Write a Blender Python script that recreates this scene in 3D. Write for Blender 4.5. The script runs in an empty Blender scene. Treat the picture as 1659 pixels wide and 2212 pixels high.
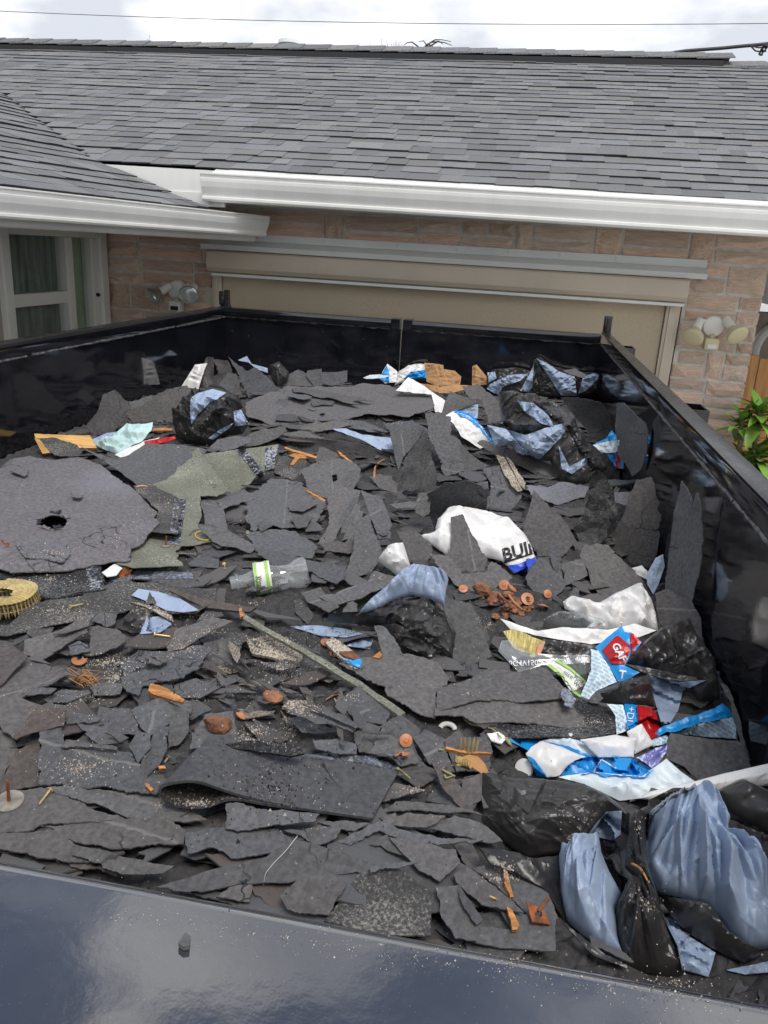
import bpy, bmesh, math, random
import numpy as np
from mathutils import Vector, Matrix, geometry
import mathutils
R_ = math.radians
random.seed(11)
rng = np.random.default_rng(11)
SC = bpy.context.scene
COL = SC.collection

# ---------------------------------------------------------------- camera
RIM = 1.78                       # height of the trailer rim above the driveway
CAMZ = RIM + 0.3624
FPX, PPX, PPY = 1690.0, 829.5, 1106.0      # lens in units of a 1659 x 2212 picture
CR = np.array([[0.98357547, 0.17156387, 0.05608148],
               [0.10713842, -0.30487925, -0.9463456],
               [-0.14526064, 0.9368108, -0.31825284]])
cam_d = bpy.data.cameras.new('camera')
cam = bpy.data.objects.new('camera', cam_d)
COL.objects.link(cam)
cam_d.sensor_fit = 'VERTICAL'
cam_d.sensor_height = 36.0
cam_d.lens = FPX / 2212 * 36.0
cam_d.clip_start = 0.02
cam_d.clip_end = 2000
mr, md, mf = CR[0], CR[1], CR[2]
cam.matrix_world = Matrix(((mr[0], -md[0], -mf[0], 0), (mr[1], -md[1], -mf[1], 0), (mr[2], -md[2], -mf[2], CAMZ), (0, 0, 0, 1)))
SC.camera = cam
CP = np.array([0, 0, CAMZ])

# ---------------------------------------------------------------- world, sun, exposure
CLOUD_AT = (7.37, 7.1, 0); CLOUD_S = 3.0
SUN_EL, SUN_AZ = R_(62), R_(150)            # azimuth measured clockwise from +Y
w = bpy.data.worlds.new('World'); SC.world = w; w.use_nodes = True
nt = w.node_tree; nt.nodes.clear()
def N(tree, t, **kw):
    n = tree.nodes.new(t)
    for k, v in kw.items():
        if k.startswith('i_'):
            n.inputs[k[2:].replace('_', ' ')].default_value = v
        else:
            setattr(n, k, v)
    return n
def L(tree, a, b): tree.links.new(a, b)
sky = N(nt, 'ShaderNodeTexSky', sky_type='NISHITA', sun_disc=False, sun_elevation=SUN_EL, sun_rotation=SUN_AZ, air_density=1.0, dust_density=0.6, ozone_density=1.2)
tc = N(nt, 'ShaderNodeTexCoord')
sep = N(nt, 'ShaderNodeSeparateXYZ'); L(nt, tc.outputs['Generated'], sep.inputs[0])
zz = N(nt, 'ShaderNodeMath', operation='MAXIMUM'); zz.inputs[1].default_value = 0.0; L(nt, sep.outputs['Z'], zz.inputs[0])
za = N(nt, 'ShaderNodeMath', operation='ADD'); za.inputs[1].default_value = 0.28; L(nt, zz.outputs[0], za.inputs[0])
dv = N(nt, 'ShaderNodeVectorMath', operation='DIVIDE'); L(nt, tc.outputs['Generated'], dv.inputs[0])
cmb = N(nt, 'ShaderNodeCombineXYZ')
for i in range(3): L(nt, za.outputs[0], cmb.inputs[i])
L(nt, cmb.outputs[0], dv.inputs[1])
mp = N(nt, 'ShaderNodeMapping'); mp.inputs['Scale'].default_value = (1.0, 1.0, 0.0); mp.inputs['Location'].default_value = CLOUD_AT; L(nt, dv.outputs[0], mp.inputs['Vector'])
cn = N(nt, 'ShaderNodeTexNoise', i_Scale=CLOUD_S, i_Detail=7.0, i_Roughness=0.55); L(nt, mp.outputs[0], cn.inputs['Vector'])
# cloud cover thickens towards the horizon
cov = N(nt, 'ShaderNodeMapRange'); cov.inputs['From Min'].default_value = 0.15; cov.inputs['From Max'].default_value = 0.75
cov.inputs['To Min'].default_value = 0.44; cov.inputs['To Max'].default_value = 0.0; L(nt, sep.outputs['Z'], cov.inputs['Value'])
ad = N(nt, 'ShaderNodeMath', operation='ADD'); L(nt, cn.outputs['Fac'], ad.inputs[0]); L(nt, cov.outputs[0], ad.inputs[1])
cm = N(nt, 'ShaderNodeMapRange', interpolation_type='SMOOTHSTEP'); cm.inputs['From Min'].default_value = 0.50; cm.inputs['From Max'].default_value = 0.60; L(nt, ad.outputs[0], cm.inputs['Value'])
# shading inside the clouds: denser clouds are greyer underneath
cg = N(nt, 'ShaderNodeTexNoise', i_Scale=2.6, i_Detail=6.0, i_Roughness=0.5); L(nt, mp.outputs[0], cg.inputs['Vector'])
cr = N(nt, 'ShaderNodeValToRGB'); L(nt, cg.outputs['Fac'], cr.inputs[0])
cr.color_ramp.elements[0].position = 0.40; cr.color_ramp.elements[0].color = (5.7, 6.0, 6.6, 1)
cr.color_ramp.elements[1].position = 0.58; cr.color_ramp.elements[1].color = (9.9, 9.9, 10.0, 1)
mx = N(nt, 'ShaderNodeMix', data_type='RGBA'); L(nt, cm.outputs[0], mx.inputs[0]); L(nt, sky.outputs[0], mx.inputs[6]); L(nt, cr.outputs[0], mx.inputs[7])
bg = N(nt, 'ShaderNodeBackground'); bg.inputs['Strength'].default_value = 0.08; L(nt, mx.outputs[2], bg.inputs['Color'])
ow = N(nt, 'ShaderNodeOutputWorld'); L(nt, bg.outputs[0], ow.inputs['Surface'])
sd = bpy.data.lights.new('sun', 'SUN'); sd.energy = 1.5; sd.angle = R_(25); sd.color = (1.0, 0.95, 0.88)
so = bpy.data.objects.new('sun', sd); COL.objects.link(so); so.location = (0, 0, 12)
sdir = Vector((math.sin(SUN_AZ) * math.cos(SUN_EL), math.cos(SUN_AZ) * math.cos(SUN_EL), math.sin(SUN_EL)))
so.rotation_euler = (-sdir).to_track_quat('-Z', 'Y').to_euler()
SC.view_settings.view_transform = 'Standard'; SC.view_settings.look = 'None'
SC.view_settings.exposure = 0.72; SC.view_settings.gamma = 1.0; SC.view_settings.use_curve_mapping = False
SC.render.engine = 'CYCLES'
SC.cycles.max_bounces = 8; SC.cycles.transparent_max_bounces = 12; SC.cycles.caustics_reflective = False; SC.cycles.caustics_refractive = False

# ---------------------------------------------------------------- small helpers
def ray(px, py):
    return CR.T @ np.array([px - PPX, py - PPY, FPX])
def at_z(px, py, z):
    d = ray(px, py); return CP + d * (z - CAMZ) / d[2]
def at_y(px, py, y):
    d = ray(px, py); return CP + d * y / d[1]
def at_x(px, py, x):
    d = ray(px, py); return CP + d * x / d[0]
def wloc(o):
    v = Vector((0, 0, 0))
    while o is not None:
        v += o.location; o = o.parent
    return v
def props(o, label=None, cat=None, group=None, kind=None):
    if label: o['label'] = label
    if cat: o['category'] = cat
    if group: o['group'] = group
    if kind: o['kind'] = kind
    return o
def thing(name, label, cat, loc=(0, 0, 0), group=None):
    o = bpy.data.objects.new(name, None); COL.objects.link(o)
    o.location = Vector([float(c) for c in loc]); o.empty_display_size = 0.1
    return props(o, label, cat, group)
def mesh_from(name, V, F, mat, smooth=False, off=None, uv=None):
    me = bpy.data.meshes.new(name)
    V = np.asarray(V, dtype=float)
    if off is not None: V = V - np.asarray(off, dtype=float)
    me.from_pydata(V.tolist(), [], F)
    if mat is not None:
        for m in (mat if isinstance(mat, (list, tuple)) else [mat]): me.materials.append(m)
    if smooth:
        me.polygons.foreach_set('use_smooth', [True] * len(me.polygons))
    if uv is not None:
        ul = me.uv_layers.new(name='UVMap')
        li = np.empty(len(me.loops), dtype=np.int32); me.loops.foreach_get('vertex_index', li)
        ul.data.foreach_set('uv', np.asarray(uv, dtype=np.float32)[li].ravel())
    me.update()
    return me
def add(name, V, F, mat, parent=None, smooth=False, loc=None, uv=None):
    """a mesh object given in world coordinates; origin at the parent's or at loc"""
    base = np.array(wloc(parent)) if parent is not None else np.zeros(3)
    o_loc = np.array(loc, dtype=float) if loc is not None else base
    me = mesh_from(name, V, F, mat, smooth, o_loc, uv)
    o = bpy.data.objects.new(name, me); COL.objects.link(o)
    o.parent = parent; o.location = Vector((o_loc - base).tolist())
    return o
def inst(name, me, parent, pos, rot=(0, 0, 0), scale=(1, 1, 1)):
    o = bpy.data.objects.new(name, me); COL.objects.link(o); o.parent = parent
    b = wloc(parent) if parent is not None else Vector((0, 0, 0))
    o.location = Vector([float(c) for c in pos]) - b; o.rotation_euler = rot; o.scale = scale
    return o
class MB:
    """collects simple solids into one mesh"""
    def __init__(s): s.V = []; s.F = []
    def verts(s, V, F):
        n = len(s.V); s.V += [tuple(map(float, v)) for v in V]; s.F += [tuple(i + n for i in f) for f in F]; return s
    def box(s, x0, x1, y0, y1, z0, z1):
        V = [(x0, y0, z0), (x1, y0, z0), (x1, y1, z0), (x0, y1, z0), (x0, y0, z1), (x1, y0, z1), (x1, y1, z1), (x0, y1, z1)]
        return s.verts(V, [(0, 3, 2, 1), (4, 5, 6, 7), (0, 1, 5, 4), (1, 2, 6, 5), (2, 3, 7, 6), (3, 0, 4, 7)])
    def bbox(s, x0, x1, y0, y1, z0, z1, b=0.004):
        bm = bmesh.new(); bmesh.ops.create_cube(bm, size=1)
        for v in bm.verts: v.co = Vector(((x0 + x1) / 2 + v.co.x * (x1 - x0), (y0 + y1) / 2 + v.co.y * (y1 - y0), (z0 + z1) / 2 + v.co.z * (z1 - z0)))
        bmesh.ops.bevel(bm, geom=list(bm.edges), offset=b, segments=2, affect='EDGES', profile=0.5)
        bm.verts.index_update()
        s.verts([v.co[:] for v in bm.verts], [tuple(v.index for v in f.verts) for f in bm.faces]); bm.free(); return s
    def prism(s, prof, a, b, ux, uy):
        """extrude a 2-D profile (in axes ux, uy) from point a to point b"""
        a, b, ux, uy = [np.asarray(q, dtype=float) for q in (a, b, ux, uy)]; n = len(prof)
        V = [a + ux * p[0] + uy * p[1] for p in prof] + [b + ux * p[0] + uy * p[1] for p in prof]
        F = [(i, (i + 1) % n, n + (i + 1) % n, n + i) for i in range(n)] + [tuple(range(n))[::-1], tuple(range(n, 2 * n))]
        return s.verts(V, F)
    def tube(s, pts, r, k=8, caps=True):
        pts = [np.asarray(p, dtype=float) for p in pts]; n = len(pts)
        rr = r if isinstance(r, (list, tuple, np.ndarray)) else [r] * n
        V = []; up = np.array([0.13, 0.29, 0.95])
        for i, p in enumerate(pts):
            t = pts[min(i + 1, n - 1)] - pts[max(i - 1, 0)]; t = t / (np.linalg.norm(t) + 1e-9)
            if abs(t @ up) > 0.95: up = np.array([0.9, 0.3, 0.1])
            u = np.cross(t, up); u /= np.linalg.norm(u); v = np.cross(u, t)
            for j in range(k):
                a = 2 * math.pi * j / k; V.append(p + rr[i] * (u * math.cos(a) + v * math.sin(a)))
        F = [(i * k + j, i * k + (j + 1) % k, (i + 1) * k + (j + 1) % k, (i + 1) * k + j) for i in range(n - 1) for j in range(k)]
        if caps: F += [tuple(range(k))[::-1], tuple(range((n - 1) * k, n * k))]
        return s.verts(V, F)
    def lathe(s, prof, o, ax, k=16, caps=True):
        """prof: (distance along axis, radius)"""
        o = np.asarray(o, dtype=float); ax = np.asarray(ax, dtype=float); ax = ax / np.linalg.norm(ax)
        h = np.array([0, 0, 1.0]) if abs(ax[2]) < 0.9 else np.array([1.0, 0, 0])
        u = np.cross(ax, h); u /= np.linalg.norm(u); v = np.cross(ax, u); n = len(prof); V = []
        for d, r in prof:
            for j in range(k):
                a = 2 * math.pi * j / k; V.append(o + ax * d + r * (u * math.cos(a) + v * math.sin(a)))
        F = [(i * k + j, i * k + (j + 1) % k, (i + 1) * k + (j + 1) % k, (i + 1) * k + j) for i in range(n - 1) for j in range(k)]
        if caps: F += [tuple(range(k))[::-1], tuple(range((n - 1) * k, n * k))]
        return s.verts(V, F)
    def obj(s, name, mat, parent=None, smooth=False, loc=None):
        return add(name, s.V, s.F, mat, parent, smooth, loc)
def autosmooth(o, ang=35):
    me = o.data
    me.polygons.foreach_set('use_smooth', [True] * len(me.polygons))
    try: me.set_sharp_from_angle(angle=R_(ang))
    except Exception: pass
    return o

# ---- numpy gradient noise
_P = rng.permutation(512)
_G = rng.normal(size=(512, 2)); _G /= np.linalg.norm(_G, axis=1)[:, None]
def noise2(x, y, seed=0):
    x = np.asarray(x, dtype=float) + seed * 17.31; y = np.asarray(y, dtype=float) - seed * 9.77
    xi = np.floor(x).astype(int); yi = np.floor(y).astype(int); xf = x - xi; yf = y - yi
    def g(ix, iy, dx, dy):
        h = _P[(_P[ix % 512] + iy) % 512]; return _G[h, 0] * dx + _G[h, 1] * dy
    u = xf * xf * xf * (xf * (xf * 6 - 15) + 10); v = yf * yf * yf * (yf * (yf * 6 - 15) + 10)
    a = g(xi, yi, xf, yf); b = g(xi + 1, yi, xf - 1, yf); c = g(xi, yi + 1, xf, yf - 1); d = g(xi + 1, yi + 1, xf - 1, yf - 1)
    return 1.4 * ((a * (1 - u) + b * u) * (1 - v) + (c * (1 - u) + d * u) * v)
def fbm(x, y, oct=4, seed=0, rough=0.5):
    s = 0; a = 1
    for o in range(oct):
        s = s + a * noise2(np.asarray(x) * 2 ** o, np.asarray(y) * 2 ** o, seed + o * 3); a *= rough
    return s

# ---------------------------------------------------------------- materials
def mat(name, col=(0.5, 0.5, 0.5), rough=0.6, metal=0.0, spec=0.5, var=0.0, hue=None, n_scale=30.0, n_amt=0.0, n_detail=5.0,
        n_col=None, bump=0.0, b_scale=200.0, b_dist=0.002, coat=0.0, ior=1.5, attr=None, coords='Object', stretch=(1, 1, 1)):
    """procedural material: base colour, noise mottling, per-object variation, fine relief"""
    m = bpy.data.materials.new(name); m.use_nodes = True; t = m.node_tree
    p = t.nodes['Principled BSDF']; p.inputs['Roughness'].default_value = rough; p.inputs['Metallic'].default_value = metal
    p.inputs['Specular IOR Level'].default_value = spec; p.inputs['IOR'].default_value = ior
    p.inputs['Coat Weight'].default_value = coat; p.inputs['Coat Roughness'].default_value = 0.06
    tcn = N(t, 'ShaderNodeTexCoord'); mpn = N(t, 'ShaderNodeMapping'); mpn.inputs['Scale'].default_value = stretch
    L(t, tcn.outputs[coords], mpn.inputs['Vector'])
    base = N(t, 'ShaderNodeRGB'); base.outputs[0].default_value = (*col, 1); out = base.outputs[0]
    if n_amt > 0 or n_col is not None:
        nz = N(t, 'ShaderNodeTexNoise', i_Scale=n_scale, i_Detail=n_detail, i_Roughness=0.6); L(t, mpn.outputs[0], nz.inputs['Vector'])
        rp = N(t, 'ShaderNodeValToRGB'); L(t, nz.outputs['Fac'], rp.inputs[0])
        c2 = n_col if n_col is not None else tuple(c * (1 - n_amt) for c in col); c1 = col if n_col is not None else tuple(c * (1 + n_amt) for c in col)
        rp.color_ramp.elements[0].position = 0.36; rp.color_ramp.elements[0].color = (*c2, 1)
        rp.color_ramp.elements[1].position = 0.64; rp.color_ramp.elements[1].color = (*c1, 1); out = rp.outputs[0]
    if var > 0:
        if attr:
            oi = N(t, 'ShaderNodeAttribute', attribute_name=attr); rnd = oi.outputs['Fac']
        else:
            oi = N(t, 'ShaderNodeObjectInfo'); rnd = oi.outputs['Random']
        mr_ = N(t, 'ShaderNodeMapRange'); mr_.inputs['To Min'].default_value = 1 - var; mr_.inputs['To Max'].default_value = 1 + var; L(t, rnd, mr_.inputs['Value'])
        vm = N(t, 'ShaderNodeVectorMath', operation='SCALE'); L(t, out, vm.inputs[0]); L(t, mr_.outputs[0], vm.inputs['Scale']); out = vm.outputs[0]
        if hue:
            wn = N(t, 'ShaderNodeTexWhiteNoise', noise_dimensions='1D'); L(t, rnd, wn.inputs['W'])
            tr = N(t, 'ShaderNodeValToRGB'); L(t, wn.outputs['Value'], tr.inputs[0])
            tr.color_ramp.elements[0].color = (*hue[0], 1); tr.color_ramp.elements[1].color = (*hue[-1], 1)
            for i, h in enumerate(hue[1:-1]): e = tr.color_ramp.elements.new((i + 1) / (len(hue) - 1)); e.color = (*h, 1)
            mm = N(t, 'ShaderNodeVectorMath', operation='MULTIPLY'); L(t, out, mm.inputs[0]); L(t, tr.outputs[0], mm.inputs[1]); out = mm.outputs[0]
    L(t, out, p.inputs['Base Color'])
    if bump > 0:
        bn = N(t, 'ShaderNodeTexNoise', i_Scale=b_scale, i_Detail=4.0, i_Roughness=0.6); L(t, mpn.outputs[0], bn.inputs['Vector'])
        bp = N(t, 'ShaderNodeBump'); bp.inputs['Strength'].default_value = bump; bp.inputs['Distance'].default_value = b_dist
        L(t, bn.outputs['Fac'], bp.inputs['Height']); L(t, bp.outputs[0], p.inputs['Normal'])
    m['out'] = ''
    return m
M = {}
M['concrete'] = mat('concrete', (0.47, 0.455, 0.425), 0.9, n_scale=3, n_amt=0.18, bump=0.3, b_scale=60)
M['paint'] = mat('black_gloss_paint', (0.009, 0.0095, 0.013), 0.07, ior=1.75, n_scale=6, n_amt=0.35, bump=0.05, b_scale=22, b_dist=0.004)
M['rim_top'] = mat('scuffed_black_paint', (0.020, 0.020, 0.020), 0.22, n_scale=9, n_col=(0.014, 0.014, 0.015), bump=0.15, b_scale=90, stretch=(1, 0.25, 1))
M['weld'] = mat('scuffed_weld', (0.16, 0.16, 0.17), 0.4, n_scale=40, n_col=(0.02, 0.02, 0.022), bump=0.5, b_scale=150)
M['white'] = mat('white_painted_metal', (0.78, 0.78, 0.75), 0.42, n_scale=3.0, n_amt=0.035, stretch=(3, 2, .5), bump=0.05, b_scale=14)
M['soffit'] = mat('white_soffit', (0.62, 0.62, 0.59), 0.6, n_scale=3, n_amt=0.06)
M['bar'] = mat('grey_white_aluminium', (0.70, 0.73, 0.71), 0.45, n_scale=5, n_amt=0.05)
M['taupe'] = mat('taupe_enamel', (0.56, 0.49, 0.39), 0.5, n_scale=4, n_amt=0.04)
M['screen'] = mat('beige_screen_fabric', (0.48, 0.405, 0.295), 0.85, n_scale=160, n_amt=0.10, bump=0.2, b_scale=400)
M['mortar'] = mat('mortar', (0.62, 0.60, 0.55), 0.95, n_scale=20, n_amt=0.12, bump=0.5, b_scale=120)
M['stone'] = mat('split_stone', (0.72, 0.60, 0.51), 0.9, var=0.15, hue=[(1, 1, 1), (1.04, .9, .82), (.95, .93, .9), (1.02, .94, .86)], n_scale=7, n_col=(0.54, 0.425, 0.345), n_detail=6, bump=0.6, b_scale=24, b_dist=0.006, stretch=(0.45, 1, 1.7))
SH = dict(n_scale=48, n_amt=0.38, n_detail=8, bump=0.12, b_scale=40, b_dist=0.002, var=0.19, hue=[(1, 1, 1), (.93, .95, 1.0), (1.08, 1.06, 1.03), (.86, .87, .9), (1, 1, 1.0), (1.02, .99, .95)])
M['shingle'] = mat('granule_shingle', (0.185, 0.187, 0.188), 0.9, **SH)
M['shingle_far'] = mat('granule_shingle_far', (0.185, 0.187, 0.188), 0.9, attr='rnd', **dict(SH, n_scale=190, b_scale=200))
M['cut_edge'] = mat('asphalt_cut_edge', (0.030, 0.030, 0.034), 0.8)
M['ridge_vent'] = mat('dark_ridge_vent', (0.015, 0.015, 0.018), 0.6)
M['roof_under'] = mat('roof_underlay', (0.03, 0.03, 0.033), 0.9)
M['win_frame'] = mat('window_frame_vinyl', (0.74, 0.75, 0.70), 0.4)
M['curtain'] = mat('grey_green_curtain', (0.17, 0.21, 0.185), 0.9, n_scale=6, n_amt=0.4, stretch=(1, 9, 0.4))
M['curtain_light'] = mat('sage_green_curtain', (0.34, 0.42, 0.29), 0.9, n_scale=8, n_amt=0.15)
M['cream'] = mat('yellowed_plastic', (0.62, 0.57, 0.36), 0.4)
M['cream_white'] = mat('white_plastic', (0.72, 0.72, 0.68), 0.4)
M['fence'] = mat('orange_cedar', (0.46, 0.235, 0.09), 0.75, var=0.18, n_scale=5, n_amt=0.25, stretch=(6, 6, 0.6), bump=0.3, b_scale=40)
M['neighbour'] = mat('taupe_stucco', (0.36, 0.33, 0.28), 0.8, n_scale=10, n_amt=0.05)
M['leaf'] = mat('glossy_leaf', (0.17, 0.32, 0.05), 0.38, var=0.35, hue=[(1, 1, 1), (.7, .85, .8), (1.25, 1.1, .9)], n_scale=14, n_amt=0.12)
M['stem'] = mat('green_stem', (0.13, 0.14, 0.06), 0.6, n_scale=60, n_amt=0.5)
M['wire'] = mat('wire_black', (0.03, 0.03, 0.035), 0.5)
M['twig'] = mat('dry_twig', (0.12, 0.09, 0.07), 0.9)
M['rubber'] = mat('black_rubber', (0.012, 0.012, 0.013), 0.25)
def glass_mat(name, tint=(0.9, 0.95, 0.95), gloss=0.10, rough=0.02, alpha_gain=1.0, haze=0.0):
    """thin clear plastic or pane: see-through, mirror-like at grazing angles, with a little milky scatter"""
    m = bpy.data.materials.new(name); m.use_nodes = True; t = m.node_tree; t.nodes.clear()
    o = N(t, 'ShaderNodeOutputMaterial'); tr = N(t, 'ShaderNodeBsdfTransparent'); tr.inputs[0].default_value = (*tint, 1)
    df = N(t, 'ShaderNodeBsdfDiffuse'); df.inputs[0].default_value = (.85, .87, .87, 1); m0 = N(t, 'ShaderNodeMixShader'); m0.inputs[0].default_value = haze; L(t, tr.outputs[0], m0.inputs[1]); L(t, df.outputs[0], m0.inputs[2])
    gl = N(t, 'ShaderNodeBsdfGlossy'); gl.inputs['Roughness'].default_value = rough
    fr = N(t, 'ShaderNodeFresnel'); fr.inputs['IOR'].default_value = 1.5
    a = N(t, 'ShaderNodeMath', operation='MULTIPLY_ADD', use_clamp=True); a.inputs[1].default_value = alpha_gain; a.inputs[2].default_value = gloss; L(t, fr.outputs[0], a.inputs[0])
    ge = N(t, 'ShaderNodeNewGeometry'); fb = N(t, 'ShaderNodeMath', operation='SUBTRACT'); fb.inputs[0].default_value = 1.0; L(t, ge.outputs['Backfacing'], fb.inputs[1])
    a2 = N(t, 'ShaderNodeMath', operation='MULTIPLY'); L(t, a.outputs[0], a2.inputs[0]); L(t, fb.outputs[0], a2.inputs[1]); a = a2
    ms = N(t, 'ShaderNodeMixShader'); L(t, a.outputs[0], ms.inputs[0]); L(t, m0.outputs[0], ms.inputs[1]); L(t, gl.outputs[0], ms.inputs[2]); L(t, ms.outputs[0], o.inputs[0])
    return m
M['glass'] = glass_mat('window_glass', (0.95, 0.97, 0.96), 0.02)
M['lens'] = glass_mat('lamp_lens', (0.85, 0.92, 0.9), 0.15, 0.12, 1.0, 0.35)
M['reflector'] = mat('lamp_reflector', (0.55, 0.57, 0.55), 0.25, metal=0.9)
M['cap'] = mat('gloss_paint_sky_tinted', (0.042, 0.044, 0.053), 0.11, ior=2.0, n_scale=5, n_amt=0.2, bump=0.055, b_scale=34, b_dist=0.006, coat=1.0)  # black gloss paint, base lifted bluish to imitate the sky reflected in it

def dust(m, amount, scale, col, rr=1.4):             # settled dust: dull specks and cloudy smears on the gloss
    t = m.node_tree; p = t.nodes['Principled BSDF']; src = p.inputs['Base Color'].links[0].from_socket
    tcn = N(t, 'ShaderNodeTexCoord'); v = N(t, 'ShaderNodeTexVoronoi', feature='F1', i_Scale=scale); L(t, tcn.outputs['Object'], v.inputs['Vector'])
    k = N(t, 'ShaderNodeMapRange'); k.inputs['From Min'].default_value = .10; k.inputs['From Max'].default_value = .22; k.inputs['To Min'].default_value = 1; k.inputs['To Max'].default_value = 0; L(t, v.outputs['Distance'], k.inputs['Value'])
    sc = N(t, 'ShaderNodeSeparateColor'); L(t, v.outputs['Color'], sc.inputs[0]); g = N(t, 'ShaderNodeMath', operation='GREATER_THAN'); g.inputs[1].default_value = 1 - amount; L(t, sc.outputs[0], g.inputs[0])
    mu = N(t, 'ShaderNodeMath', operation='MULTIPLY'); L(t, k.outputs[0], mu.inputs[0]); L(t, g.outputs[0], mu.inputs[1])
    mx_ = N(t, 'ShaderNodeMix', data_type='RGBA'); L(t, mu.outputs[0], mx_.inputs[0]); L(t, src, mx_.inputs[6]); mx_.inputs[7].default_value = (*col, 1); L(t, mx_.outputs[2], p.inputs['Base Color'])
    n = N(t, 'ShaderNodeTexNoise', i_Scale=5.0, i_Detail=7.0, i_Roughness=.65); L(t, tcn.outputs['Object'], n.inputs['Vector'])
    r0 = p.inputs['Roughness'].default_value; r = N(t, 'ShaderNodeMapRange'); r.inputs['From Min'].default_value = .35; r.inputs['From Max'].default_value = .70; r.inputs['To Min'].default_value = r0 * .75; r.inputs['To Max'].default_value = r0 * rr; L(t, n.outputs['Fac'], r.inputs['Value']); L(t, r.outputs[0], p.inputs['Roughness'])
dust(M['cap'], .10, 620, (.12, .115, .105)); dust(M['paint'], .05, 60, (.10, .10, .10)); dust(M['rim_top'], .30, 120, (.16, .15, .14), 1.8)
# ================================================================ setting
props(MB().box(-40, 40, -30, 60, -0.3, 0.0).obj('ground', M['concrete']), kind='structure')

# ================================================================ house
YW = 4.98                        # face of the garage wall
house = thing('house', 'single storey house with pinkish stone walls, white gutters and grey shingle roof behind the trailer', 'house', (-0.5, YW, 0))
XC, XR = -2.71, 1.37             # inner corner with the wing, right end of the garage wall
DX0, DX1, DZ = -1.98, 0.93, RIM + 0.33   # garage opening
wl = MB()
wl.box(XC - 0.25, DX0, YW + 0.012, YW + 0.25, 0, RIM + 0.72); wl.box(DX1, XR - 0.012, YW + 0.012, YW + 0.25, 0, RIM + 0.72)
wl.box(DX0, DX1, YW + 0.012, YW + 0.25, DZ, RIM + 0.72)
wall = wl.obj('wall', M['mortar'], house)
# wing wall with the window, facing right
WY0, WY1, WZ0, WZ1 = 3.86, 4.95, RIM - 0.75, RIM + 0.385
w2 = MB()
w2.box(XC - 0.25, XC, 1.2, WY0, 0, RIM + 0.6); w2.box(XC - 0.25, XC, WY1, YW + 0.008, 0, RIM + 0.6)
w2.box(XC - 0.25, XC, WY0, WY1, 0, WZ0); w2.box(XC - 0.25, XC, WY0, WY1, WZ1, RIM + 0.6)
wing_wall = w2.obj('wing_wall', M['neighbour'], house)
# stones, a few rough split-face variants shared by all
def stone_mesh(k):
    r = np.random.default_rng(100 + k); nx, nz = 5, 3; V = []; F = []
    for j in range(nz):
        for i in range(nx):
            u = -0.5 + i / (nx - 1); v = -0.5 + j / (nz - 1); edge = i in (0, nx - 1) or j in (0, nz - 1)
            V.append((u + (r.normal(0, .006) if edge else r.normal(0, .04)), -0.5 + (0.35 if edge else 0) + r.uniform(-.2, .2) * (1 if not edge else .6), v + (r.normal(0, .025) if edge else r.normal(0, .08))))
    for j in range(nz - 1):
        for i in range(nx - 1):
            a = j * nx + i; q = (a, a + 1, a + nx + 1, a + nx)
            F += [(q[0], q[1], q[2]), (q[0], q[2], q[3])] if r.random() < .5 else [(q[0], q[1], q[3]), (q[1], q[2], q[3])]
    n0 = len(V); ring = [i for i in range(nx)] + [j * nx + nx - 1 for j in range(1, nz)] + [(nz - 1) * nx + i for i in range(nx - 2, -1, -1)] + [j * nx for j in range(nz - 2, 0, -1)]
    for q in ring: V.append((V[q][0], 0.5, V[q][2]))
    m = len(ring); F += [(ring[(i + 1) % m], ring[i], n0 + i, n0 + (i + 1) % m) for i in range(m)]
    return mesh_from('stone', V, F, M['stone'])
STM = [stone_mesh(k) for k in range(10)]
sr = random.Random(5)
def lay_stones(x0, x1, z0, z1, holes, hc=0.165, start=0.0):
    z = z0 - start
    while z < z1:
        x = x0
        while x < x1 - 0.02:
            full = sr.random() < 0.33
            ln = sr.uniform(0.10, 0.22) if full else sr.uniform(0.22, 0.46)
            xe = x + ln
            if x1 - xe < 0.09: xe = x1
            splits = [(z, z + hc)] if full else [(z, z + hc * (q := sr.choice([0.42, 0.5, 0.58]))), (z + hc * q, z + hc)]
            for (a, b) in splits:
                xa, xb = x + 0.008, xe - 0.008
                if not full and sr.random() < 0.35 and b == splits[-1][1] and xe - x > .3:
                    segs = [(xa, (xa + xb) / 2 - 0.008), ((xa + xb) / 2 + 0.008, xb)]
                else: segs = [(xa, xb)]
                for (sa, sb) in segs:
                    za, zb = max(a + 0.008, z0), min(b - 0.008, z1)
                    if zb - za < 0.02: continue
                    bad = False
                    for (hx0, hx1, hz0, hz1) in holes:
                        if sb > hx0 and sa < hx1 and zb > hz0 and za < hz1:
                            if sa < hx0 - 0.04 and sb <= hx1: sb = hx0 - 0.004
                            elif sb > hx1 + 0.04 and sa >= hx0: sa = hx1 + 0.004
                            elif za < hz1 and zb > hz1 + 0.025: za = hz1 + 0.004
                            else: bad = True
                    if bad or sb - sa < 0.03: continue
                    d = sr.uniform(0.040, 0.056)
                    inst('stone', sr.choice(STM), wall, ((sa + sb) / 2, YW + 0.012 - 0.001, (za + zb) / 2), (0, 0, 0), (sb - sa, d, zb - za))
            x = xe
        z += hc
lay_stones(XC + 0.006, XR, RIM - 1.1, RIM + 0.56, [(DX0, DX1, -1, DZ)])

# garage door surround: side jambs and the recess behind the blind
g = MB(); g.box(DX0 + 0.002, DX1 - 0.002, YW + 0.08, YW + 0.16, 0, DZ - 0.002)
gd = g.obj('garage_door', M['taupe'], house)

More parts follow.
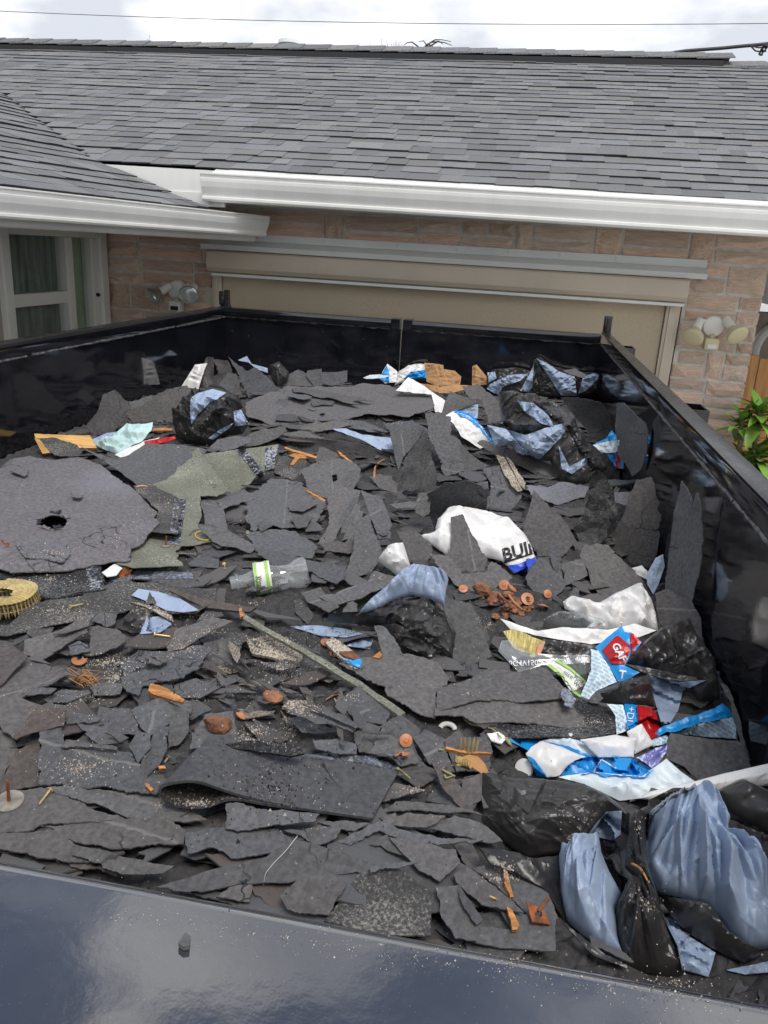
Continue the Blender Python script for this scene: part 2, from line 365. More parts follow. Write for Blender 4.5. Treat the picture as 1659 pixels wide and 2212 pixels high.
# ---------------------------------------------------------------- main roof
SL = 0.40; YE, ZE = 4.42, RIM + 0.725          # lower edge of the shingles
SLN = math.hypot(1, SL); YR = 7.56; ZR = ZE + SL * (YR - YE)
up_main = np.array([0, 1 / SLN, SL / SLN]); nr_main = np.array([0, -SL / SLN, 1 / SLN])
# wing roof: eave line and slope
WA = np.array([-1.60, 4.70]); WD = np.array([-0.25, -0.968]); WN = np.array([-0.968, 0.25]); WZ = RIM + 0.505; WS = 0.311; WSN = math.hypot(1, WS)
def wing_pt(s, t, h=0.0):                      # s along the eave towards the camera, t up the slope (metres along it)
    p = WA + WD * s + WN * (t / WSN)
    return np.array([p[0], p[1], WZ + WS * t / WSN]) + h * np.array([-WN[0] * WS / WSN, -WN[1] * WS / WSN, 1 / WSN])
def warp(x, y):                                # the old eave sags towards its right end
    t = (y - YE) / (YR - YE); return -0.013 * (x + 1.9) * (1 - t) - 0.035 * t
def main_z(y): return ZE + SL * (y - YE)
def wing_z(x, y): return WZ + WS * ((np.array([x, y]) - WA) @ WN)
roof = MB()
roof.prism([(0, -0.05), (0, -0.006), (YR - YE, ZR - ZE + 0.022), (2 * (YR - YE), -0.006), (2 * (YR - YE), -0.05)], (-9.0, YE + 0.01, ZE - 0.07), (3.3, YE + 0.01, ZE - 0.07), (0, 1, 0), (0, 0, 1)).obj('roof', M['roof_under'], house)
main_roof = [o for o in COL.objects if o.name.startswith('roof')][0]
def sh_variant(k):                              # unit shingle: width 1 (x), length 1 (y up the slope), thickness 1
    r = np.random.default_rng(300 + k); V = []
    a = r.uniform(-.02, .02, 4); skew = r.uniform(-.05, .05); b = r.uniform(-.12, .12, 3)
    xs = [-0.5, 0.0, 0.5]
    for zt in (0, 1):
        for i, x in enumerate(xs): V.append((x * 1.0, b[i] * 0.10, (0.0 if zt == 0 else 1) + b[i] * 0.5))
        for i, x in enumerate(xs): V.append((x * 1.03 + skew * .3, 1.25, -0.55 + zt * 0.5))
    F = [(0, 1, 4, 3), (1, 2, 5, 4)]; F = [f[::-1] for f in F]
    F += [(6, 7, 10, 9), (7, 8, 11, 10), (0, 6 - 0, 9, 3)[::-1], (2, 8, 11, 5), (0, 1, 7, 6), (1, 2, 8, 7), (3, 9, 10, 4), (4, 10, 11, 5)]
    return V, F
SHV = [sh_variant(k) for k in range(8)]
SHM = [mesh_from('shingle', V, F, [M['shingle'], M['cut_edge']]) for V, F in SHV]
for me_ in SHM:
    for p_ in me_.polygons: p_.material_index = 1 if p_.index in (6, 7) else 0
far_V, far_F, far_R = [], [], []
def put_shingle(single, parent, k, org, ux, uy, uz, wd, ln, th):
    if single:
        o = bpy.data.objects.new('shingle', SHM[k]); COL.objects.link(o); o.parent = parent
        Mx = Matrix(((ux[0] * wd, uy[0] * ln, uz[0] * th, 0), (ux[1] * wd, uy[1] * ln, uz[1] * th, 0), (ux[2] * wd, uy[2] * ln, uz[2] * th, 0), (0, 0, 0, 1)))
        Mx.translation = Vector(org.tolist()) - wloc(parent); o.matrix_local = Mx
    else:
        V, F = SHV[k]; n = len(far_V)
        for v in V: far_V.append(tuple(org + ux * wd * v[0] + uy * ln * v[1] + uz * th * v[2]))
        for f in F: far_F.append(tuple(i + n for i in f))
        far_R.extend([sr.random()] * len(F))
EXPO = 0.122; ncourse = int(((YR - YE) * SLN - 0.06) / EXPO); n_single = 0
ex = np.array([1.0, 0, 0])
for c in range(ncourse + 1):
    s0 = c * EXPO; y = YE + s0 / SLN
    # left limit: valley with the wing (only where the wing roof stands above this course), else far left
    xl = -1.2 * y - 0.3
    xv = None
    for xx in np.arange(-1.6, -9, -0.04):
        if wing_z(xx, y) > main_z(y) - 0.02: xv = xx; break
    if xv is not None: xl = max(xl, xv - 0.12)
    x = xl + sr.uniform(-.1, 0); xr_ = 0.46 * y + 0.55
    while x < xr_:
        wd = sr.choice([0.09, 0.12, 0.14, 0.17, 0.20])
        th = sr.choice([0.0055, 0.0065, 0.0085])
        single = c < 9 and n_single < 225
        if single: n_single += 1
        org = np.array([x + wd / 2, YE, ZE + warp(x, y)]) + up_main * (s0 + sr.uniform(-.004, .004)) + nr_main * (0.002 + 0.006 * (0.5 + fbm(x * 1.3, c * 0.7, 2, 4)))
        put_shingle(single, main_roof, sr.randrange(8), org, ex, up_main, nr_main, wd, EXPO, th)
        x += wd
# ---- wing roof
wr = MB()
def wing_poly():
    # corner points of the wing roof in plan: eave near, eave far, junction with the main eave, valley
    pts = [(-2.6, 0.8), (-1.69, 4.34)]
    return pts
ev_far = 0.42                                   # where the shingles stop along the eave (s)
corner = None
for xx in np.arange(-1.6, -4, -0.01):
    if wing_z(xx, YE) > ZE + 0.0: corner = np.array([xx, YE]); break
valley_top = None
for yy in np.arange(YE, 12, 0.05):
    for xx in np.arange(-1.6, -12, -0.05):
        if wing_z(xx, yy) > main_z(yy): valley_top = np.array([xx, yy]); break
    if valley_top[0] < -6.0: break
def wing_smin(t):                               # far limit of a course, from eave end to corner to valley
    tc_ = (corner - WA) @ WN * WSN; sc = (corner - WA) @ WD
    tv = (valley_top - WA) @ WN * WSN; sv = (valley_top - WA) @ WD
    if t < tc_: return ev_far + (sc - ev_far) * t / tc_
    return sc + (sv - sc) * (t - tc_) / (tv - tc_)
T_MAX = (valley_top - WA) @ WN * WSN
slab = []
for t in (0.0, (corner - WA) @ WN * WSN, T_MAX): slab.append((wing_smin(t), t))
pl = [(3.9, 0.0)] + slab + [(3.9, T_MAX)]
Vw = [wing_pt(s + 0.01, t, -0.006) for s, t in pl] + [wing_pt(s + 0.01, t, -0.035) for s, t in pl]; n_ = len(pl)
wing_roof = MB().verts(Vw, [tuple(range(n_)), tuple(range(n_, 2 * n_))[::-1]] + [(i, n_ + i, n_ + (i + 1) % n_, (i + 1) % n_) for i in range(n_)]).obj('wing_roof', M['roof_under'], house)
up_w = np.array([WN[0] / WSN, WN[1] / WSN, WS / WSN]); ux_w = np.array([-WD[0], -WD[1], 0]); nz_w = np.cross(ux_w, up_w)
if nz_w[2] < 0: ux_w = -ux_w; nz_w = np.cross(ux_w, up_w)
n_w = 0
for c in range(int(T_MAX / EXPO)):
    t0 = c * EXPO; s = wing_smin(t0) + 0.0; s_end = 3.4 - 0.0 * c
    s += sr.uniform(0, 0.02)
    while s < s_end:
        wd = sr.choice([0.10, 0.13, 0.16, 0.20])
        single = n_w < 75 and c < 8 and s < 2.2
        if single: n_w += 1
        org = wing_pt(s + wd / 2, t0 + sr.uniform(-.004, .004), 0.003 + 0.006 * (0.5 + fbm(s * 1.3, c * .7 + 9, 2, 4)))
        put_shingle(single, wing_roof, sr.randrange(8), org, ux_w, up_w, nz_w, wd, EXPO, sr.choice([0.0055, 0.0065, 0.0085]))
        s += wd
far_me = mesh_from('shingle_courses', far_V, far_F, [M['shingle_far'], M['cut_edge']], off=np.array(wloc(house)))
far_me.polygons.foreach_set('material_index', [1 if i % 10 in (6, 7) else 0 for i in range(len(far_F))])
fa = far_me.attributes.new('rnd', 'FLOAT', 'FACE'); fa.data.foreach_set('value', far_R)
fo = bpy.data.objects.new('shingle_courses', far_me); COL.objects.link(fo); fo.parent = house; fo['kind'] = 'stuff'
# ridge vent with cap shingles
XE = at_y(1557, 128, YR)[0]
rv = MB(); rv.prism([(-0.16, -0.055), (-0.16, -0.012), (0, 0.052), (0.16, -0.012), (0.16, -0.055), (0, 0.0)], (-9, YR, ZR - .035), (XE, YR, ZR - .035), (0, 1, 0), (0, 0, 1))
rvo = rv.obj('ridge_vent', M['ridge_vent'], house)
cap_pts = []
cb = MB(); cb.prism([(-0.155, -0.062), (-0.155, -0.054), (0, 0.010), (0.155, -0.054), (0.155, -0.062), (0, 0.0)], (-0.5, 0, 0), (0.5, 0, 0), (0, 1, 0), (0, 0, 1))
CAPM = mesh_from('ridge_cap', cb.V, cb.F, M['shingle'])
x = -7.0
while x < 3.2:
    ln = 0.30; on = x + ln / 2 < XE
    o = inst('ridge_cap', CAPM, rvo, (x + ln / 2, YR, ZR - .035 + (0.066 if on else 0.012)), (0, R_(-1.7), 0), (ln * 1.16 if x + ln < XE or not on else ln * .98, 1, 1))
    x += ln * (0.82 if not on else 0.80)
# roof vents behind the ridge
for px, r_, hh_ in ((626, 0.11, 0.10), (668, 0.13, 0.045)):
    p = at_y(px, 103, YR + 0.35)
    v = MB(); zb = ZR - SL * 0.35; zt = p[2] + (0.075 if px < 640 else 0.03)
    v.lathe([(0, r_ * 0.8), (zt - zb - 0.055, r_ * 0.8), (zt - zb - 0.05, r_), (zt - zb - 0.02, r_ * .95), (zt - zb - 0.004, r_ * .6), (zt - zb, 0.01)], (p[0], YR + 0.35, zb), (0, 0, 1), 20)
    autosmooth(v.obj('roof_vent', M['bar'], main_roof))

# ---------------------------------------------------------------- gutters (K profile), fascias, soffits
def k_prof(h, d):   # x outward, y up from the top of the lip
    return [(0, 0.006), (0, 0.0), (-0.010, -0.002), (-0.010, -0.016), (-0.003, -0.020), (-0.004, -h * .26), (-d * .09, -h * .46), (-d * .22, -h * .72), (-d * .25, -h * .80), (-d * .19, -h * .83), (-d * .19, -h * .92), (-d * .26, -h), (-d, -h),
            (-d, 0.012), (-d + .004, 0.012), (-d + .004, -h + .004), (-d * .32, -h + .004), (-d * .30, -h * .78), (-d * .27, -h * .70), (-d * .14, -h * .44), (-0.018, -h * .24), (-0.018, 0.003)]
gz = RIM + 0.690; gy = 4.315; GX0 = at_y(432, 384, gy)[0]
gm = MB().prism([(p[0], p[1]) for p in k_prof(0.135, 0.115)], (GX0, gy, gz), (3.1, gy, gz - .05), (0, -1, 0), (0, 0, 1))
gm.prism([(-0.11, 0.0), (0, 0.0), (-0.003, -0.03), (-0.04, -0.075), (-0.042, -0.13), (-0.11, -0.13)], (GX0 - 0.003, gy, gz), (GX0, gy, gz), (0, -1, 0), (0, 0, 1))
go = gm.obj('gutter', M['white'], house)
dm = MB()
dm.prism([(0, 0), (0, -0.006), (-0.10, 0.028), (-0.10, 0.036)], (GX0 + 0.05, gy + 0.03, gz + 0.006), (3.1, gy + 0.03, gz - 0.044), (0, -1, 0), (0, 0, 1))
dm.prism([(0, 0), (0.012, 0), (0.012, 0.128), (0, 0.128)], (-2.9, 4.415, RIM + 0.60), (3.1, 4.415, RIM + 0.535), (0, 1, 0), (0, 0, 1))
dm.box(-2.9, GX0 + 0.10, 4.408, 4.432, RIM + 0.53, RIM + 0.60)
dm.obj('fascia', M['white'], house)
MB().box(-2.9, 3.1, 4.44, YW + 0.02, RIM + 0.555, RIM + 0.57).obj('soffit', M['soffit'], house)
# wing gutter
wo = np.array([-WN[0], -WN[1], 0.0]); s_a, s_b = -0.03, 3.9
wg = MB(); A_ = wing_pt(s_a, 0) + wo * 0.085 + np.array([0, 0, -0.006]); B_ = wing_pt(s_b, 0) + wo * 0.085 + np.array([0, 0, -0.006])
wg.prism(k_prof(0.108, 0.10), A_, B_, wo, (0, 0, 1))
wg.prism([(-0.10, 0.0), (0, 0.0), (-0.003, -0.02), (-0.035, -0.065), (-0.036, -0.106), (-0.10, -0.106)], A_ - np.array([WD[0], WD[1], 0]) * .003, A_, wo, (0, 0, 1))
wg.obj('wing_gutter', M['white'], house)
wf = MB(); wf.prism([(-0.018, 0.005), (-0.018, -0.135), (-0.032, -0.135), (-0.032, 0.005)], A_ + wo * 0.0 - np.array([0, 0, 0]) + wo * -0.08, B_ + wo * -0.08, wo, (0, 0, 1))
wf.prism([(-0.03, -0.128), (-0.03, -0.140), (-1.0, -0.140), (-1.0, -0.128)], A_ + wo * -0.08, B_ + wo * -0.08, wo, (0, 0, 1))
wf.obj('wing_soffit', M['soffit'], house)

# ---------------------------------------------------------------- window in the wing wall (plane x = XC)
win = MB()
fx0, fx1 = XC - 0.10, XC + 0.035
def fr(y0, y1, z0, z1, x0=fx0, x1=fx1): win.bbox(x0, x1, y0, y1, z0, z1, 0.006)
fr(WY0, WY0 + 0.075, WZ0, WZ1); fr(WY1 - 0.085, WY1, WZ0, WZ1); fr(WY0 + .0765, WY1 - .0865, WZ1 - 0.06, WZ1 - .001); fr(WY0 + .0765, WY1 - .0865, WZ0 + .001, WZ0 + 0.06)
win_o = win.obj('window', M['win_frame'], house)
ym = 4.50; zr = RIM - 0.008
s_ = MB(); xa, xb = XC - 0.06, XC + 0.012
s_.bbox(xa, xb, ym, ym + 0.075, WZ0 + .062, WZ1 - .062, .005); s_.bbox(xa, xb, WY0 + .078, ym - .002, zr - 0.045, zr + 0.025, .005)
s_.bbox(xa, xb, WY1 - .16, WY1 - .088, WZ0 + .062, WZ1 - .062, .005)
s_.obj('sash', M['win_frame'], win_o)
for (z0, z1) in ((WZ0 + .062, zr - .047), (zr + .027, WZ1 - .062)):
    MB().box(XC - .035, XC - .03, WY0 + .078, ym - .002, z0, z1).obj('pane', M['glass'], win_o)
MB().box(XC - .035, XC - .03, ym + .077, WY1 - .162, WZ0 + .062, WZ1 - .062).obj('pane', M['glass'], win_o)
lk = MB(); lk.lathe([(0, .012), (.012, .012), (.014, .008), (.02, .008)], (XC + .012, WY1 - .125, RIM - .02), (1, 0, 0), 12).obj('lock', M['rubber'], win_o)
ys = np.linspace(WY0 - .1, ym + .02, 60); cv = [(XC - .075 + .014 * math.sin(y * 70) + .008 * math.sin(y * 31), y, z) for z in (WZ0 - .1, WZ1 + .1) for y in ys]
cf = [(i, i + 1, 61 + i, 60 + i) for i in range(59)]
add('curtain', cv, cf, M['curtain'], win_o, True)
ys = np.linspace(ym + .03, WY1 + .05, 30); cv = [(XC - .06 + .004 * math.sin(y * 60), y, z) for z in (WZ0 - .1, WZ1 + .1) for y in ys]
add('curtain', cv, [(i, i + 1, 31 + i, 30 + i) for i in range(29)], M['curtain_light'], win_o, True)
MB().box(XC - 1.2, XC - 0.26, 3.2, 4.96, RIM - 1.2, RIM - 1.18).box(XC - 1.22, XC - 1.2, 3.2, 4.96, RIM - 1.2, RIM + 0.58).obj('room_wall', M['roof_under'], win_o)

# ---------------------------------------------------------------- roll-down sun screen over the garage opening
rs = thing('roller_screen', 'beige roll-down sun screen with taupe cassette and pale metal bar covering the garage opening', 'sun screen', (-0.5, 4.92, RIM + 0.2))
bz = RIM + 0.30
b = MB(); b.prism([(0, 0.0), (0.075, 0.0), (0.078, 0.03), (0.040, 0.058), (0.012, 0.062), (0.012, 0.105), (0.0, 0.105)], (-2.02, 4.975, bz), (1.02, 4.975, bz), (0, -1, 0), (0, 0, 1))
bar = b.obj('mounting_bar', M['bar'], rs)
for i, px in enumerate((558, 702, 860, 988, 1100, 1212, 1336)):
    x = at_y(px, 540, 4.95)[0]
    autosmooth(MB().lathe([(0, .011), (.006, .011), (.009, .006), (.0095, .001)], (x, 4.964, bz + 0.085), (0, -1, 0), 12).obj('bolt', M['bar'], bar))
prof = [(0.0, 0.12), (0.10, 0.12), (0.115, 0.11), (0.125, 0.06), (0.12, 0.02), (0.10, -0.005), (0.07, -0.012), (0.0, -0.012)]
autosmooth(MB().prism(prof, (-1.965, 4.975, RIM + 0.175), (0.925, 4.975, RIM + 0.175), (0, -1, 0), (0, 0, 1)).obj('cassette', M['taupe'], rs), 30)
MB().bbox(-1.94, 0.915, 4.865, 4.885, RIM + 0.143, RIM + 0.161, .003).obj('hem_rail', M['bar'], rs)
for (a, c) in ((-1.965, -1.905), (0.835, 0.915)):
    MB().bbox(a, c, 4.945, 4.977, 0.02, RIM + 0.162, .004).bbox(a + .018, c - .018, 4.935, 4.944, 0.02, RIM + 0.16, .002).obj('side_rail', M['taupe'], rs)
xs = np.linspace(-1.90, 0.83, 40); zs = np.linspace(0.05, RIM + 0.16, 12)
sv = [(x, 4.965 - 0.004 * math.sin(x * 2.3 + z) - 0.002 * math.sin(z * 9), z) for z in zs for x in xs] + [(x, 4.968 - 0.004 * math.sin(x * 2.3 + z), z) for z in zs for x in xs]
sf = [(j * 40 + i, j * 40 + i + 1, (j + 1) * 40 + i + 1, (j + 1) * 40 + i) for j in range(11) for i in range(39)]
add('screen_fabric', sv, sf, M['screen'], rs, True)

# ---------------------------------------------------------------- security flood lights
def floodlight(px, py, label, lens_px, sensor, clear):
    c = at_y(px, py, 4.935); t = thing('security_light', label, 'light', c)
    pl_ = MB().lathe([(-0.014, .062), (.006, .062), (.018, .055), (.024, .03), (.025, .002)], c, (0, -1, 0), 24).obj('mounting_plate', M['cream_white'], t); autosmooth(pl_)
    for (lx, ly, dy, dirv) in lens_px:
        e = at_y(lx, ly, 4.935 - dy); d = np.array(dirv, dtype=float); d /= np.linalg.norm(d)
        back = e - d * 0.115; st = c + np.array([0.05 * np.sign(e[0] - c[0]), -0.012, 0.028])
        arm = MB().tube([st, st + np.array([0.035 * np.sign(e[0] - c[0]), -.02, 0.004]), back + d * 0.0], [.013, .013, .015], 10)
        arm.lathe([(-0.03, .012), (-.025, .026), (.045, .027), (.05, .024)], back, d, 16)
        ar = arm.obj('arm', M['cream_white'], t); autosmooth(ar)
        hd = MB().lathe([(0.045, .021), (.06, .024), (.085, .044), (.108, .0585), (.122, .0605), (.126, .056)] + ([(.118, .05), (.1, .035)] if clear else [(.130, .04), (.132, .001)]), back, d, 24, caps=not clear)
        h = hd.obj('lamp_head', M['reflector'] if clear else M['cream'], t); autosmooth(h, 50)
        if clear:
            autosmooth(MB().lathe([(.116, .001), (.118, .055), (.124, .057), (.134, .045), (.139, .02), (.14, .001)], back, d, 24).obj('lens', M['lens'], h))
    sp = at_y(*sensor, 4.88); sm = MB()
    sm.bbox(sp[0] - .04, sp[0] + .04, sp[1] - .025, sp[1] + .035, sp[2] - .035, sp[2] + .03, .008)
    sm.tube([c + np.array([0, -.02, -.05]), sp + np.array([0, 0, .03])], .012, 8)
    se = sm.obj('motion_sensor', M['cream'] if not clear else M['cream_white'], t); autosmooth(se, 40)
    MB().bbox(sp[0] - .026, sp[0] + .026, sp[1] - .030, sp[1] - .023, sp[2] - .028, sp[2] - .002, .003).obj('sensor_window', M['cream_white'] if not clear else M['rubber'], se)
floodlight(383, 626, 'twin flood light with clear glass lamps on the stone left of the garage screen', [(328, 641, .12, (-.62, -.62, -.5)), (407, 637, .13, (.12, -.93, -.3))], (380, 660), True)
floodlight(1540, 705, 'twin flood light with yellowed cream lamps on the stone pillar right of the garage screen', [(1497, 728, .12, (-.3, -.72, -.62)), (1593, 724, .12, (.36, -.74, -.52))], (1536, 742), False)
# ================================================================ dump trailer
XL, XRT, YN, YF = -1.655, 0.435, 0.345, 4.375      # inner faces
tr = thing('dump_trailer', 'black high-sided dump trailer heaped with torn roofing and rubbish bags', 'trailer', (-0.6, 2.3, 0))
TW, TH = 0.050, 0.052                               # rim tube
zt = RIM
bed = MB().box(XL - .05, XRT + .05, YN - .05, YF + .05, 0.55, 0.62)
for y in np.arange(0.6, 4.3, 0.4): bed.box(XL - .05, XRT + .05, y, y + .06, 0.45, 0.55)
bed.obj('bed', M['paint'], tr)
def side(name, xin, out):
    a, b = sorted((xin + out * 0.004, xin + out * 0.010))
    m = MB().box(a, b, YN - .02, YF, 0.62, zt - TH + .002)
    o = m.obj(name, M['paint'], tr)
    a, b = sorted((xin, xin + out * TW))
    t = MB().bbox(a, b, YN - .02, YF + .03, zt - TH, zt, .006).obj('rim_tube', [M['paint'], M['rim_top']], o); autosmooth(t, 40)
    for p_ in t.data.polygons: p_.material_index = 1 if p_.normal.z > .7 else 0
    # weld bead under the tube with short stitches
    wd_ = MB(); r = random.Random(3 if out > 0 else 4); y = YN
    while y < YF - .05:
        ln = r.uniform(.25, .6); ye = min(y + ln, YF - .02)
        pts = [(xin + out * .002, yy, zt - TH - .003 + r.uniform(-.0015, .0015)) for yy in np.linspace(y, ye, 14)]
        wd_.tube(pts, [.0045 + r.uniform(-.0015, .002) for _ in pts], 6); y = ye + r.choice([0.0, .01, .03])
    autosmooth(wd_.obj('weld_bead', M['weld'], o))
    return o
sl = side('side_wall', XL, -1); sr_o = side('side_wall', XRT, 1)
# side ribs and stake pockets on the outside
for out, xin, par in ((-1, XL, sl), (1, XRT, sr_o)):
    for y in (0.9, 1.7, 2.46, 3.3, 4.12):
        a, b = sorted((xin + out * .0105, xin + out * (TW - .004)))
        MB().bbox(a, b, y - .03, y + .03, 0.5, zt - TH - .002, .004).obj('rib', M['paint'], par)
for y in (2.47, 4.15):
    x0, x1 = XRT + TW + .002, XRT + TW + .092; z0, z1 = zt - .34, zt - .036; m = MB()
    m.box(x0, x1, y - .06, y - .053, z0, z1).box(x0, x1, y + .053, y + .06, z0, z1).box(x0, x0 + .006, y - .052, y + .052, z0, z1).box(x1 - .006, x1, y - .052, y + .052, z0, z1)
    m.obj('stake_pocket', M['paint'], sr_o)
# rear barn doors
xm = at_y(868, 700, 4.36)[0]
for k, (a, b) in enumerate(((XL - .055, xm - .003), (xm + .003, XRT + .004))):
    d = MB().box(a, b, YF - .012, YF - .004, 0.62, zt - .05).obj('barn_door', M['paint'], tr)
    t = MB().bbox(a + .01, b - .01, YF - .030, YF + .045, zt - .048, zt - .002, .005).obj('door_rail', M['paint'], d); autosmooth(t, 40)
    e1, e2 = (b - .056, b - .006) if k == 0 else (a + .006, a + .056)
    MB().bbox(e1, e2, YF - .036, YF + .05, zt - .052, zt + .004, .004).obj('rail_end', M['paint'], d)
    ww = MB(); r = random.Random(8 + k); pts = [(x, YF - .016, zt - .052 + r.uniform(-.002, .002)) for x in np.linspace(a + .05, b - .05, 40)]
    ww.tube(pts, [.004 + r.uniform(-.002, .003) for _ in pts], 6); autosmooth(ww.obj('weld_bead', M['weld'], d))
    MB().bbox((e1 + e2) / 2 - .004 + (.02 if k == 0 else -.02), (e1 + e2) / 2 + .004 + (.02 if k == 0 else -.02), YF - .020, YF + .03, 0.62, zt - .056, .003).obj('door_edge', M['paint'], d)
# corner posts with latch knuckles
for k, (x0, x1) in enumerate(((XL - .085, XL - .005), (XRT + .002, XRT + .052))):
    p = MB().bbox(x0 + (.03 if k == 0 else 0), x1, YF + .047, YF + .10, 0.5, zt + .005, .004)
    xx0, xx1 = (x1 - .028, x1 - .004) if k == 0 else (x0 + .004, x0 + .046)
    p.bbox(xx0, xx1, YF + .05, YF + .09, zt - .01, zt + .09, .004)
    po = p.obj('corner_post', M['paint'], tr)
    q = MB(); cx = xx0 - .012 if k == 0 else (xx0 + xx1) / 2
    for z in (zt + .022, zt + .062):
        q.lathe([(-.014, .012), (-.013, .02), (.013, .02), (.014, .012)], (cx, YF + .06, z), (1, 0, 0) if k == 0 else (0, 0, 1), 14)
    q.bbox(cx - .016, cx + .016, YF + .042, YF + .06, zt + .006, zt + .08, .003)
    autosmooth(q.obj('hinge', M['rubber'], po))
# front wall with its broad cap (rounded edge towards the load)
fp = []
for a in np.linspace(0, math.pi / 2, 6): fp.append((-.014 + .014 * math.sin(a), -.014 + .014 * math.cos(a)))
prof = [(-.36, 0.0)] + fp + [(0.0, -.06), (-.012, -.06), (-.012, -.10), (-.36, -.10)]
fw = MB().box(XL - .05, XRT + .05, YN - .02, YN - .013, 0.62, zt - .095).obj('front_wall', M['paint'], tr)
fc = MB().prism(prof, (XL - .08, YN, zt + .001), (XRT + .08, YN, zt + .001), (0, 1, 0), (0, 0, 1))
autosmooth(fc.obj('front_cap', M['cap'], fw), 40)
# wheels and tongue
for s_ in (-1, 1):
    for y in (2.0, 2.85):
        cx = (XL - .22) if s_ < 0 else (XRT + .16); wv = MB()
        wv.lathe([(-.1, .2), (-.1, .34), (-.07, .375), (.07, .375), (.1, .34), (.1, .2)], (cx, y, .376), (1, 0, 0), 28)
        wo_ = wv.obj('wheel', M['rubber'], tr); autosmooth(wo_)
        MB().lathe([(-.06, .19), (-.04, .08), (.04, .08), (.06, .19)], (cx, y, .376), (1, 0, 0), 20).obj('wheel_hub', M['bar'], wo_)
MB().bbox(-.70, -.52, -1.4, YN - .03, .42, .54, .01).bbox(-.66, -.56, -1.38, -1.28, .0, .419, .01).obj('tongue', M['paint'], tr)

# ================================================================ yard on the right
fx = at_y(1606, 800, 5.25)[0]
fn = thing('fence', 'orange cedar board fence standing right of the stone pillar', 'fence', (2.2, 5.25, 0))
ft = at_y(1640, 771, 5.25)[2]; r = random.Random(2); x = fx - .06
while x < 4.3:
    wv = r.uniform(.135, .145); m = MB().bbox(x, x + wv - .004, 5.25, 5.27, 0.04, ft + r.uniform(-.01, .01) - (.0 if x < 1.6 else .012), .003)
    m.obj('board', M['fence'], fn); x += wv
MB().box(fx - .05, 4.3, 5.272, 5.31, ft - .35, ft - .27).box(fx - .05, 4.3, 5.272, 5.31, .25, .33).obj('rail', M['fence'], fn)
nb = thing('neighbour_house', 'taupe plaster wall with white rounded trim seen beyond the fence', 'building', (2.6, 7.0, 0))
xa = at_y(1640, 700, 6.4)[0]; za = at_y(1640, 690, 6.4)[2]
MB().box(xa + .02, xa + 5, 6.4, 6.6, 0, za + .05).obj('wall', M['neighbour'], nb)
am = MB(); pts = [(xa - .02, 6.37, 0.2), (xa, 6.37, za - .22)] + [(xa + .22 - .22 * math.cos(a), 6.37, za - .22 + .22 * math.sin(a)) for a in np.linspace(.1, math.pi / 2, 8)] + [(xa + 2.2, 6.37, za)]
am.tube(pts, .035, 8); autosmooth(am.obj('trim', M['white'], nb))
MB().prism([(0, 0), (1.2, .45), (2.4, 0)], (xa + .12, 6.25, za + .1), (xa + 5, 6.25, za + .1), (0, 1, 0), (0, 0, 1)).obj('roof', M['soffit'], nb)

# leafy shrub: rosettes of long leaves on a knobbly stem
def leaf_mesh(k):
    r_ = np.random.default_rng(40 + k); V = []; F = []; n = 6
    bend = r_.uniform(.10, .5); fold = r_.uniform(.15, .4)
    for i in range(n + 1):
        t = i / n; wv = .5 * math.sin(math.pi * min(1, t ** .75 * .93 + .03)) * .33; z = bend * (t * .35 - t * t * .75)
        V += [(t, -wv, z + fold * wv), (t, 0, z), (t, wv, z + fold * wv)]
    for i in range(n):
        for j in range(2): F.append((i * 3 + j, i * 3 + j + 1, (i + 1) * 3 + j + 1, (i + 1) * 3 + j))
    nV = len(V); V += [(v[0], v[1], v[2] - .006) for v in V]; F += [tuple(i + nV for i in f[::-1]) for f in F]
    return mesh_from('leaf', V, F, M['leaf'], True)
LM = [leaf_mesh(k) for k in range(6)]
def shrub(label, heads, yb, seed):
    r_ = random.Random(seed); P = [at_y(px, py, yb + r_.uniform(-.04, .05)) for px, py, _ in heads]
    base = np.array([np.mean([p[0] for p in P]) + .02, yb + .02, 0.0]); t = thing('shrub', label, 'plant', base)
    sm = MB()
    for p in P:
        c = base + (p - base) * np.array([.45, .6, .55]); pts = [base * (1 - u) ** 2 + 2 * u * (1 - u) * c + p * u * u for u in np.linspace(0, 1, 16)]
        sm.tube(pts, [.020 - .008 * u for u in np.linspace(0, 1, 16)], 8)
        for _ in range(90):
            u = r_.uniform(.55, 1); q = base * (1 - u) ** 2 + 2 * u * (1 - u) * c + p * u * u; a = r_.uniform(0, 6.28)
            q = q + np.array([math.cos(a) * .013, math.sin(a) * .013, 0]); sm.tube([q, q + np.array([math.cos(a) * .008, math.sin(a) * .008, .003])], .0035, 4)
    sm.obj('stem', M['stem'], t)
    for (px, py, nl), p in zip(heads, P):
        for i in range(nl):
            az = i * 2.399 + r_.uniform(-.2, .2); el = R_(62) - R_(95) * (i / nl) ** .8 + r_.uniform(-.1, .1)
            ln = r_.uniform(.14, .21) * (0.7 + .3 * i / nl); pos = p + np.array([0, 0, -.075 * (i / nl)])
            inst('leaf', r_.choice(LM), t, pos, (r_.uniform(-.3, .3), -el, az), (ln, ln * 1.15, ln))
shrub('bright green shrub with rosettes of long leaves in front of the cedar fence', [(1642, 886, 30), (1602, 903, 12), (1640, 978, 32), (1608, 992, 14), (1662, 1030, 20), (1690, 930, 20)], 4.72, 5)

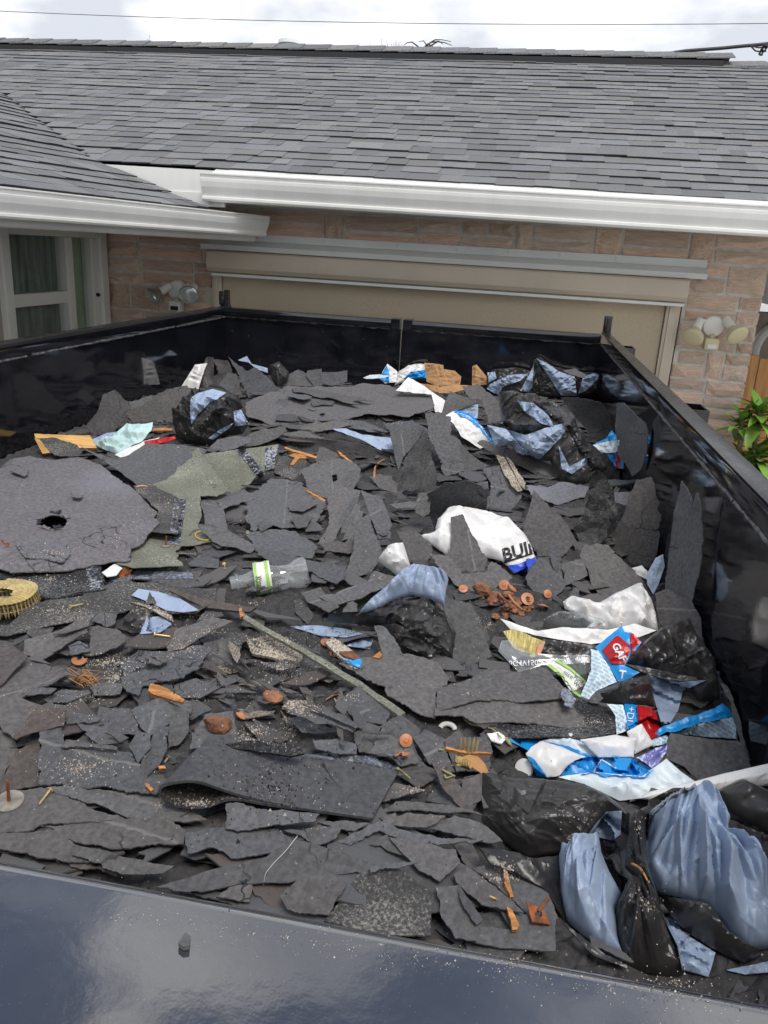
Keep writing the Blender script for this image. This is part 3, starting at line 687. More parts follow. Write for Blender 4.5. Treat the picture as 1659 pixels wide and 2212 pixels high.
# ================================================================ sky line: wire, service drop, plants beyond the ridge
def wire(name, label, pts, r, grp=None):
    o = MB().tube(pts, r, 6).obj(name, M['wire'], None, True, loc=pts[0]); return props(o, label, 'wire', grp)
a, b = at_y(-60, 21, 19), at_y(1720, 50, 19)
pts = [a + (b - a) * u - np.array([0, 0, .22 * 4 * u * (1 - u) * .55]) for u in np.linspace(0, 1, 24)]; pts = [a + (a - b) * .8 + np.array([0, 0, .9])] + pts + [b + (b - a) * .8 + np.array([0, 0, .9])]
wire('utility_wire', 'thin overhead wire crossing the whole cloudy sky', pts, .0065)
q = [(1395, 123), (1420, 117), (1447, 115), (1480, 110), (1520, 107), (1560, 104), (1600, 100), (1640, 96.5), (1680, 92), (1900, 66), (2300, 10)]
wire('service_cable', 'twisted black service cable rising from the ridge at the right', [at_y(x, y, 9.3) for x, y in q], .016)
ins = thing('insulator', 'dark insulator clamp on the service cable in the right corner of the sky', 'insulator', at_y(1650, 104, 9.3))
for px, py, rr in ((1652, 103, .032), (1646, 111, .026)):
    p = at_y(px, py, 9.25); autosmooth(MB().lathe([(-.04, .006), (-.03, rr), (-.01, rr * .7), (.01, rr), (.03, rr * .6), (.04, .006)], p, (.3, 0, 1), 12).obj('disc', M['rubber'], ins))
MB().tube([at_y(1622, 100, 9.25), at_y(1632, 110, 9.25), at_y(1644, 112, 9.25)], .007, 6).tube([at_y(1622, 99, 9.25), at_y(1638, 103, 9.25), at_y(1652, 102, 9.25)], .007, 6).obj('lead', M['wire'], ins)
def twiggy(name, label, cat, tips, root_px, y0, rad, group=None):
    r_ = random.Random(int(root_px[0])); root = at_y(root_px[0], root_px[1], y0); t = thing(name, label, cat, (root[0], y0, 0)); m = MB()
    m.tube([(root[0], y0, 0.0), root], [.09, rad * 1.6], 8); m.obj('trunk', M['twig'], t); c = MB()
    for ch in tips:
        pp_ = [root] + [at_y(px, py, y0 + r_.uniform(-.1, .1)) for px, py in ch]
        c.tube(pp_, list(np.linspace(rad, rad * .3, len(pp_))), 5)
    c.obj('crown', M['twig'], t)
twiggy('dead_tree', 'bare crooked twigs of a tree showing above the ridge', 'tree', [[(921, 97), (930, 92), (948, 89), (957, 96)], [(930, 92), (940, 86), (955, 86), (975, 90)], [(921, 97), (915, 88), (905, 90)], [(945, 90), (960, 92), (976, 98)], [(900, 98), (890, 91), (880, 92), (872, 98)], [(922, 96), (932, 98), (938, 103)]], (912, 110), 11.0, .012)
twiggy('palm', 'thin spiky palm blades poking above the ridge left of the bare twigs', 'tree', [[(858 + dx, 108), (857 + dx * 1.5, 86 + abs(dx))] for dx in (-12, -8, -5, -2, 0, 3, 5, 8, 11)] + [[(826, 105), (824, 82)], [(838, 106), (835, 86)]], (850, 116), 11.3, .007)
twiggy('sapling', 'single thin shoot rising above the ridge right of the roof vents', 'tree', [[(797, 104), (798, 92)], [(796, 104), (794, 97)]], (797, 112), 11.6, .006)
twiggy('sapling', 'lone thin shoot rising above the left part of the ridge', 'tree', [[(321, 92), (323, 76)], [(321, 92), (318, 84)]], (320, 100), 11.6, .006)
# ================================================================ the load: materials
FELT_HUES = [(1, 1, 1), (.96, .99, 1.05), (1.04, .99, .96), (1.0, .99, .98), (.92, .95, 1.0), (1.06, 1.0, .96), (1, 1, 1)]
def felt(name, col, line=None, var=.17, spray=None, **kw):
    m = mat(name, col, 0.92, spec=0.25, var=var, hue=FELT_HUES, n_scale=120, n_amt=0.24, n_detail=8, bump=0.45, b_scale=330, b_dist=0.0012, **kw)
    t = m.node_tree; p = t.nodes['Principled BSDF']; src = p.inputs['Base Color'].links[0].from_socket
    tco = N(t, 'ShaderNodeTexCoord'); oi = N(t, 'ShaderNodeObjectInfo'); va = N(t, 'ShaderNodeVectorMath', operation='ADD'); L(t, tco.outputs['Object'], va.inputs[0]); L(t, oi.outputs['Location'], va.inputs[1])
    ns = N(t, 'ShaderNodeTexNoise', i_Scale=9.0, i_Detail=4.0); L(t, va.outputs[0], ns.inputs['Vector']); wv = N(t, 'ShaderNodeVectorMath', operation='MULTIPLY_ADD'); L(t, ns.outputs['Color'], wv.inputs[0]); wv.inputs[1].default_value = (.12, .12, .12); L(t, va.outputs[0], wv.inputs[2])
    vo = N(t, 'ShaderNodeTexVoronoi', feature='DISTANCE_TO_EDGE', i_Scale=11.0); L(t, wv.outputs[0], vo.inputs['Vector'])
    ck = N(t, 'ShaderNodeMapRange'); ck.inputs['From Min'].default_value = .004; ck.inputs['From Max'].default_value = .016; ck.inputs['To Min'].default_value = 1; ck.inputs['To Max'].default_value = 0; L(t, vo.outputs['Distance'], ck.inputs['Value'])
    nm = N(t, 'ShaderNodeTexNoise', i_Scale=6.0, i_Detail=3.0); L(t, va.outputs[0], nm.inputs['Vector']); km = N(t, 'ShaderNodeMapRange'); km.inputs['From Min'].default_value = .56; km.inputs['From Max'].default_value = .64; km.inputs['To Max'].default_value = .85; L(t, nm.outputs['Fac'], km.inputs['Value'])
    cm_ = N(t, 'ShaderNodeMath', operation='MULTIPLY'); L(t, ck.outputs[0], cm_.inputs[0]); L(t, km.outputs[0], cm_.inputs[1])
    mc = N(t, 'ShaderNodeMix', data_type='RGBA'); L(t, cm_.outputs[0], mc.inputs[0]); L(t, src, mc.inputs[6]); mc.inputs[7].default_value = (.012, .011, .011, 1)      # hairline cracks
    vs = N(t, 'ShaderNodeTexVoronoi', feature='F1', i_Scale=95.0); L(t, va.outputs[0], vs.inputs['Vector']); sk = N(t, 'ShaderNodeMapRange'); sk.inputs['From Min'].default_value = .10; sk.inputs['From Max'].default_value = .17; sk.inputs['To Min'].default_value = 1; sk.inputs['To Max'].default_value = 0; L(t, vs.outputs['Distance'], sk.inputs['Value'])
    sx = N(t, 'ShaderNodeSeparateColor'); L(t, vs.outputs['Color'], sx.inputs[0]); gt_ = N(t, 'ShaderNodeMath', operation='GREATER_THAN'); gt_.inputs[1].default_value = .72; L(t, sx.outputs[0], gt_.inputs[0])
    sm_ = N(t, 'ShaderNodeMath', operation='MULTIPLY'); L(t, sk.outputs[0], sm_.inputs[0]); L(t, gt_.outputs[0], sm_.inputs[1]); s2 = N(t, 'ShaderNodeMath', operation='MULTIPLY'); s2.inputs[1].default_value = .6; L(t, sm_.outputs[0], s2.inputs[0])
    md = N(t, 'ShaderNodeMix', data_type='RGBA'); L(t, s2.outputs[0], md.inputs[0]); L(t, mc.outputs[2], md.inputs[6]); md.inputs[7].default_value = (.30, .27, .24, 1)          # specks of granule dust
    L(t, md.outputs[2], p.inputs['Base Color'])
    if spray is not None:
        nn = N(t, 'ShaderNodeTexNoise', i_Scale=2.6, i_Detail=4.0); L(t, va.outputs[0], nn.inputs['Vector']); kk = N(t, 'ShaderNodeMapRange'); kk.inputs['From Min'].default_value = .47; kk.inputs['From Max'].default_value = .68; kk.inputs['To Max'].default_value = .7; L(t, nn.outputs['Fac'], kk.inputs['Value'])
        ms = N(t, 'ShaderNodeMix', data_type='RGBA'); L(t, kk.outputs[0], ms.inputs[0]); L(t, md.outputs[2], ms.inputs[6]); ms.inputs[7].default_value = (*spray, 1); L(t, ms.outputs[2], p.inputs['Base Color'])
    if line is not None:       # pale adhesive stripe printed across the back of the shingle
        t = m.node_tree; p = t.nodes['Principled BSDF']; src = p.inputs['Base Color'].links[0].from_socket
        uvn = N(t, 'ShaderNodeUVMap'); mp_ = N(t, 'ShaderNodeMapping'); mp_.inputs['Rotation'].default_value = (0, 0, R_(line)); L(t, uvn.outputs[0], mp_.inputs[0])
        sp = N(t, 'ShaderNodeSeparateXYZ'); L(t, mp_.outputs[0], sp.inputs[0])
        nz = N(t, 'ShaderNodeTexNoise', i_Scale=60.0, i_Detail=4.0); L(t, uvn.outputs[0], nz.inputs['Vector'])
        nd = N(t, 'ShaderNodeMath', operation='MULTIPLY_ADD'); nd.inputs[1].default_value = .008; nd.inputs[2].default_value = -.004; L(t, nz.outputs['Fac'], nd.inputs[0])
        sm = N(t, 'ShaderNodeMath', operation='ADD'); L(t, sp.outputs['Y'], sm.inputs[0]); L(t, nd.outputs[0], sm.inputs[1])
        ab = N(t, 'ShaderNodeMath', operation='ABSOLUTE'); L(t, sm.outputs[0], ab.inputs[0])
        rg = N(t, 'ShaderNodeMapRange'); rg.inputs['From Min'].default_value = .0012; rg.inputs['From Max'].default_value = .0032; rg.inputs['To Min'].default_value = 1; rg.inputs['To Max'].default_value = 0; L(t, ab.outputs[0], rg.inputs['Value'])
        n2 = N(t, 'ShaderNodeTexNoise', i_Scale=25.0, i_Detail=6.0); L(t, uvn.outputs[0], n2.inputs['Vector'])
        r2 = N(t, 'ShaderNodeMapRange'); r2.inputs['From Min'].default_value = .38; r2.inputs['From Max'].default_value = .52; r2.inputs['To Max'].default_value = .7; L(t, n2.outputs['Fac'], r2.inputs['Value'])
        mu = N(t, 'ShaderNodeMath', operation='MULTIPLY'); L(t, rg.outputs[0], mu.inputs[0]); L(t, r2.outputs[0], mu.inputs[1])
        mx_ = N(t, 'ShaderNodeMix', data_type='RGBA'); L(t, mu.outputs[0], mx_.inputs[0]); L(t, src, mx_.inputs[6]); mx_.inputs[7].default_value = (.22, .21, .20, 1); L(t, mx_.outputs[2], p.inputs['Base Color'])
    return m
FC = (0.116, 0.115, 0.116)
M['felt'] = felt('dark_felt_backing', FC)
M['line0'] = felt('felt_with_pale_stripe', FC, 8); M['line1'] = felt('felt_with_pale_stripe_steep', FC, 75); M['line2'] = felt('felt_with_pale_stripe_slant', FC, -50)
M['felt_brown'] = felt('brownish_felt', (0.112, 0.100, 0.095), var=.12)
M['felt_violet'] = felt('weathered_violet_grey_felt', (0.150, 0.147, 0.158), var=.04, spray=(.25, .25, .29))
def gran(name, c_dark, c_mid, c_light, f, p=(.40, .52, .66)):
    m = mat(name, c_mid, 0.85, var=.1, bump=.7, b_scale=330, b_dist=.003); t = m.node_tree; pb = t.nodes['Principled BSDF']
    tcn = N(t, 'ShaderNodeTexCoord'); a = N(t, 'ShaderNodeTexNoise', i_Scale=f, i_Detail=3.0, i_Roughness=.8); L(t, tcn.outputs['Object'], a.inputs['Vector'])
    b = N(t, 'ShaderNodeTexNoise', i_Scale=9.0, i_Detail=5.0); L(t, tcn.outputs['Object'], b.inputs['Vector'])
    mm = N(t, 'ShaderNodeMath', operation='MULTIPLY_ADD'); mm.inputs[1].default_value = .5; mm.inputs[2].default_value = -.25; L(t, b.outputs['Fac'], mm.inputs[0])
    ad_ = N(t, 'ShaderNodeMath', operation='ADD'); L(t, a.outputs['Fac'], ad_.inputs[0]); L(t, mm.outputs[0], ad_.inputs[1])
    r = N(t, 'ShaderNodeValToRGB'); L(t, ad_.outputs[0], r.inputs[0])
    r.color_ramp.elements[0].position = p[0]; r.color_ramp.elements[0].color = (*c_dark, 1); r.color_ramp.elements[1].position = p[2]; r.color_ramp.elements[1].color = (*c_light, 1)
    e = r.color_ramp.elements.new(p[1]); e.color = (*c_mid, 1); L(t, r.outputs[0], pb.inputs['Base Color']); return m
M['gran_grey'] = gran('worn_grey_granules', (.045, .044, .044), (.085, .083, .08), (.30, .28, .25), 230, (.42, .54, .70))
M['gran_black'] = gran('black_granules', (.012, .012, .013), (.03, .03, .032), (.22, .22, .22), 260, (.42, .52, .70))
M['gran_light'] = gran('pale_speckled_granules', (.05, .045, .04), (.22, .19, .15), (.55, .48, .38), 240, (.36, .48, .60))
M['olive'] = gran('olive_green_granules', (.135, .136, .108), (.190, .194, .150), (.32, .33, .26), 190, (.34, .52, .70))
M['tar'] = gran('tar_strip', (.014, .014, .018), (.06, .062, .075), (.38, .40, .46), 120, (.42, .50, .60))
M['tar_blue'] = gran('blue_grey_sealant', (.06, .07, .09), (.15, .17, .21), (.34, .37, .43), 130, (.36, .50, .64))
M['asphalt'] = gran('shiny_asphalt', (.006, .006, .006), (.016, .016, .017), (.10, .10, .10), 120, (.40, .55, .72)); M['asphalt'].node_tree.nodes['Principled BSDF'].inputs['Roughness'].default_value = .35
M['bag_black'] = mat('black_plastic_film', (.038, .036, .035), .33, var=.25, n_scale=12, n_amt=.25)
M['bag_blue'] = mat('blue_grey_plastic_film', (.33, .41, .545), .43, var=.08, n_scale=6, n_amt=.07)
M['white_film'] = mat('white_plastic_film', (.80, .79, .77), .42, var=.04, n_scale=8, n_amt=.05)
M['white_shade'] = mat('pale_blue_white_film', (.66, .74, .78), .42, n_scale=8, n_amt=.06)
M['teal_paper'] = mat('pale_teal_paper', (.52, .70, .69), .6, n_scale=10, n_amt=.10, bump=.2, b_scale=60)
M['blue_print'] = mat('bright_blue_print', (.012, .30, .72), .33, n_scale=9, n_amt=.12)
M['red_print'] = mat('bright_red_print', (.50, .012, .016), .3, n_scale=9, n_amt=.15)
M['royal'] = mat('royal_blue_print', (.02, .07, .55), .35)
M['navy'] = mat('navy_foil', (.03, .035, .30), .25, n_scale=30, n_col=(.25, .26, .5))
M['brown_paper'] = mat('brown_kraft_paper', (.40, .225, .105), .8, n_scale=12, n_amt=.12, bump=.2, b_scale=90)
M['ink'] = mat('black_ink', (.012, .012, .013), .4); M['white_ink'] = mat('white_ink', (.85, .85, .85), .4); M['grey_ink'] = mat('grey_ink', (.20, .23, .22), .5)
M['green_print'] = mat('lime_green_print', (.36, .62, .13), .4)
M['wood'] = mat('fresh_plywood', (.72, .42, .15), .7, var=.15, n_scale=5, n_amt=.22, stretch=(1.5, 18, 18), bump=.3, b_scale=60)
M['wood_or'] = mat('orange_wood', (.50, .22, .07), .75, var=.2, n_scale=8, n_amt=.35, stretch=(4, 20, 20), bump=.5, b_scale=80)
M['bark'] = mat('red_brown_bark', (.26, .115, .06), .8, var=.3, n_scale=40, n_amt=.4, bump=.7, b_scale=90)
M['orange'] = mat('orange_plastic', (.45, .18, .08), .45, var=.32, n_scale=30, n_amt=.12)
M['rust'] = mat('rust', (.30, .095, .03), .85, var=.2, n_scale=60, n_amt=.5, bump=.5, b_scale=150)
M['steel'] = mat('dull_steel', (.38, .34, .28), .45, metal=.6, n_scale=60, n_amt=.3)
M['brass'] = mat('yellow_zinc', (.78, .60, .26), .34, metal=.55, var=.15, n_scale=90, n_amt=.2)
M['yellow'] = mat('yellow_rubber', (.65, .42, .05), .5)
M['gold'] = mat('gold_straw', (.50, .40, .13), .6, n_scale=10, n_amt=.5, stretch=(30, 3, 3))
M['clear'] = glass_mat('clear_plastic', (.93, .95, .95), .05, .16, .8, .12)
M['clear_label'] = mat('bottle_label', (.78, .82, .74), .4)
M['dry_leaf'] = mat('dry_brown_leaf', (.42, .21, .075), .6, n_scale=20, n_amt=.2)
M['moss'] = mat('yellow_green_sprig', (.33, .33, .12), .8)
# printed paper: fine pale-blue lines of type
def print_mat():
    m = mat('paper_with_fine_blue_print', (.70, .80, .86), .5, n_scale=9, n_amt=.05); t = m.node_tree; p = t.nodes['Principled BSDF']; src = p.inputs['Base Color'].links[0].from_socket
    uvn = N(t, 'ShaderNodeUVMap'); mp_ = N(t, 'ShaderNodeMapping'); mp_.inputs['Rotation'].default_value = (0, 0, R_(28)); L(t, uvn.outputs[0], mp_.inputs[0])
    br = N(t, 'ShaderNodeTexBrick', i_Scale=1.0); br.inputs['Color1'].default_value = (1, 1, 1, 1); br.inputs['Color2'].default_value = (.8, .8, .8, 1); br.inputs['Mortar'].default_value = (0, 0, 0, 1)
    br.inputs['Brick Width'].default_value = .012; br.inputs['Row Height'].default_value = .0065; br.inputs['Mortar Size'].default_value = .0016; br.inputs['Mortar Smooth'].default_value = .3; L(t, mp_.outputs[0], br.inputs['Vector'])
    mx_ = N(t, 'ShaderNodeMix', data_type='RGBA'); L(t, br.outputs['Color'], mx_.inputs[0]); L(t, src, mx_.inputs[6]); mx_.inputs[7].default_value = (.36, .55, .66, 1); L(t, mx_.outputs[2], p.inputs['Base Color']); return m
M['printed'] = print_mat()

# ================================================================ the load: heap surface and sheet builder
HOLLOWS = [(-.06, 2.38, .16, .16), (.33, 2.9, .14, .12), (.38, 2.0, .10, .12), (-.55, 2.62, .14, .05), (.14, .86, .08, .10), (.40, 1.15, .07, .10), (-.20, 1.45, .06, .05), (-.62, .80, .06, .05)]
def heap(x, y):
    x = np.asarray(x, dtype=float); y = np.asarray(y, dtype=float)
    z = -0.335 + .085 * np.exp(-(((x + .55) / .65) ** 2 + ((y - 3.35) / .55) ** 2)) + .03 * np.exp(-(((x - .1) / .35) ** 2 + ((y - 3.6) / .5) ** 2))
    z = z - .03 * np.exp(-(((x + .9) / .5) ** 2 + ((y - 2.3) / .35) ** 2)) - .035 * np.exp(-((y - .35) / .25) ** 2) - .10 * np.exp(-(((x - .30) / .20) ** 2 + ((y - .50) / .22) ** 2)) * 0
    z = z - .03 * np.exp(-((y - 4.4) / .15) ** 2)
    for hx_, hy_, hr_, hd_ in HOLLOWS: z = z - hd_ * np.exp(-(((x - hx_) ** 2 + (y - hy_) ** 2) / hr_ ** 2))
    return RIM + z + .016 * fbm(x * 2.2, y * 2.2, 3, 7)
BV = []                                       # (bvh, pixel bounds) of everything lying in the load so far
from mathutils.bvhtree import BVHTree
def proj_px(V):
    c = (np.asarray(V) - CP) @ CR.T
    return np.stack([PPX + FPX * c[:, 0] / c[:, 2], PPY + FPX * c[:, 1] / c[:, 2]], 1)
def register(V, F):
    p = proj_px(V); BV.append((BVHTree.FromPolygons([tuple(v) for v in np.asarray(V).tolist()], F), p[:, 0].min(), p[:, 0].max(), p[:, 1].min(), p[:, 1].max()))
def first_hit(px, py, d=None):
    d = ray(px, py); d = d / np.linalg.norm(d); best = None; dv = Vector(d.tolist()); o = Vector((0, 0, CAMZ))
    for b, x0, x1, y0, y1 in BV:
        if x0 - 2 <= px <= x1 + 2 and y0 - 2 <= py <= y1 + 2:
            loc, nn, i, dist = b.ray_cast(o, dv)
            if loc is not None and (best is None or dist < best[2]): best = (np.array(loc), np.array(nn), dist)
    return best
gx = np.linspace(XL + .002, XRT - .002, 190); gyy = np.linspace(YN + .002, YF - .014, 360)
GXX, GYY = np.meshgrid(gx, gyy); hz = heap(GXX, GYY) + .016 * np.abs(fbm(GXX * 16, GYY * 16, 4, 3)) + .010 * rng.random(GXX.shape) - .030
HV = np.stack([GXX.ravel(), GYY.ravel(), hz.ravel()], 1); nx_ = len(gx)
HF = [(j * nx_ + i, j * nx_ + i + 1, (j + 1) * nx_ + i + 1, (j + 1) * nx_ + i) for j in range(len(gyy) - 1) for i in range(nx_ - 1)]
M['rubble'] = felt('gap_shaded_rubble', (.058, .056, .056), var=0)  # coloured darker than the felt so gaps between scraps read as shade
ho = add('debris_heap', HV, HF, M['rubble'], None, False); props(ho, 'packed roofing rubble filling the trailer bed, darkened to shade the gaps', 'rubble', kind='stuff')
register(HV, HF)
def heap_hit(px, py):
    d = ray(px, py); d = d / d[1]; ys = np.linspace(.3, 5.2, 500); P = CP[None] + d[None] * ys[:, None]
    z = heap(np.clip(P[:, 0], XL, XRT), np.clip(P[:, 1], YN, YF)); k = np.argmax(P[:, 2] < z)
    if not (P[:, 2] < z).any() or ys[k] > 4.25: k = int((4.22 - .3) / 4.9 * 499)
    return P[k]
REG = {'A': (0, 1100, 900 / 1659), 'B': (800, 1100, 900 / 1659), 'C': (1600, 1100, 900 / 1659), 'D': (0, 1900, 900 / 1659), 'E': (800, 1900, 900 / 1659), 'F': (1600, 1900, 900 / 1659),
       'G': (0, 2700, 1250 / 1659), 'H': (1250, 2400, 1250 / 1659), 'K': (500, 1150, 800 / 1659), 'R': (1150, 1150, 900 / 1659), 'W': (1600, 1850, 600 / 1659), 'P': None}
def cv(reg, pts):
    if REG[reg] is None: return [tuple(map(float, p)) for p in pts]
    x0, y0, k = REG[reg]; return [((x0 + p[0] * k) * .6636, (y0 + p[1] * k) * .6636) for p in pts]
def inside(P, poly):
    x, y = P[:, 0], P[:, 1]; r = np.zeros(len(P), bool); n = len(poly); j = n - 1
    for i in range(n):
        xi, yi = poly[i]; xj, yj = poly[j]
        c = ((yi > y) != (yj > y)) & (x < (xj - xi) * (y - yi) / (yj - yi + 1e-12) + xi); r ^= c; j = i
    return r
def bdist(P, poly):
    A = np.asarray(poly); B = np.roll(A, -1, 0); D = B - A; best = np.full(len(P), 1e9)
    for a, d in zip(A, D):
        t = np.clip(((P - a) @ d) / (d @ d + 1e-12), 0, 1); q = a + t[:, None] * d; best = np.minimum(best, np.hypot(*(P - q).T))
    return best
def torn_edge(poly, amp, rg, step):
    out = []; n = len(poly); poly = np.asarray(poly); s = rg.uniform(0, 100)
    for i in range(n):
        a, b = poly[i], poly[(i + 1) % n]; d = b - a; ln = np.hypot(*d)
        if ln < 1e-6: continue
        m = max(1, int(ln / step)); nv = np.array([-d[1], d[0]]) / ln; t = np.arange(m) / m
        w_ = np.sin(np.pi * t) ** .5 if m > 1 else np.zeros(1)
        rough = rg.uniform(.35, 1.25)
        off = amp * rough * w_ * (fbm(s + t * ln * 28, np.full(m, s), 3, 5, .6) + .5 * (rg.random(m) - .5))
        for k in range(m): out.append(a + d * t[k] + nv * off[k] + (d / ln) * (rg.random() - .5) * step * .5 * (k > 0))
        s += ln * 28
    return np.array(out)
def tri(x): return np.abs((x % 1.0) - .5) * 2
def crumple(u, v, rg, wl, amp, octv=4):
    """creased film: overlapping straight folds, each a lopsided ridge that tapers out at its ends"""
    lo_u, hi_u, lo_v, hi_v = u.min(), u.max(), v.min(), v.max(); ar = (hi_u - lo_u) * (hi_v - lo_v); a0 = rg.uniform(0, math.pi); tot = 0
    for k in range(octv):
        l_ = wl * .56 ** k; n = int(min(130, max(7, 1.7 * ar / (l_ * l_)))); d = np.zeros_like(u)
        for _ in range(n):
            a = a0 + rg.normal(0, .55) if rg.random() < .7 else rg.uniform(0, math.pi); ca, sa = math.cos(a), math.sin(a)
            du, dv_ = u - rg.uniform(lo_u, hi_u), v - rg.uniform(lo_v, hi_v); L2 = l_ * rg.uniform(.5, 1.5); sl = du * ca + dv_ * sa
            q = dv_ * ca - du * sa - rg.normal(0, .5) / l_ * sl * sl * .35; w1 = l_ * rg.uniform(.10, .55); w2 = w1 * rg.uniform(.25, .9)
            p = 1 - np.where(q > 0, q / w1, -q / w2); h = np.clip(p, 0, 1) * np.clip(1.6 * (1 - np.abs(sl) / L2), 0, 1); d = np.maximum(d, h * rg.uniform(.35, 1))
        tot = tot + d * amp * .55 ** k
    return tot - .35 * amp
DRAPED = {'print', 'tar_strip', 'emblem', 'band', 'strip', 'lining', 'blue_film'}
SEED = [0]
def sheet(reg, poly, m, name, parent=None, lean=(0, 0), torn=1.0, thick=.0019, bend=.5, wr=None, bulge=0., gather=None, holes=(), n_in=None, lift=.004, anchor=None, solid=False, cap=.07, wall=False, nz=1.0, push=True, smooth=None, edge_down=0., roll=None, drape=None, depth=None):
    """build one sheet from its outline: it is laid on the heap (or on what already lies there) as a plane
    with its own lean, then bent, curled, crumpled and given thickness"""
    SEED[0] += 1; rg = np.random.default_rng(1000 + SEED[0])
    pp_ = np.array(cv(reg, poly)); up_ = math.hypot(*lean) > .75
    if drape is None: drape = name in DRAPED
    if anchor is not None: c = np.array(cv(reg, [anchor])[0])
    elif up_: c = np.array([pp_[:, 0].mean() * .6 + .4 * pp_[np.argmax(pp_[:, 1]), 0], pp_[:, 1].max() - .12 * np.ptp(pp_[:, 1])])   # stands on its lower edge
    else: c = pp_.mean(0)
    A = heap_hit(*c) if depth is None else at_y(c[0], c[1], depth)
    if wall: A = at_x(c[0], c[1], XRT - .02)
    e = .05; hx = (heap(A[0] + e, A[1]) - heap(A[0] - e, A[1])) / (2 * e); hy = (heap(A[0], A[1] + e) - heap(A[0], A[1] - e)) / (2 * e)
    n = np.array([-.6 * hx + lean[0], -.6 * hy - .06 + lean[1], nz]); n /= np.linalg.norm(n)
    e1 = np.array([1.0, 0, 0]) - n * n[0]; e1 /= np.linalg.norm(e1); e2 = np.cross(n, e1)
    shift = lift; uvmode = None
    for it in range(3):
        A2 = A + n * shift
        D = np.array([ray(*p) for p in pp_]); t = ((A2 - CP) @ n) / (D @ n); t0_ = np.median(t); t = np.where((t < .2 * t0_) | (t > 1.8 * t0_), t0_, t); W = CP + D * t[:, None]
        uv = np.stack([(W - A2) @ e1, (W - A2) @ e2], 1)
        if it == 0:
            size = math.sqrt(abs(.5 * np.sum(uv[:, 0] * np.roll(uv[:, 1], -1) - uv[:, 1] * np.roll(uv[:, 0], -1))))
        if it == 2 or not push: break
        # move it up until it lies in front of what is already there
        K = []
        for q in np.vstack([.93 * pp_ + .07 * pp_.mean(0), .8 * (pp_ + np.roll(pp_, 1, 0)) / 2 + .2 * pp_.mean(0), .5 * pp_ + .5 * pp_.mean(0), pp_.mean(0)[None]]):
            h = first_hit(*q)
            if h is None: continue
            d = ray(*q); d /= np.linalg.norm(d); tp = ((A2 - CP) @ n) / (d @ n); K.append((tp - h[2]) * abs(d @ n) + .005)
        if K:
            k = np.percentile(K, 93)
            if k > 0: shift += min(k, cap)
    area2 = np.sum(uv[:, 0] * np.roll(uv[:, 1], -1) - uv[:, 1] * np.roll(uv[:, 0], -1))
    if area2 < 0: uv = uv[::-1]
    per = np.sum(np.hypot(*(uv - np.roll(uv, 1, 0)).T)); step = max(.0028, min(.011, per / 210)) if torn > 0 else per / 60
    ed = torn_edge(uv,   .0072 * torn * min(1.6, max(.5, size / .15)), rg, step) if torn > 0 else torn_edge(uv, 1e-5, rg, step)
    soft = wr is not None or bulge > 0 or gather is not None
    if n_in is None: n_in = int(min(11000, max(250, (size / .0042) ** 2))) if soft else int(min(420, max(40, (size / .018) ** 2)))
    g = size / math.sqrt(n_in); lo, hi = ed.min(0), ed.max(0)
    xs, ys = np.meshgrid(np.arange(lo[0], hi[0], g), np.arange(lo[1], hi[1], g * .87)); xs[1::2] += g / 2
    P = np.stack([xs.ravel(), ys.ravel()], 1) + rg.uniform(-.18, .18, (xs.size, 2)) * g; P = P[inside(P, ed)]
    if len(P): P = P[bdist(P, ed) > .45 * g]
    loops = [ed]
    for (hp, sc) in holes:
        hq = np.array(cv(reg, hp)); D = np.array([ray(*p) for p in hq]); t = ((A2 - CP) @ n) / (D @ n); Wh = CP + D * t[:, None]
        hu = np.stack([(Wh - A2) @ e1, (Wh - A2) @ e2], 1); hu = torn_edge(hu, .004 * sc, rg, .006); loops.append(hu)
        P = P[~inside(P, hu)]; P = P[bdist(P, hu) > .4 * g]
    allp = np.vstack(loops + [P]); k0 = 0; edges = []
    for lp in loops: edges += [(k0 + i, k0 + (i + 1) % len(lp)) for i in range(len(lp))]; k0 += len(lp)
    v2, _, fc_, _, _, _ = geometry.delaunay_2d_cdt([Vector(p) for p in allp.tolist()], edges, [], 2 if holes else 1, 1e-5)
    Q = np.array([tuple(v) for v in v2]); 
    if holes:
        cen = np.array([Q[list(f)].mean(0) for f in fc_]); ok = inside(cen, ed)
        for lp in loops[1:]: ok &= ~inside(cen, lp)
        fc_ = [f for f, o in zip(fc_, ok) if o]
    fc_ = [tuple(f) for f in fc_]
    u, v = Q[:, 0], Q[:, 1]; s_ = max(size, .05); d = np.zeros(len(Q))
    if bend:
        a = rg.uniform(0, math.pi); q = (u * math.cos(a) + v * math.sin(a)) / s_
        d += bend * s_ * (.095 * rg.choice([-1, 1, 1]) * (q * q - .15) + .035 * fbm(u / s_ * 1.3, v / s_ * 1.3, 2, SEED[0] % 40)) + bend * .004 * fbm(u * 16, v * 16, 3, SEED[0] % 31)
    bd = bdist(Q, ed)
    if not soft and bend: d += bend * .010 * np.exp(-bd / .016) * np.clip(.25 + fbm(u * 9 + 3, v * 9, 2, SEED[0] % 37), -.4, 1.2)
    if roll is not None:                      # curl about an axis: (direction degrees, height)
        a = R_(roll[0]); q = (u * math.cos(a) + v * math.sin(a)); q = (q - q.min()) / (q.max() - q.min()); d += roll[1] * q ** 2
    if bulge:
        Rb = bulge_r = max(.02, .55 * s_); tb = np.clip(bd / Rb, 0, 1); d += bulge * np.sqrt(1 - (1 - tb) ** 2)
    if edge_down: d -= edge_down * np.exp(-bd / .02)
    if wr is not None:
        fade = np.clip(bd / .012, .25, 1); d += crumple(u, v, rg, wr[0], wr[1]) * fade
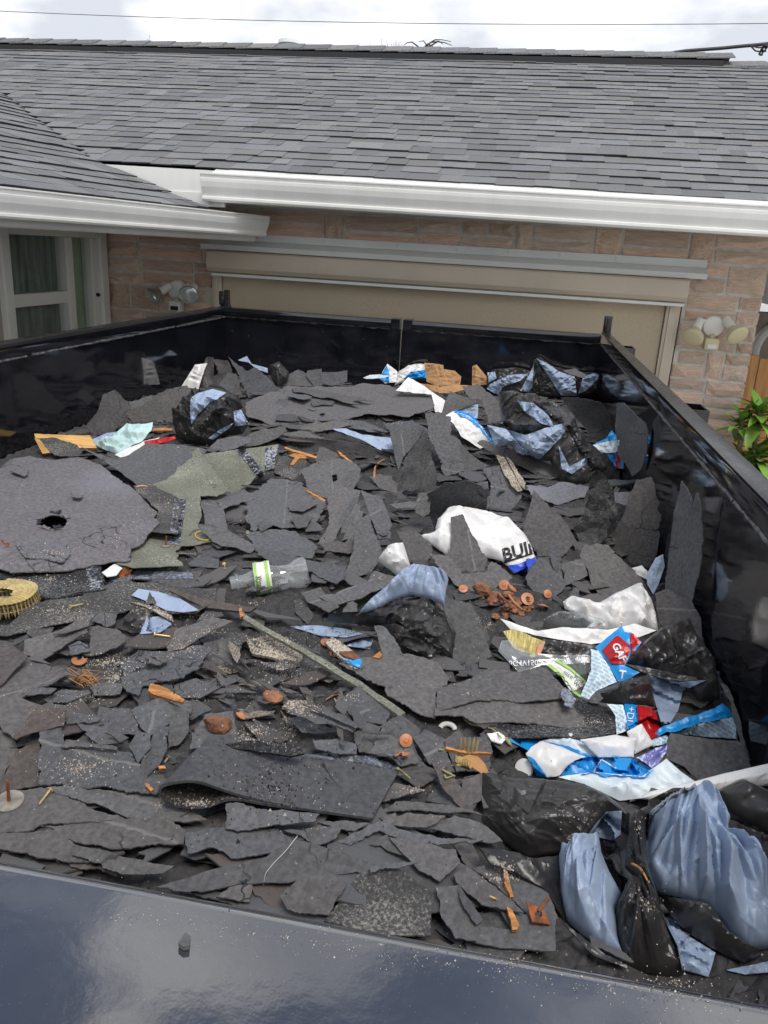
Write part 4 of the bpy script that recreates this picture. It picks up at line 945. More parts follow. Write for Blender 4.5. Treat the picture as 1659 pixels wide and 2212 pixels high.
    if gather is not None:                     # folds radiating from a tied point
        gp = np.array(cv(reg, [gather[0]])[0]); dd = ray(*gp); Wg = CP + dd * (((A2 - CP) @ n) / (dd @ n)); gu, gv = (Wg - A2) @ e1, (Wg - A2) @ e2
        r_ = np.hypot(u - gu, v - gv); th = np.arctan2(v - gv, u - gu)
        Rm = r_.max(); tm = math.atan2(np.mean(v - gv), np.mean(u - gu)); dth = (th - tm + math.pi) % (2 * math.pi) - math.pi; g0, g1 = np.percentile(dth, 1), np.percentile(dth, 99); fold = np.zeros_like(u)
        for _ in range(int(gather[1])):
            ac = rg.uniform(g0, g1); bend_ = rg.normal(0, .25); rc0 = Rm * rg.uniform(-.1, .45); rc1 = rc0 + Rm * rg.uniform(.35, .9)
            q = (dth - ac - bend_ * (r_ / Rm - .4)) * (r_ + .03); wd_ = (.012 + .05 * r_) * rg.uniform(.5, 1.5); w2 = wd_ * rg.uniform(.25, .8)
            p = 1 - np.where(q > 0, q / wd_, -q / w2); p = np.clip(p, 0, 1); p = p * p * (3 - 2 * p) * .5 + p * .5
            fold = np.maximum(fold, p * np.clip(3 * (r_ - rc0) / (rc1 - rc0), 0, 1) * np.clip(2.2 * (rc1 - r_) / (rc1 - rc0), 0, 1) * rg.uniform(.3, 1))
        d += gather[2] * (fold * 1.5 - .6) * np.clip(bd / .012, .25, 1)
    W = A2 + Q[:, :1] * e1 + Q[:, 1:] * e2 + d[:, None] * n
    if drape:                                  # laid on what is already there, following its surface
        px_ = proj_px(A2 + Q[:, :1] * e1 + Q[:, 1:] * e2); T = np.full(len(Q), np.nan); DD = np.zeros((len(Q), 3))
        for i, q in enumerate(px_):
            dq = ray(*q); DD[i] = dq / np.linalg.norm(dq); h = first_hit(*q)
            if h is not None: T[i] = h[2]
        md_ = np.nanmedian(T); T = np.where(np.isnan(T) | (np.abs(T - md_) > .16 + .5 * size), md_, T)
        hw = np.zeros(len(Q))
        if wr is not None: hw = .7 * np.maximum(0, crumple(u, v, rg, wr[0], wr[1]) + .3 * wr[1])
        W = CP + DD * (T - .0035 - hw - (bulge * np.clip(bd / .03, 0, 1) if bulge else 0))[:, None]
    # keep inside the trailer
    W[:, 0] = np.clip(W[:, 0], XL + .006, XRT - .006); W[:, 1] = np.clip(W[:, 1], YN + .004, YF - .02)
    if solid: Wb = A2 + Q[:, :1] * e1 + Q[:, 1:] * e2 - np.minimum(.03, bd * .5)[:, None] * n - .004 * n
    else: Wb = W - n * thick
    nQ = len(Q); cnt = {}
    for f in fc_:
        for i in range(len(f)):
            k = (f[i], f[(i + 1) % len(f)]); cnt[k] = 1
    side_ = [(a_, nQ + a_, nQ + b_, b_) for (a_, b_) in cnt if (b_, a_) not in cnt]
    F = fc_ + [tuple(nQ + i for i in f[::-1]) for f in fc_] + side_
    V = np.vstack([W, Wb]); UV = np.vstack([Q, Q])
    o = add(name, V, F, M[m] if isinstance(m, str) else m, parent, soft if smooth is None else smooth, loc=None if parent is not None else A2, uv=UV)
    if soft: autosmooth(o, 40)
    register(W, fc_)
    o['_'] = 0; del o['_']
    o_frame = (A2, n, e1, e2); sheet.last = (o_frame, Q, d)
    return o
GF = 'torn roofing scraps in the trailer'
def S(reg, poly, m, label, name='felt_scrap', cat='felt scrap', group=GF, **kw):
    return props(sheet(reg, poly, m, name, **kw), label, cat, group)
def root_at(reg, p, name, label, cat, group=None):
    q = cv(reg, [p])[0]; h = first_hit(*q); return thing(name, label, cat, h[0] if h is not None else heap_hit(*q), group)
# lettering laid on the sheet built last (or on anything: it is dropped onto the surface below)
def lettering(txt, reg, p, size, ang, m, parent, shear=0.0, flip=False, bold=0.0, off=.0022, name='lettering', squash=1.0):
    cu = bpy.data.curves.new('lettering_curve', 'FONT'); cu.body = txt; cu.size = 1.0; cu.align_x = 'CENTER'; cu.align_y = 'CENTER'; cu.offset = bold; cu.resolution_u = 3
    to = bpy.data.objects.new('lettering_tmp', cu); COL.objects.link(to); bpy.context.view_layer.update()
    me = bpy.data.meshes.new_from_object(to.evaluated_get(bpy.context.evaluated_depsgraph_get())); bpy.data.objects.remove(to); bpy.data.curves.remove(cu)
    bm = bmesh.new(); bm.from_mesh(me); bpy.data.meshes.remove(me); bmesh.ops.triangulate(bm, faces=bm.faces)
    bmesh.ops.subdivide_edges(bm, edges=[e for e in bm.edges if e.calc_length() > .15], cuts=2, use_grid_fill=False); bmesh.ops.triangulate(bm, faces=bm.faces)
    c = np.array(cv(reg, [p])[0]); k = size * (REG[reg][2] * .6636 if REG[reg] else 1.0); a = R_(ang); V = []
    for v in bm.verts:
        x, y = v.co.x + shear * v.co.y, v.co.y * squash
        if flip: y = -y
        px = c[0] + k * (x * math.cos(a) + y * math.sin(a)); py = c[1] + k * (x * math.sin(a) - y * math.cos(a))
        h = first_hit(px, py); 
        if h is None: V.append(heap_hit(px, py)); continue
        d = ray(px, py); d /= np.linalg.norm(d); V.append(h[0] - d * off)
    bm.verts.index_update(); F = [tuple(v.index for v in f.verts) for f in bm.faces]; bm.free()
    return add(name, np.array(V), F, M[m], parent)
# ================================================================ loose filler scraps under the larger pieces
fr_ = np.random.default_rng(77); FILL_ME = []
def filler_mesh(k, long_):
    r = np.random.default_rng(500 + k); n = int(r.integers(5, 9)); an = np.sort(r.uniform(0, 2 * math.pi, n)) + np.arange(n) * .01
    rad = r.uniform(.55, 1.0, n); pg = np.stack([np.cos(an) * rad, np.sin(an) * rad * (.28 if long_ else r.uniform(.5, .9))], 1)
    ed = torn_edge(pg, .03, r, .085); g = .28; xs, ys = np.meshgrid(np.arange(-1, 1, g), np.arange(-1, 1, g)); P = np.stack([xs.ravel(), ys.ravel()], 1)
    P = P[inside(P, ed)]; P = P[bdist(P, ed) > .1] if len(P) else P
    al = np.vstack([ed, P]); v2, _, f2, _, _, _ = geometry.delaunay_2d_cdt([Vector(p) for p in al.tolist()], [(i, (i + 1) % len(ed)) for i in range(len(ed))], [], 1, 1e-5)
    Q = np.array([tuple(v) for v in v2]); a = r.uniform(0, 3.14); q = Q[:, 0] * math.cos(a) + Q[:, 1] * math.sin(a); z = r.uniform(-.08, .2) * q * q + .05 * fbm(Q[:, 0], Q[:, 1], 2, k)
    nQ = len(Q); f2 = [tuple(f) for f in f2]; cnt = {(f[i], f[(i + 1) % len(f)]) for f in f2 for i in range(len(f))}
    V = np.vstack([np.column_stack([Q, z]), np.column_stack([Q, z - .03])]); F = f2 + [tuple(nQ + i for i in f[::-1]) for f in f2] + [(a_, nQ + a_, nQ + b_, b_) for (a_, b_) in cnt if (b_, a_) not in cnt]
    return V, F
FV = [filler_mesh(k, k % 3 == 0) for k in range(24)]
FMESH = {}; FILL = []
def filler(px, py, size, k, mname, label, group, tilt=.13, up=.0, name='felt_scrap', cat='felt scrap', reg_=False):
    P = heap_hit(px, py)
    if not (XL + .05 < P[0] < XRT - .05 and YN + .05 < P[1] < YF - .08): return None
    key = (k, mname)
    if key not in FMESH: FMESH[key] = mesh_from(name, FV[k][0], FV[k][1], M[mname])
    o = inst(name, FMESH[key], None, (P[0], P[1], float(heap(P[0], P[1])) + up), (fr_.uniform(-tilt, tilt), fr_.uniform(-tilt, tilt), fr_.uniform(0, 6.28)), (size, size, min(size, .12)))
    Mx = np.array(Matrix.LocRotScale(o.location, o.rotation_euler, o.scale)); vv = np.array(FV[k][0]); register(vv @ Mx[:3, :3].T + Mx[:3, 3], FV[k][1]); FILL.append((o, vv @ Mx[:3, :3].T + Mx[:3, 3]))
    return props(o, label, cat, group)
fill_n = 0
for i in range(900):
    px = fr_.uniform(-40, 1640); py = 815 + 1250 * fr_.random() ** .9
    P = heap_hit(px, py); dist = P[1]
    if dist > 4.2: continue
    sz = fr_.uniform(.05, .13) * (1.25 if dist > 2 else .8)
    o = filler(px, py, sz, int(fr_.integers(24)), 'felt' if fr_.random() < .8 else 'felt_brown', 'torn dark felt scrap among many alike in the bed of the load', 'small torn felt scraps')
    if o is not None:
        fill_n += 1
        if fill_n > 120: break

# matted litter of further scraps, far more than could be told apart
M['litter'] = felt('matted_felt_litter', (.092, .090, .090), attr='rnd')
lV, lF, lR = [], [], []
for i in range(2600):
    x = fr_.uniform(XL + .07, XRT - .07); y = YN + .06 + (YF - YN - .2) * fr_.random() ** 1.25; s = fr_.uniform(.03, .085) * (.75 + .14 * y); v_, f_ = FV[int(fr_.integers(24))]
    q = np.array(v_) * np.array([s, s, min(s, .05)]); Mx = np.array(Matrix.Rotation(fr_.uniform(0, 6.28), 3, 'Z') @ Matrix.Rotation(fr_.normal(0, .11), 3, 'X') @ Matrix.Rotation(fr_.normal(0, .11), 3, 'Y'))
    q = q @ Mx.T + np.array([x, y, float(heap(x, y)) + fr_.uniform(-.030, -.006)]); q[:, 0] = np.clip(q[:, 0], XL + .004, XRT - .004); q[:, 1] = np.clip(q[:, 1], YN + .004, YF - .02)
    k = len(lV); lV += q.tolist(); lF += [tuple(j + k for j in f) for f in f_]; lR += [fr_.random()] * len(f_)
register(np.array(lV), lF)
lme = mesh_from('felt_litter', lV, lF, M['litter']); la = lme.attributes.new('rnd', 'FLOAT', 'FACE'); la.data.foreach_set('value', lR)
lo_ = bpy.data.objects.new('felt_litter', lme); COL.objects.link(lo_); props(lo_, 'matted layer of torn felt bits under the larger scraps', 'felt scraps', kind='stuff')

# ================================================================ traced pieces, from the back of the trailer to the front
BK = (0, -.35)
# --- left wall and rear left corner
S('A', [(590, 430), (615, 345), (690, 312), (735, 360), (770, 385), (780, 430), (690, 560), (560, 585), (515, 530), (580, 450)], 'felt', 'ragged dark felt scrap leaning on the left trailer wall behind the plywood', lean=(.9, -1.4), nz=.2)
S('A', [(770, 385), (860, 360), (900, 345), (955, 350), (945, 400), (870, 405), (790, 435)], 'felt', 'narrow felt scrap against the left wall, beside the ragged leaning one', lean=(.3, -.9))
S('A', [(740, 440), (850, 405), (860, 395), (1000, 310), (1120, 285), (1180, 330), (1090, 420), (1050, 510), (800, 505)], 'felt', 'broad felt scrap with stepped torn top, left of the rear left bag', lean=(.1, -1.1), nz=.6)
S('A', [(1090, 290), (1170, 160), (1245, 152), (1215, 230), (1190, 312)], 'white_film', 'crumpled white wrapper standing in the rear left corner', 'wrapper', 'wrapper', None, lean=(.1, -2.5), wr=(.09, .012), torn=.3)
S('K', [(440, 215), (500, 130), (560, 140), (600, 290), (540, 280)], 'felt', 'dark felt scrap wedged behind the tall flap in the rear left corner', lean=(.2, -1.4))
S('K', [(300, 250), (372, 55), (400, 42), (440, 52), (430, 130), (400, 215), (330, 240)], 'felt', 'upright curled felt flap right beside the white wrapper in the corner', lean=(-.5, -2), bend=1.5, roll=(0, .03))
S('K', [(395, 45), (500, 48), (530, 110), (530, 200), (440, 205), (400, 215), (435, 120)], 'felt', 'shadowed felt flap behind the curled upright one in the corner', lean=(.8, -1.6), nz=-.3)
S('K', [(515, 35), (570, 80), (640, 125), (690, 100), (770, 160), (840, 240), (720, 310), (640, 300), (590, 170)], 'felt', 'tall tilted felt slab with pointed top in the rear left corner', lean=(-.35, -1.1), torn=.7)
S('K', [(570, 45), (630, 18), (660, 70), (770, 100), (770, 130), (700, 110), (640, 60), (580, 50)], 'bag_blue', 'folded strip of blue-grey plastic behind the tall tilted slab', 'plastic_strip', 'plastic scrap', None, lean=(0, -1.5), wr=(.05, .008), torn=.2)
S('K', [(780, 90), (850, 58), (915, 130), (905, 180), (840, 235), (800, 180)], 'bag_black', 'small crumpled black bag beside the tall tilted slab at the rear', 'garbage_bag', 'garbage bag', None, lean=(0, -1.6), wr=(.05, .014), bulge=.04, torn=.2)
for pg, lb in (([(880, 180), (920, 140), (975, 110), (1080, 150), (1085, 225), (890, 220)], 'felt scrap standing at the rear doors right of the small black bag'),
               ([(1040, 115), (1135, 105), (1140, 215), (1085, 225), (1030, 150)], 'square-topped felt scrap upright against the rear doors'),
               ([(1135, 130), (1250, 128), (1260, 210), (1200, 220), (1140, 205)], 'low felt scrap upright by the rear doors, next to the square-topped one'),
               ([(1250, 122), (1310, 118), (1308, 190), (1255, 205)], 'bluish narrow felt scrap at the rear doors left of the door seam')):
    S('K', pg, 'felt', lb, lean=(0, -1.8), torn=.8)
# --- plywood and paper in front of the left wall
pw = S('A', [(205, 574), (330, 580), (540, 585), (580, 660), (470, 660), (430, 640), (215, 606)], 'wood', 'pale orange plywood offcut sticking up at the left wall', 'plywood', 'plywood', None, lean=(0, -.8), torn=.25, thick=.014, bend=0)
S('A', [(206, 600), (224, 602), (300, 688), (255, 695)], 'wood', 'splintered plywood edge strip below the plywood offcut', 'plywood', 'plywood', None, lean=(-.2, -1.6), torn=.2, thick=.01, bend=0)
S('A', [(212, 606), (340, 602), (460, 640), (495, 690), (465, 712), (330, 705)], 'gran_grey', 'pointed granule-side shingle scrap lying against the plywood', 'shingle', 'shingle', GF, lean=(0, -.5), torn=.6)
S('A', [(550, 612), (640, 570), (695, 563), (650, 612), (590, 658)], 'bag_blue', 'flat blue-grey plastic flap behind the pale teal paper', 'plastic_strip', 'plastic scrap', None, lean=(0, -.6), wr=(.08, .008), torn=.2)
S('A', [(690, 705), (780, 655), (870, 615), (960, 602), (890, 665), (850, 690), (720, 718)], 'white_film', 'white plastic sheet under the teal paper at the left', 'wrapper', 'wrapper', None, lean=(0, -.4), wr=(.06, .008), torn=.3)
S('A', [(555, 645), (640, 588), (660, 600), (760, 515), (850, 520), (915, 500), (910, 550), (880, 590), (850, 620), (780, 660), (700, 703), (650, 690), (590, 655)], 'teal_paper', 'crumpled roll of pale teal paper by the left wall', 'paper', 'paper', None, lean=(0, -.7), wr=(.10, .030), bulge=.008, torn=.3)
S('A', [(865, 625), (940, 610), (1055, 600), (1060, 622), (960, 640), (880, 662)], 'red_print', 'glossy red wrapper scrap next to the teal paper', 'wrapper', 'wrapper', None, lean=(0, -.7), wr=(.05, .010), torn=.3)
S('A', [(915, 545), (985, 538), (1040, 545), (1030, 556), (920, 556)], 'wood_or', 'thin orange wood sliver left of the rear left bag', 'wood_chip', 'wood chip', None, lean=(0, -.5), torn=.4, thick=.006, bend=0)
# --- rear left bag
def bag(reg, p, label, black, blues, blacks=(), grp=None):
    t = root_at(reg, p, 'garbage_bag', label, 'garbage bag', grp)
    for a in black: sheet(a[0], a[1], 'bag_black', 'black_film', t, torn=.15, **a[2])
    for a in blues: sheet(a[0], a[1], 'bag_blue', 'blue_film', t, torn=.15, **a[2])
    for a in blacks: sheet(a[0], a[1], 'bag_black', 'black_film', t, torn=.15, drape=True, **a[2])
    return t
LB = dict(lean=(-.05, -1.3)); 
bag('K', (350, 560), 'crumpled black bag turned partly blue inside out, at the rear left',
    [('K', [(135, 490), (160, 400), (215, 320), (290, 265), (380, 238), (450, 245), (520, 270), (580, 300), (600, 360), (560, 420), (640, 480), (600, 540), (440, 560), (390, 610), (300, 625), (190, 590), (150, 540)], dict(lean=(0, -1.2), wr=(.10, .030), bulge=.09, solid=True))],
    [('K', [(250, 300), (300, 268), (400, 240), (490, 265), (430, 310), (380, 330), (300, 410), (255, 480), (245, 400)], dict(wr=(.06, .018), bulge=.02, cap=.12, **LB)),
     ('K', [(540, 390), (590, 380), (645, 480), (550, 490)], dict(wr=(.05, .012), cap=.12, **LB)), ('K', [(370, 575), (440, 520), (540, 468), (505, 510), (400, 582)], dict(wr=(.05, .01), cap=.12, **LB))],
    [('K', [(250, 500), (300, 420), (380, 340), (500, 280), (520, 300), (450, 400), (360, 500), (300, 590), (240, 580)], dict(wr=(.05, .024), bulge=.02, cap=.14, **LB))])
# --- wide flat stack in the rear middle
S('K', [(380, 640), (430, 580), (560, 560), (660, 570), (650, 610), (560, 640), (450, 672)], 'felt', 'felt scrap in front of the rear left bag', lean=(0, -.3))
S('B', [(0, 590), (120, 545), (235, 530), (250, 560), (160, 610), (60, 648), (0, 655)], 'felt', 'felt tongue sloping out under the left end of the flat stack', lean=(-.1, -.4))
S('B', [(190, 575), (330, 560), (470, 600), (460, 612), (380, 608), (250, 585)], 'felt', 'thin felt scrap under the front edge of the flat stack', lean=(0, -.3))
S('B', [(250, 590), (480, 605), (700, 640), (860, 690), (890, 740), (700, 720), (480, 690), (300, 650)], 'felt', 'shadowed felt layer deep under the flat stack', lean=(0, -.5), nz=-.2, push=False)
S('B', [(520, 550), (600, 540), (700, 580), (880, 600), (888, 692), (800, 670), (700, 612)], 'bag_blue', 'strip of blue plastic poking out under the flat felt stack', 'plastic_strip', 'plastic scrap', None, lean=(0, -.5), wr=(.06, .010), torn=.2)
S('B', [(830, 520), (1000, 490), (1090, 555), (1060, 590), (870, 572)], 'felt', 'felt scrap at the right end of the flat stack', lean=(0, -.2))
S('B', [(420, 520), (560, 490), (700, 500), (860, 560), (800, 575), (640, 540), (480, 545)], 'felt', 'middle felt layer beneath the largest flat sheet', lean=(0, -.3))
S('B', [(300, 550), (400, 520), (520, 500), (650, 515), (560, 545), (360, 572)], 'felt', 'narrow felt layer folded out below the largest flat sheet', lean=(0, -.5))
S('B', [(0, 380), (230, 300), (330, 290), (560, 300), (700, 270), (870, 270), (930, 330), (1112, 330), (1130, 430), (980, 490), (740, 470), (600, 500), (420, 520), (220, 515), (60, 480), (0, 450)], 'felt', 'largest flat felt sheet on top of the stack in the rear middle', lean=(0, -.06), bend=.7)
S('B', [(270, 292), (420, 310), (600, 342), (770, 380), (640, 382), (700, 412), (520, 372), (290, 330)], 'felt', 'long thin felt sliver lying on the largest flat sheet', lean=(0, -.1), torn=.6)
S('B', [(250, 362), (290, 330), (400, 360), (350, 392)], 'felt', 'small square felt flake on the left of the largest flat sheet', lean=(0, -.1))
S('B', [(390, 386), (540, 375), (522, 400), (402, 410)], 'felt', 'flat felt flake in the middle of the largest flat sheet', lean=(0, -.1))
S('B', [(160, 407), (200, 360), (256, 370), (235, 407)], 'felt', 'leftmost small felt flake on the largest flat sheet', lean=(0, -.1))
# --- rear right: papers and bags
S('R', [(155, 150), (205, 65), (240, 90), (265, 110), (262, 172), (190, 180)], 'white_film', 'white torn wrapper with blue print standing near the door seam', 'wrapper', 'wrapper', None, lean=(0, -1.8), wr=(.06, .012), torn=.8)
sheet('R', [(152, 152), (200, 75), (216, 110), (215, 175), (180, 165)], 'blue_print', 'print', COL.objects[-1] if False else [o for o in COL.objects if o.get('label', '').startswith('white torn wrapper with blue')][0], lean=(0, -1.8), wr=(.06, .008), torn=.4)
S('R', [(60, 170), (100, 150), (160, 150), (230, 180), (180, 190), (80, 182)], 'white_shade', 'flat pale wrapper lying left of the torn standing wrapper', 'wrapper', 'wrapper', None, lean=(0, -.4), wr=(.06, .008), torn=.5)
wb = S('R', [(250, 190), (270, 110), (330, 75), (430, 62), (445, 150), (330, 160)], 'white_film', 'bunched white bag with a blue torn patch beside the brown paper', 'wrapper', 'wrapper', None, lean=(0, -1.2), wr=(.09, .022), bulge=.03, torn=.4)
sheet('R', [(300, 155), (345, 110), (435, 98), (440, 152), (370, 150)], 'blue_print', 'print', wb, lean=(0, -1.2), wr=(.05, .02), torn=.6)
bp = root_at('R', (520, 220), 'brown_paper', 'crumpled brown kraft paper bag near the rear doors', 'paper bag')
for pg, ln_ in (([(400, 172), (520, 200), (640, 190), (740, 190), (600, 240), (480, 240)], (0, -.4)), ([(540, 95), (610, 105), (648, 140), (640, 192), (560, 212), (515, 195)], (.25, -1.6)), ([(425, 55), (540, 70), (548, 150), (510, 202), (440, 170)], (-.2, -1.6)), ([(715, 80), (740, 68), (800, 140), (802, 187), (712, 192)], (-.4, -1.6))):
    sheet('R', pg, 'brown_paper', 'fold', bp, lean=ln_, wr=(.10, .016), torn=.25)
ws = S('R', [(255, 237), (330, 145), (400, 180), (500, 250), (552, 282), (530, 360), (490, 350), (470, 250), (330, 237)], 'white_film', 'white plastic sheet hanging down from the brown paper', 'wrapper', 'wrapper', None, lean=(0, -.6), wr=(.10, .014), torn=.3)
bag('R', (1150, 250), 'black and blue bag farthest back, slumped against the rear doors',
    [('R', [(800, 160), (830, 110), (960, 92), (1060, 110), (1080, 40), (1120, 22), (1200, 80), (1300, 105), (1400, 120), (1480, 120), (1525, 150), (1510, 235), (1340, 265), (1240, 265), (1100, 255), (1000, 245), (870, 255), (800, 210)], dict(lean=(0, -1.4), wr=(.11, .034), bulge=.07, solid=True))],
    [('R', [(800, 212), (830, 180), (930, 130), (1050, 122), (1000, 165), (900, 200), (870, 252)], dict(lean=(0, -1.3), wr=(.06, .018), cap=.12)), ('R', [(805, 115), (850, 110), (860, 150), (810, 175)], dict(lean=(0, -1.3), wr=(.05, .012), cap=.12)),
     ('R', [(1100, 30), (1190, 75), (1230, 108), (1328, 140), (1342, 252), (1250, 257), (1200, 180)], dict(lean=(.1, -1.5), wr=(.06, .022), bulge=.02, cap=.14)), ('R', [(1350, 245), (1380, 140), (1450, 116), (1490, 135), (1400, 222)], dict(lean=(0, -1.4), wr=(.05, .014), cap=.12)),
     ('R', [(1000, 225), (1060, 120), (1085, 60), (1075, 200), (1050, 235)], dict(lean=(0, -1.4), wr=(.05, .014), cap=.14))])
S('R', [(1260, 105), (1330, 92), (1400, 130), (1380, 150), (1290, 125)], 'felt', 'rounded felt scrap peeping over the farthest bag', lean=(0, -1.2))
S('C', [(415, 350), (560, 348), (650, 360), (705, 430), (732, 550), (700, 620), (600, 590), (500, 470)], 'felt', 'dark felt scrap curling over behind the blue and red wrapper', lean=(-.1, -1.5), nz=-.2, roll=(70, .05), torn=.6)
S('C', [(725, 390), (780, 388), (870, 470), (960, 560), (977, 680), (930, 770), (850, 830), (760, 700), (738, 560)], 'felt', 'large rounded felt scrap standing against the right wall', nz=.1, wall=True, lean=(-5, -1.5), torn=.5)
bag('R', (1200, 650), 'open black bag showing a wide blue lining, rear right of the load',
    [('R', [(870, 262), (980, 270), (1100, 290), (1230, 330), (1320, 400), (1400, 540), (1525, 690), (1450, 745), (1400, 795), (1250, 775), (1180, 640), (1100, 640), (1000, 560), (900, 440)], dict(lean=(0, -.9), wr=(.12, .036), bulge=.08, solid=True))],
    [('R', [(985, 285), (1080, 298), (1170, 370), (1205, 440), (1130, 422), (1030, 350)], dict(lean=(0, -.9), wr=(.06, .018), cap=.14)),
     ('R', [(803, 430), (900, 450), (1030, 490), (1180, 440), (1318, 405), (1240, 512), (1112, 645), (990, 612), (960, 552), (850, 556)], dict(lean=(0, -.9), wr=(.09, .026), bulge=.03, cap=.16)),
     ('R', [(1232, 550), (1262, 612), (1295, 680), (1412, 618), (1400, 662), (1312, 724), (1250, 692)], dict(lean=(0, -1), wr=(.05, .014), cap=.14))],
    [('R', [(850, 420), (930, 395), (1010, 380), (1100, 400), (1135, 440), (1060, 480), (960, 465)], dict(lean=(0, -.8), wr=(.06, .02), bulge=.03, cap=.16)),
     ('R', [(1100, 300), (1200, 330), (1320, 410), (1400, 540), (1500, 680), (1440, 700), (1380, 600), (1280, 440), (1190, 380)], dict(lean=(0, -1), wr=(.06, .022), bulge=.02, cap=.16))])
S('R', [(650, 200), (750, 190), (830, 275), (930, 370), (942, 425), (810, 430), (770, 290), (700, 280)], 'felt', 'dark curved felt scrap below the brown paper', lean=(.2, -.9), roll=(20, .05))
S('R', [(620, 345), (700, 318), (750, 305), (745, 390), (690, 384)], 'bag_blue', 'blue plastic corner showing under the three-cornered felt', 'plastic_strip', 'plastic scrap', None, lean=(0, -1), wr=(.05, .01), torn=.2)
S('R', [(525, 382), (580, 225), (660, 260), (750, 302), (690, 315), (630, 340), (560, 388)], 'felt', 'three-cornered felt scrap folded over a blue corner', lean=(-.1, -.9), torn=.6)
w2_ = S('R', [(548, 378), (600, 350), (690, 380), (770, 440), (842, 548), (760, 570), (650, 500), (600, 420)], 'white_film', 'white wrapper strip with a ragged blue edge in the rear right', 'wrapper', 'wrapper', None, lean=(.1, -.8), wr=(.09, .014), torn=.3)
sheet('R', [(600, 347), (645, 343), (720, 378), (800, 460), (846, 545), (815, 520), (760, 450), (690, 395)], 'blue_print', 'print', w2_, lean=(.1, -.8), wr=(.05, .006), torn=1.2)
bw = S('C', [(608, 642), (690, 600), (720, 556), (760, 590), (790, 575), (830, 610), (800, 640), (790, 785), (745, 778), (700, 705)], 'blue_print', 'blue wrapper with white band and red strip near the right wall', 'wrapper', 'wrapper', None, lean=(-.3, -1.5), wr=(.06, .014), torn=.5)
sheet('C', [(608, 642), (700, 620), (795, 610), (795, 650), (740, 690), (660, 690)], 'white_shade', 'band', bw, lean=(-.3, -1.5), wr=(.05, .01), torn=.4)
sheet('C', [(752, 672), (768, 668), (770, 782), (745, 780)], 'red_print', 'strip', bw, lean=(-.3, -1.5), torn=.1)
# --- middle: pieces left to right
S('A', [(840, 910), (1000, 870), (1100, 790), (1190, 720), (1280, 820), (1370, 930), (1300, 960), (1200, 960), (1210, 1050), (1190, 1130), (1280, 1230), (1100, 1250), (1050, 1300), (1100, 1400), (800, 1425), (700, 1390), (760, 1300), (810, 1220), (960, 1060)], 'olive', 'broad olive-green granule shingle lying flat left of centre', 'shingle', 'shingle', GF, torn=.5)
S('A', [(610, 1410), (690, 1362), (735, 1385), (700, 1420), (640, 1432)], 'white_film', 'small white paper scrap under the lower olive shingle', 'paper', 'paper', None, torn=.3)
S('A', [(570, 1340), (585, 1345), (608, 1405), (594, 1412)], 'blue_print', 'tiny blue plastic sliver beside the small white paper scrap', 'plastic_strip', 'plastic scrap', None, torn=.3)
g1 = S('A', [(800, 905), (900, 890), (1060, 950), (1090, 1000), (1060, 1220), (870, 1190), (940, 1080), (950, 1040)], 'gran_grey', 'speckled shingle with a pale tar strip beside the holed felt sheet', 'shingle', 'shingle', GF, torn=.6)
sheet('A', [(1048, 955), (1116, 965), (1080, 1246), (1010, 1230)], 'tar', 'tar_strip', g1, torn=.3)
fo_ = S('K', [(285, 705), (400, 675), (560, 645), (845, 625), (835, 700), (820, 790), (700, 820), (600, 940), (480, 940), (390, 800)], 'olive', 'olive-green shingle folded down, with two black and white tar strips', 'shingle', 'shingle', GF, lean=(0, -.7), torn=.3, bend=.8)
sheet('K', [(560, 650), (622, 643), (752, 815), (690, 820)], 'tar', 'tar_strip', fo_, lean=(0, -.7), torn=.3); sheet('K', [(755, 640), (840, 628), (815, 792), (748, 797)], 'tar', 'tar_strip', fo_, lean=(0, -.7), torn=.3)
S('K', [(815, 800), (840, 700), (1030, 720), (1030, 800), (940, 850), (870, 830)], 'gran_grey', 'dark speckled shingle scrap right of the folded olive one', 'shingle', 'shingle', GF, lean=(0, -.2))
S('A', [(480, 645), (560, 690), (690, 745), (780, 690), (880, 640), (1100, 650), (1245, 685), (1180, 740), (1000, 870), (900, 868), (830, 895), (700, 800), (600, 740)], 'felt', 'smooth curved felt sheet with nail holes behind the holed sheet', lean=(0, -.1), bend=.9, torn=.4)
dg = S('A', [(-60, 1390), (200, 1380), (510, 1350), (600, 1350), (632, 1500), (530, 1520), (340, 1565), (250, 1560), (120, 1480), (-60, 1440)], 'gran_black', 'thick dark granule shingle under the near edge of the holed sheet', 'shingle', 'shingle', GF, torn=.5, thick=.006)
sheet('A', [(510, 1360), (570, 1345), (636, 1500), (540, 1515)], 'tar', 'tar_strip', dg, torn=.3)
S('A', [(-160, 745), (0, 745), (60, 700), (180, 685), (330, 715), (480, 700), (600, 740), (700, 800), (830, 900), (930, 990), (955, 1060), (880, 1150), (830, 1205), (770, 1225), (780, 1290), (650, 1310), (500, 1345), (360, 1370), (200, 1375), (60, 1385), (0, 1360), (-160, 1340)], 'felt_violet', 'large violet-grey felt sheet with a round pipe hole on the left', bend=.35, lean=(0, -.05), lift=.05, edge_down=.018,
  holes=[([(320 + 84 * math.cos(a), 1098 + 44 * math.sin(a)) for a in np.linspace(0, 6.1, 14)], 1.6)], torn=.85, thick=.0025)
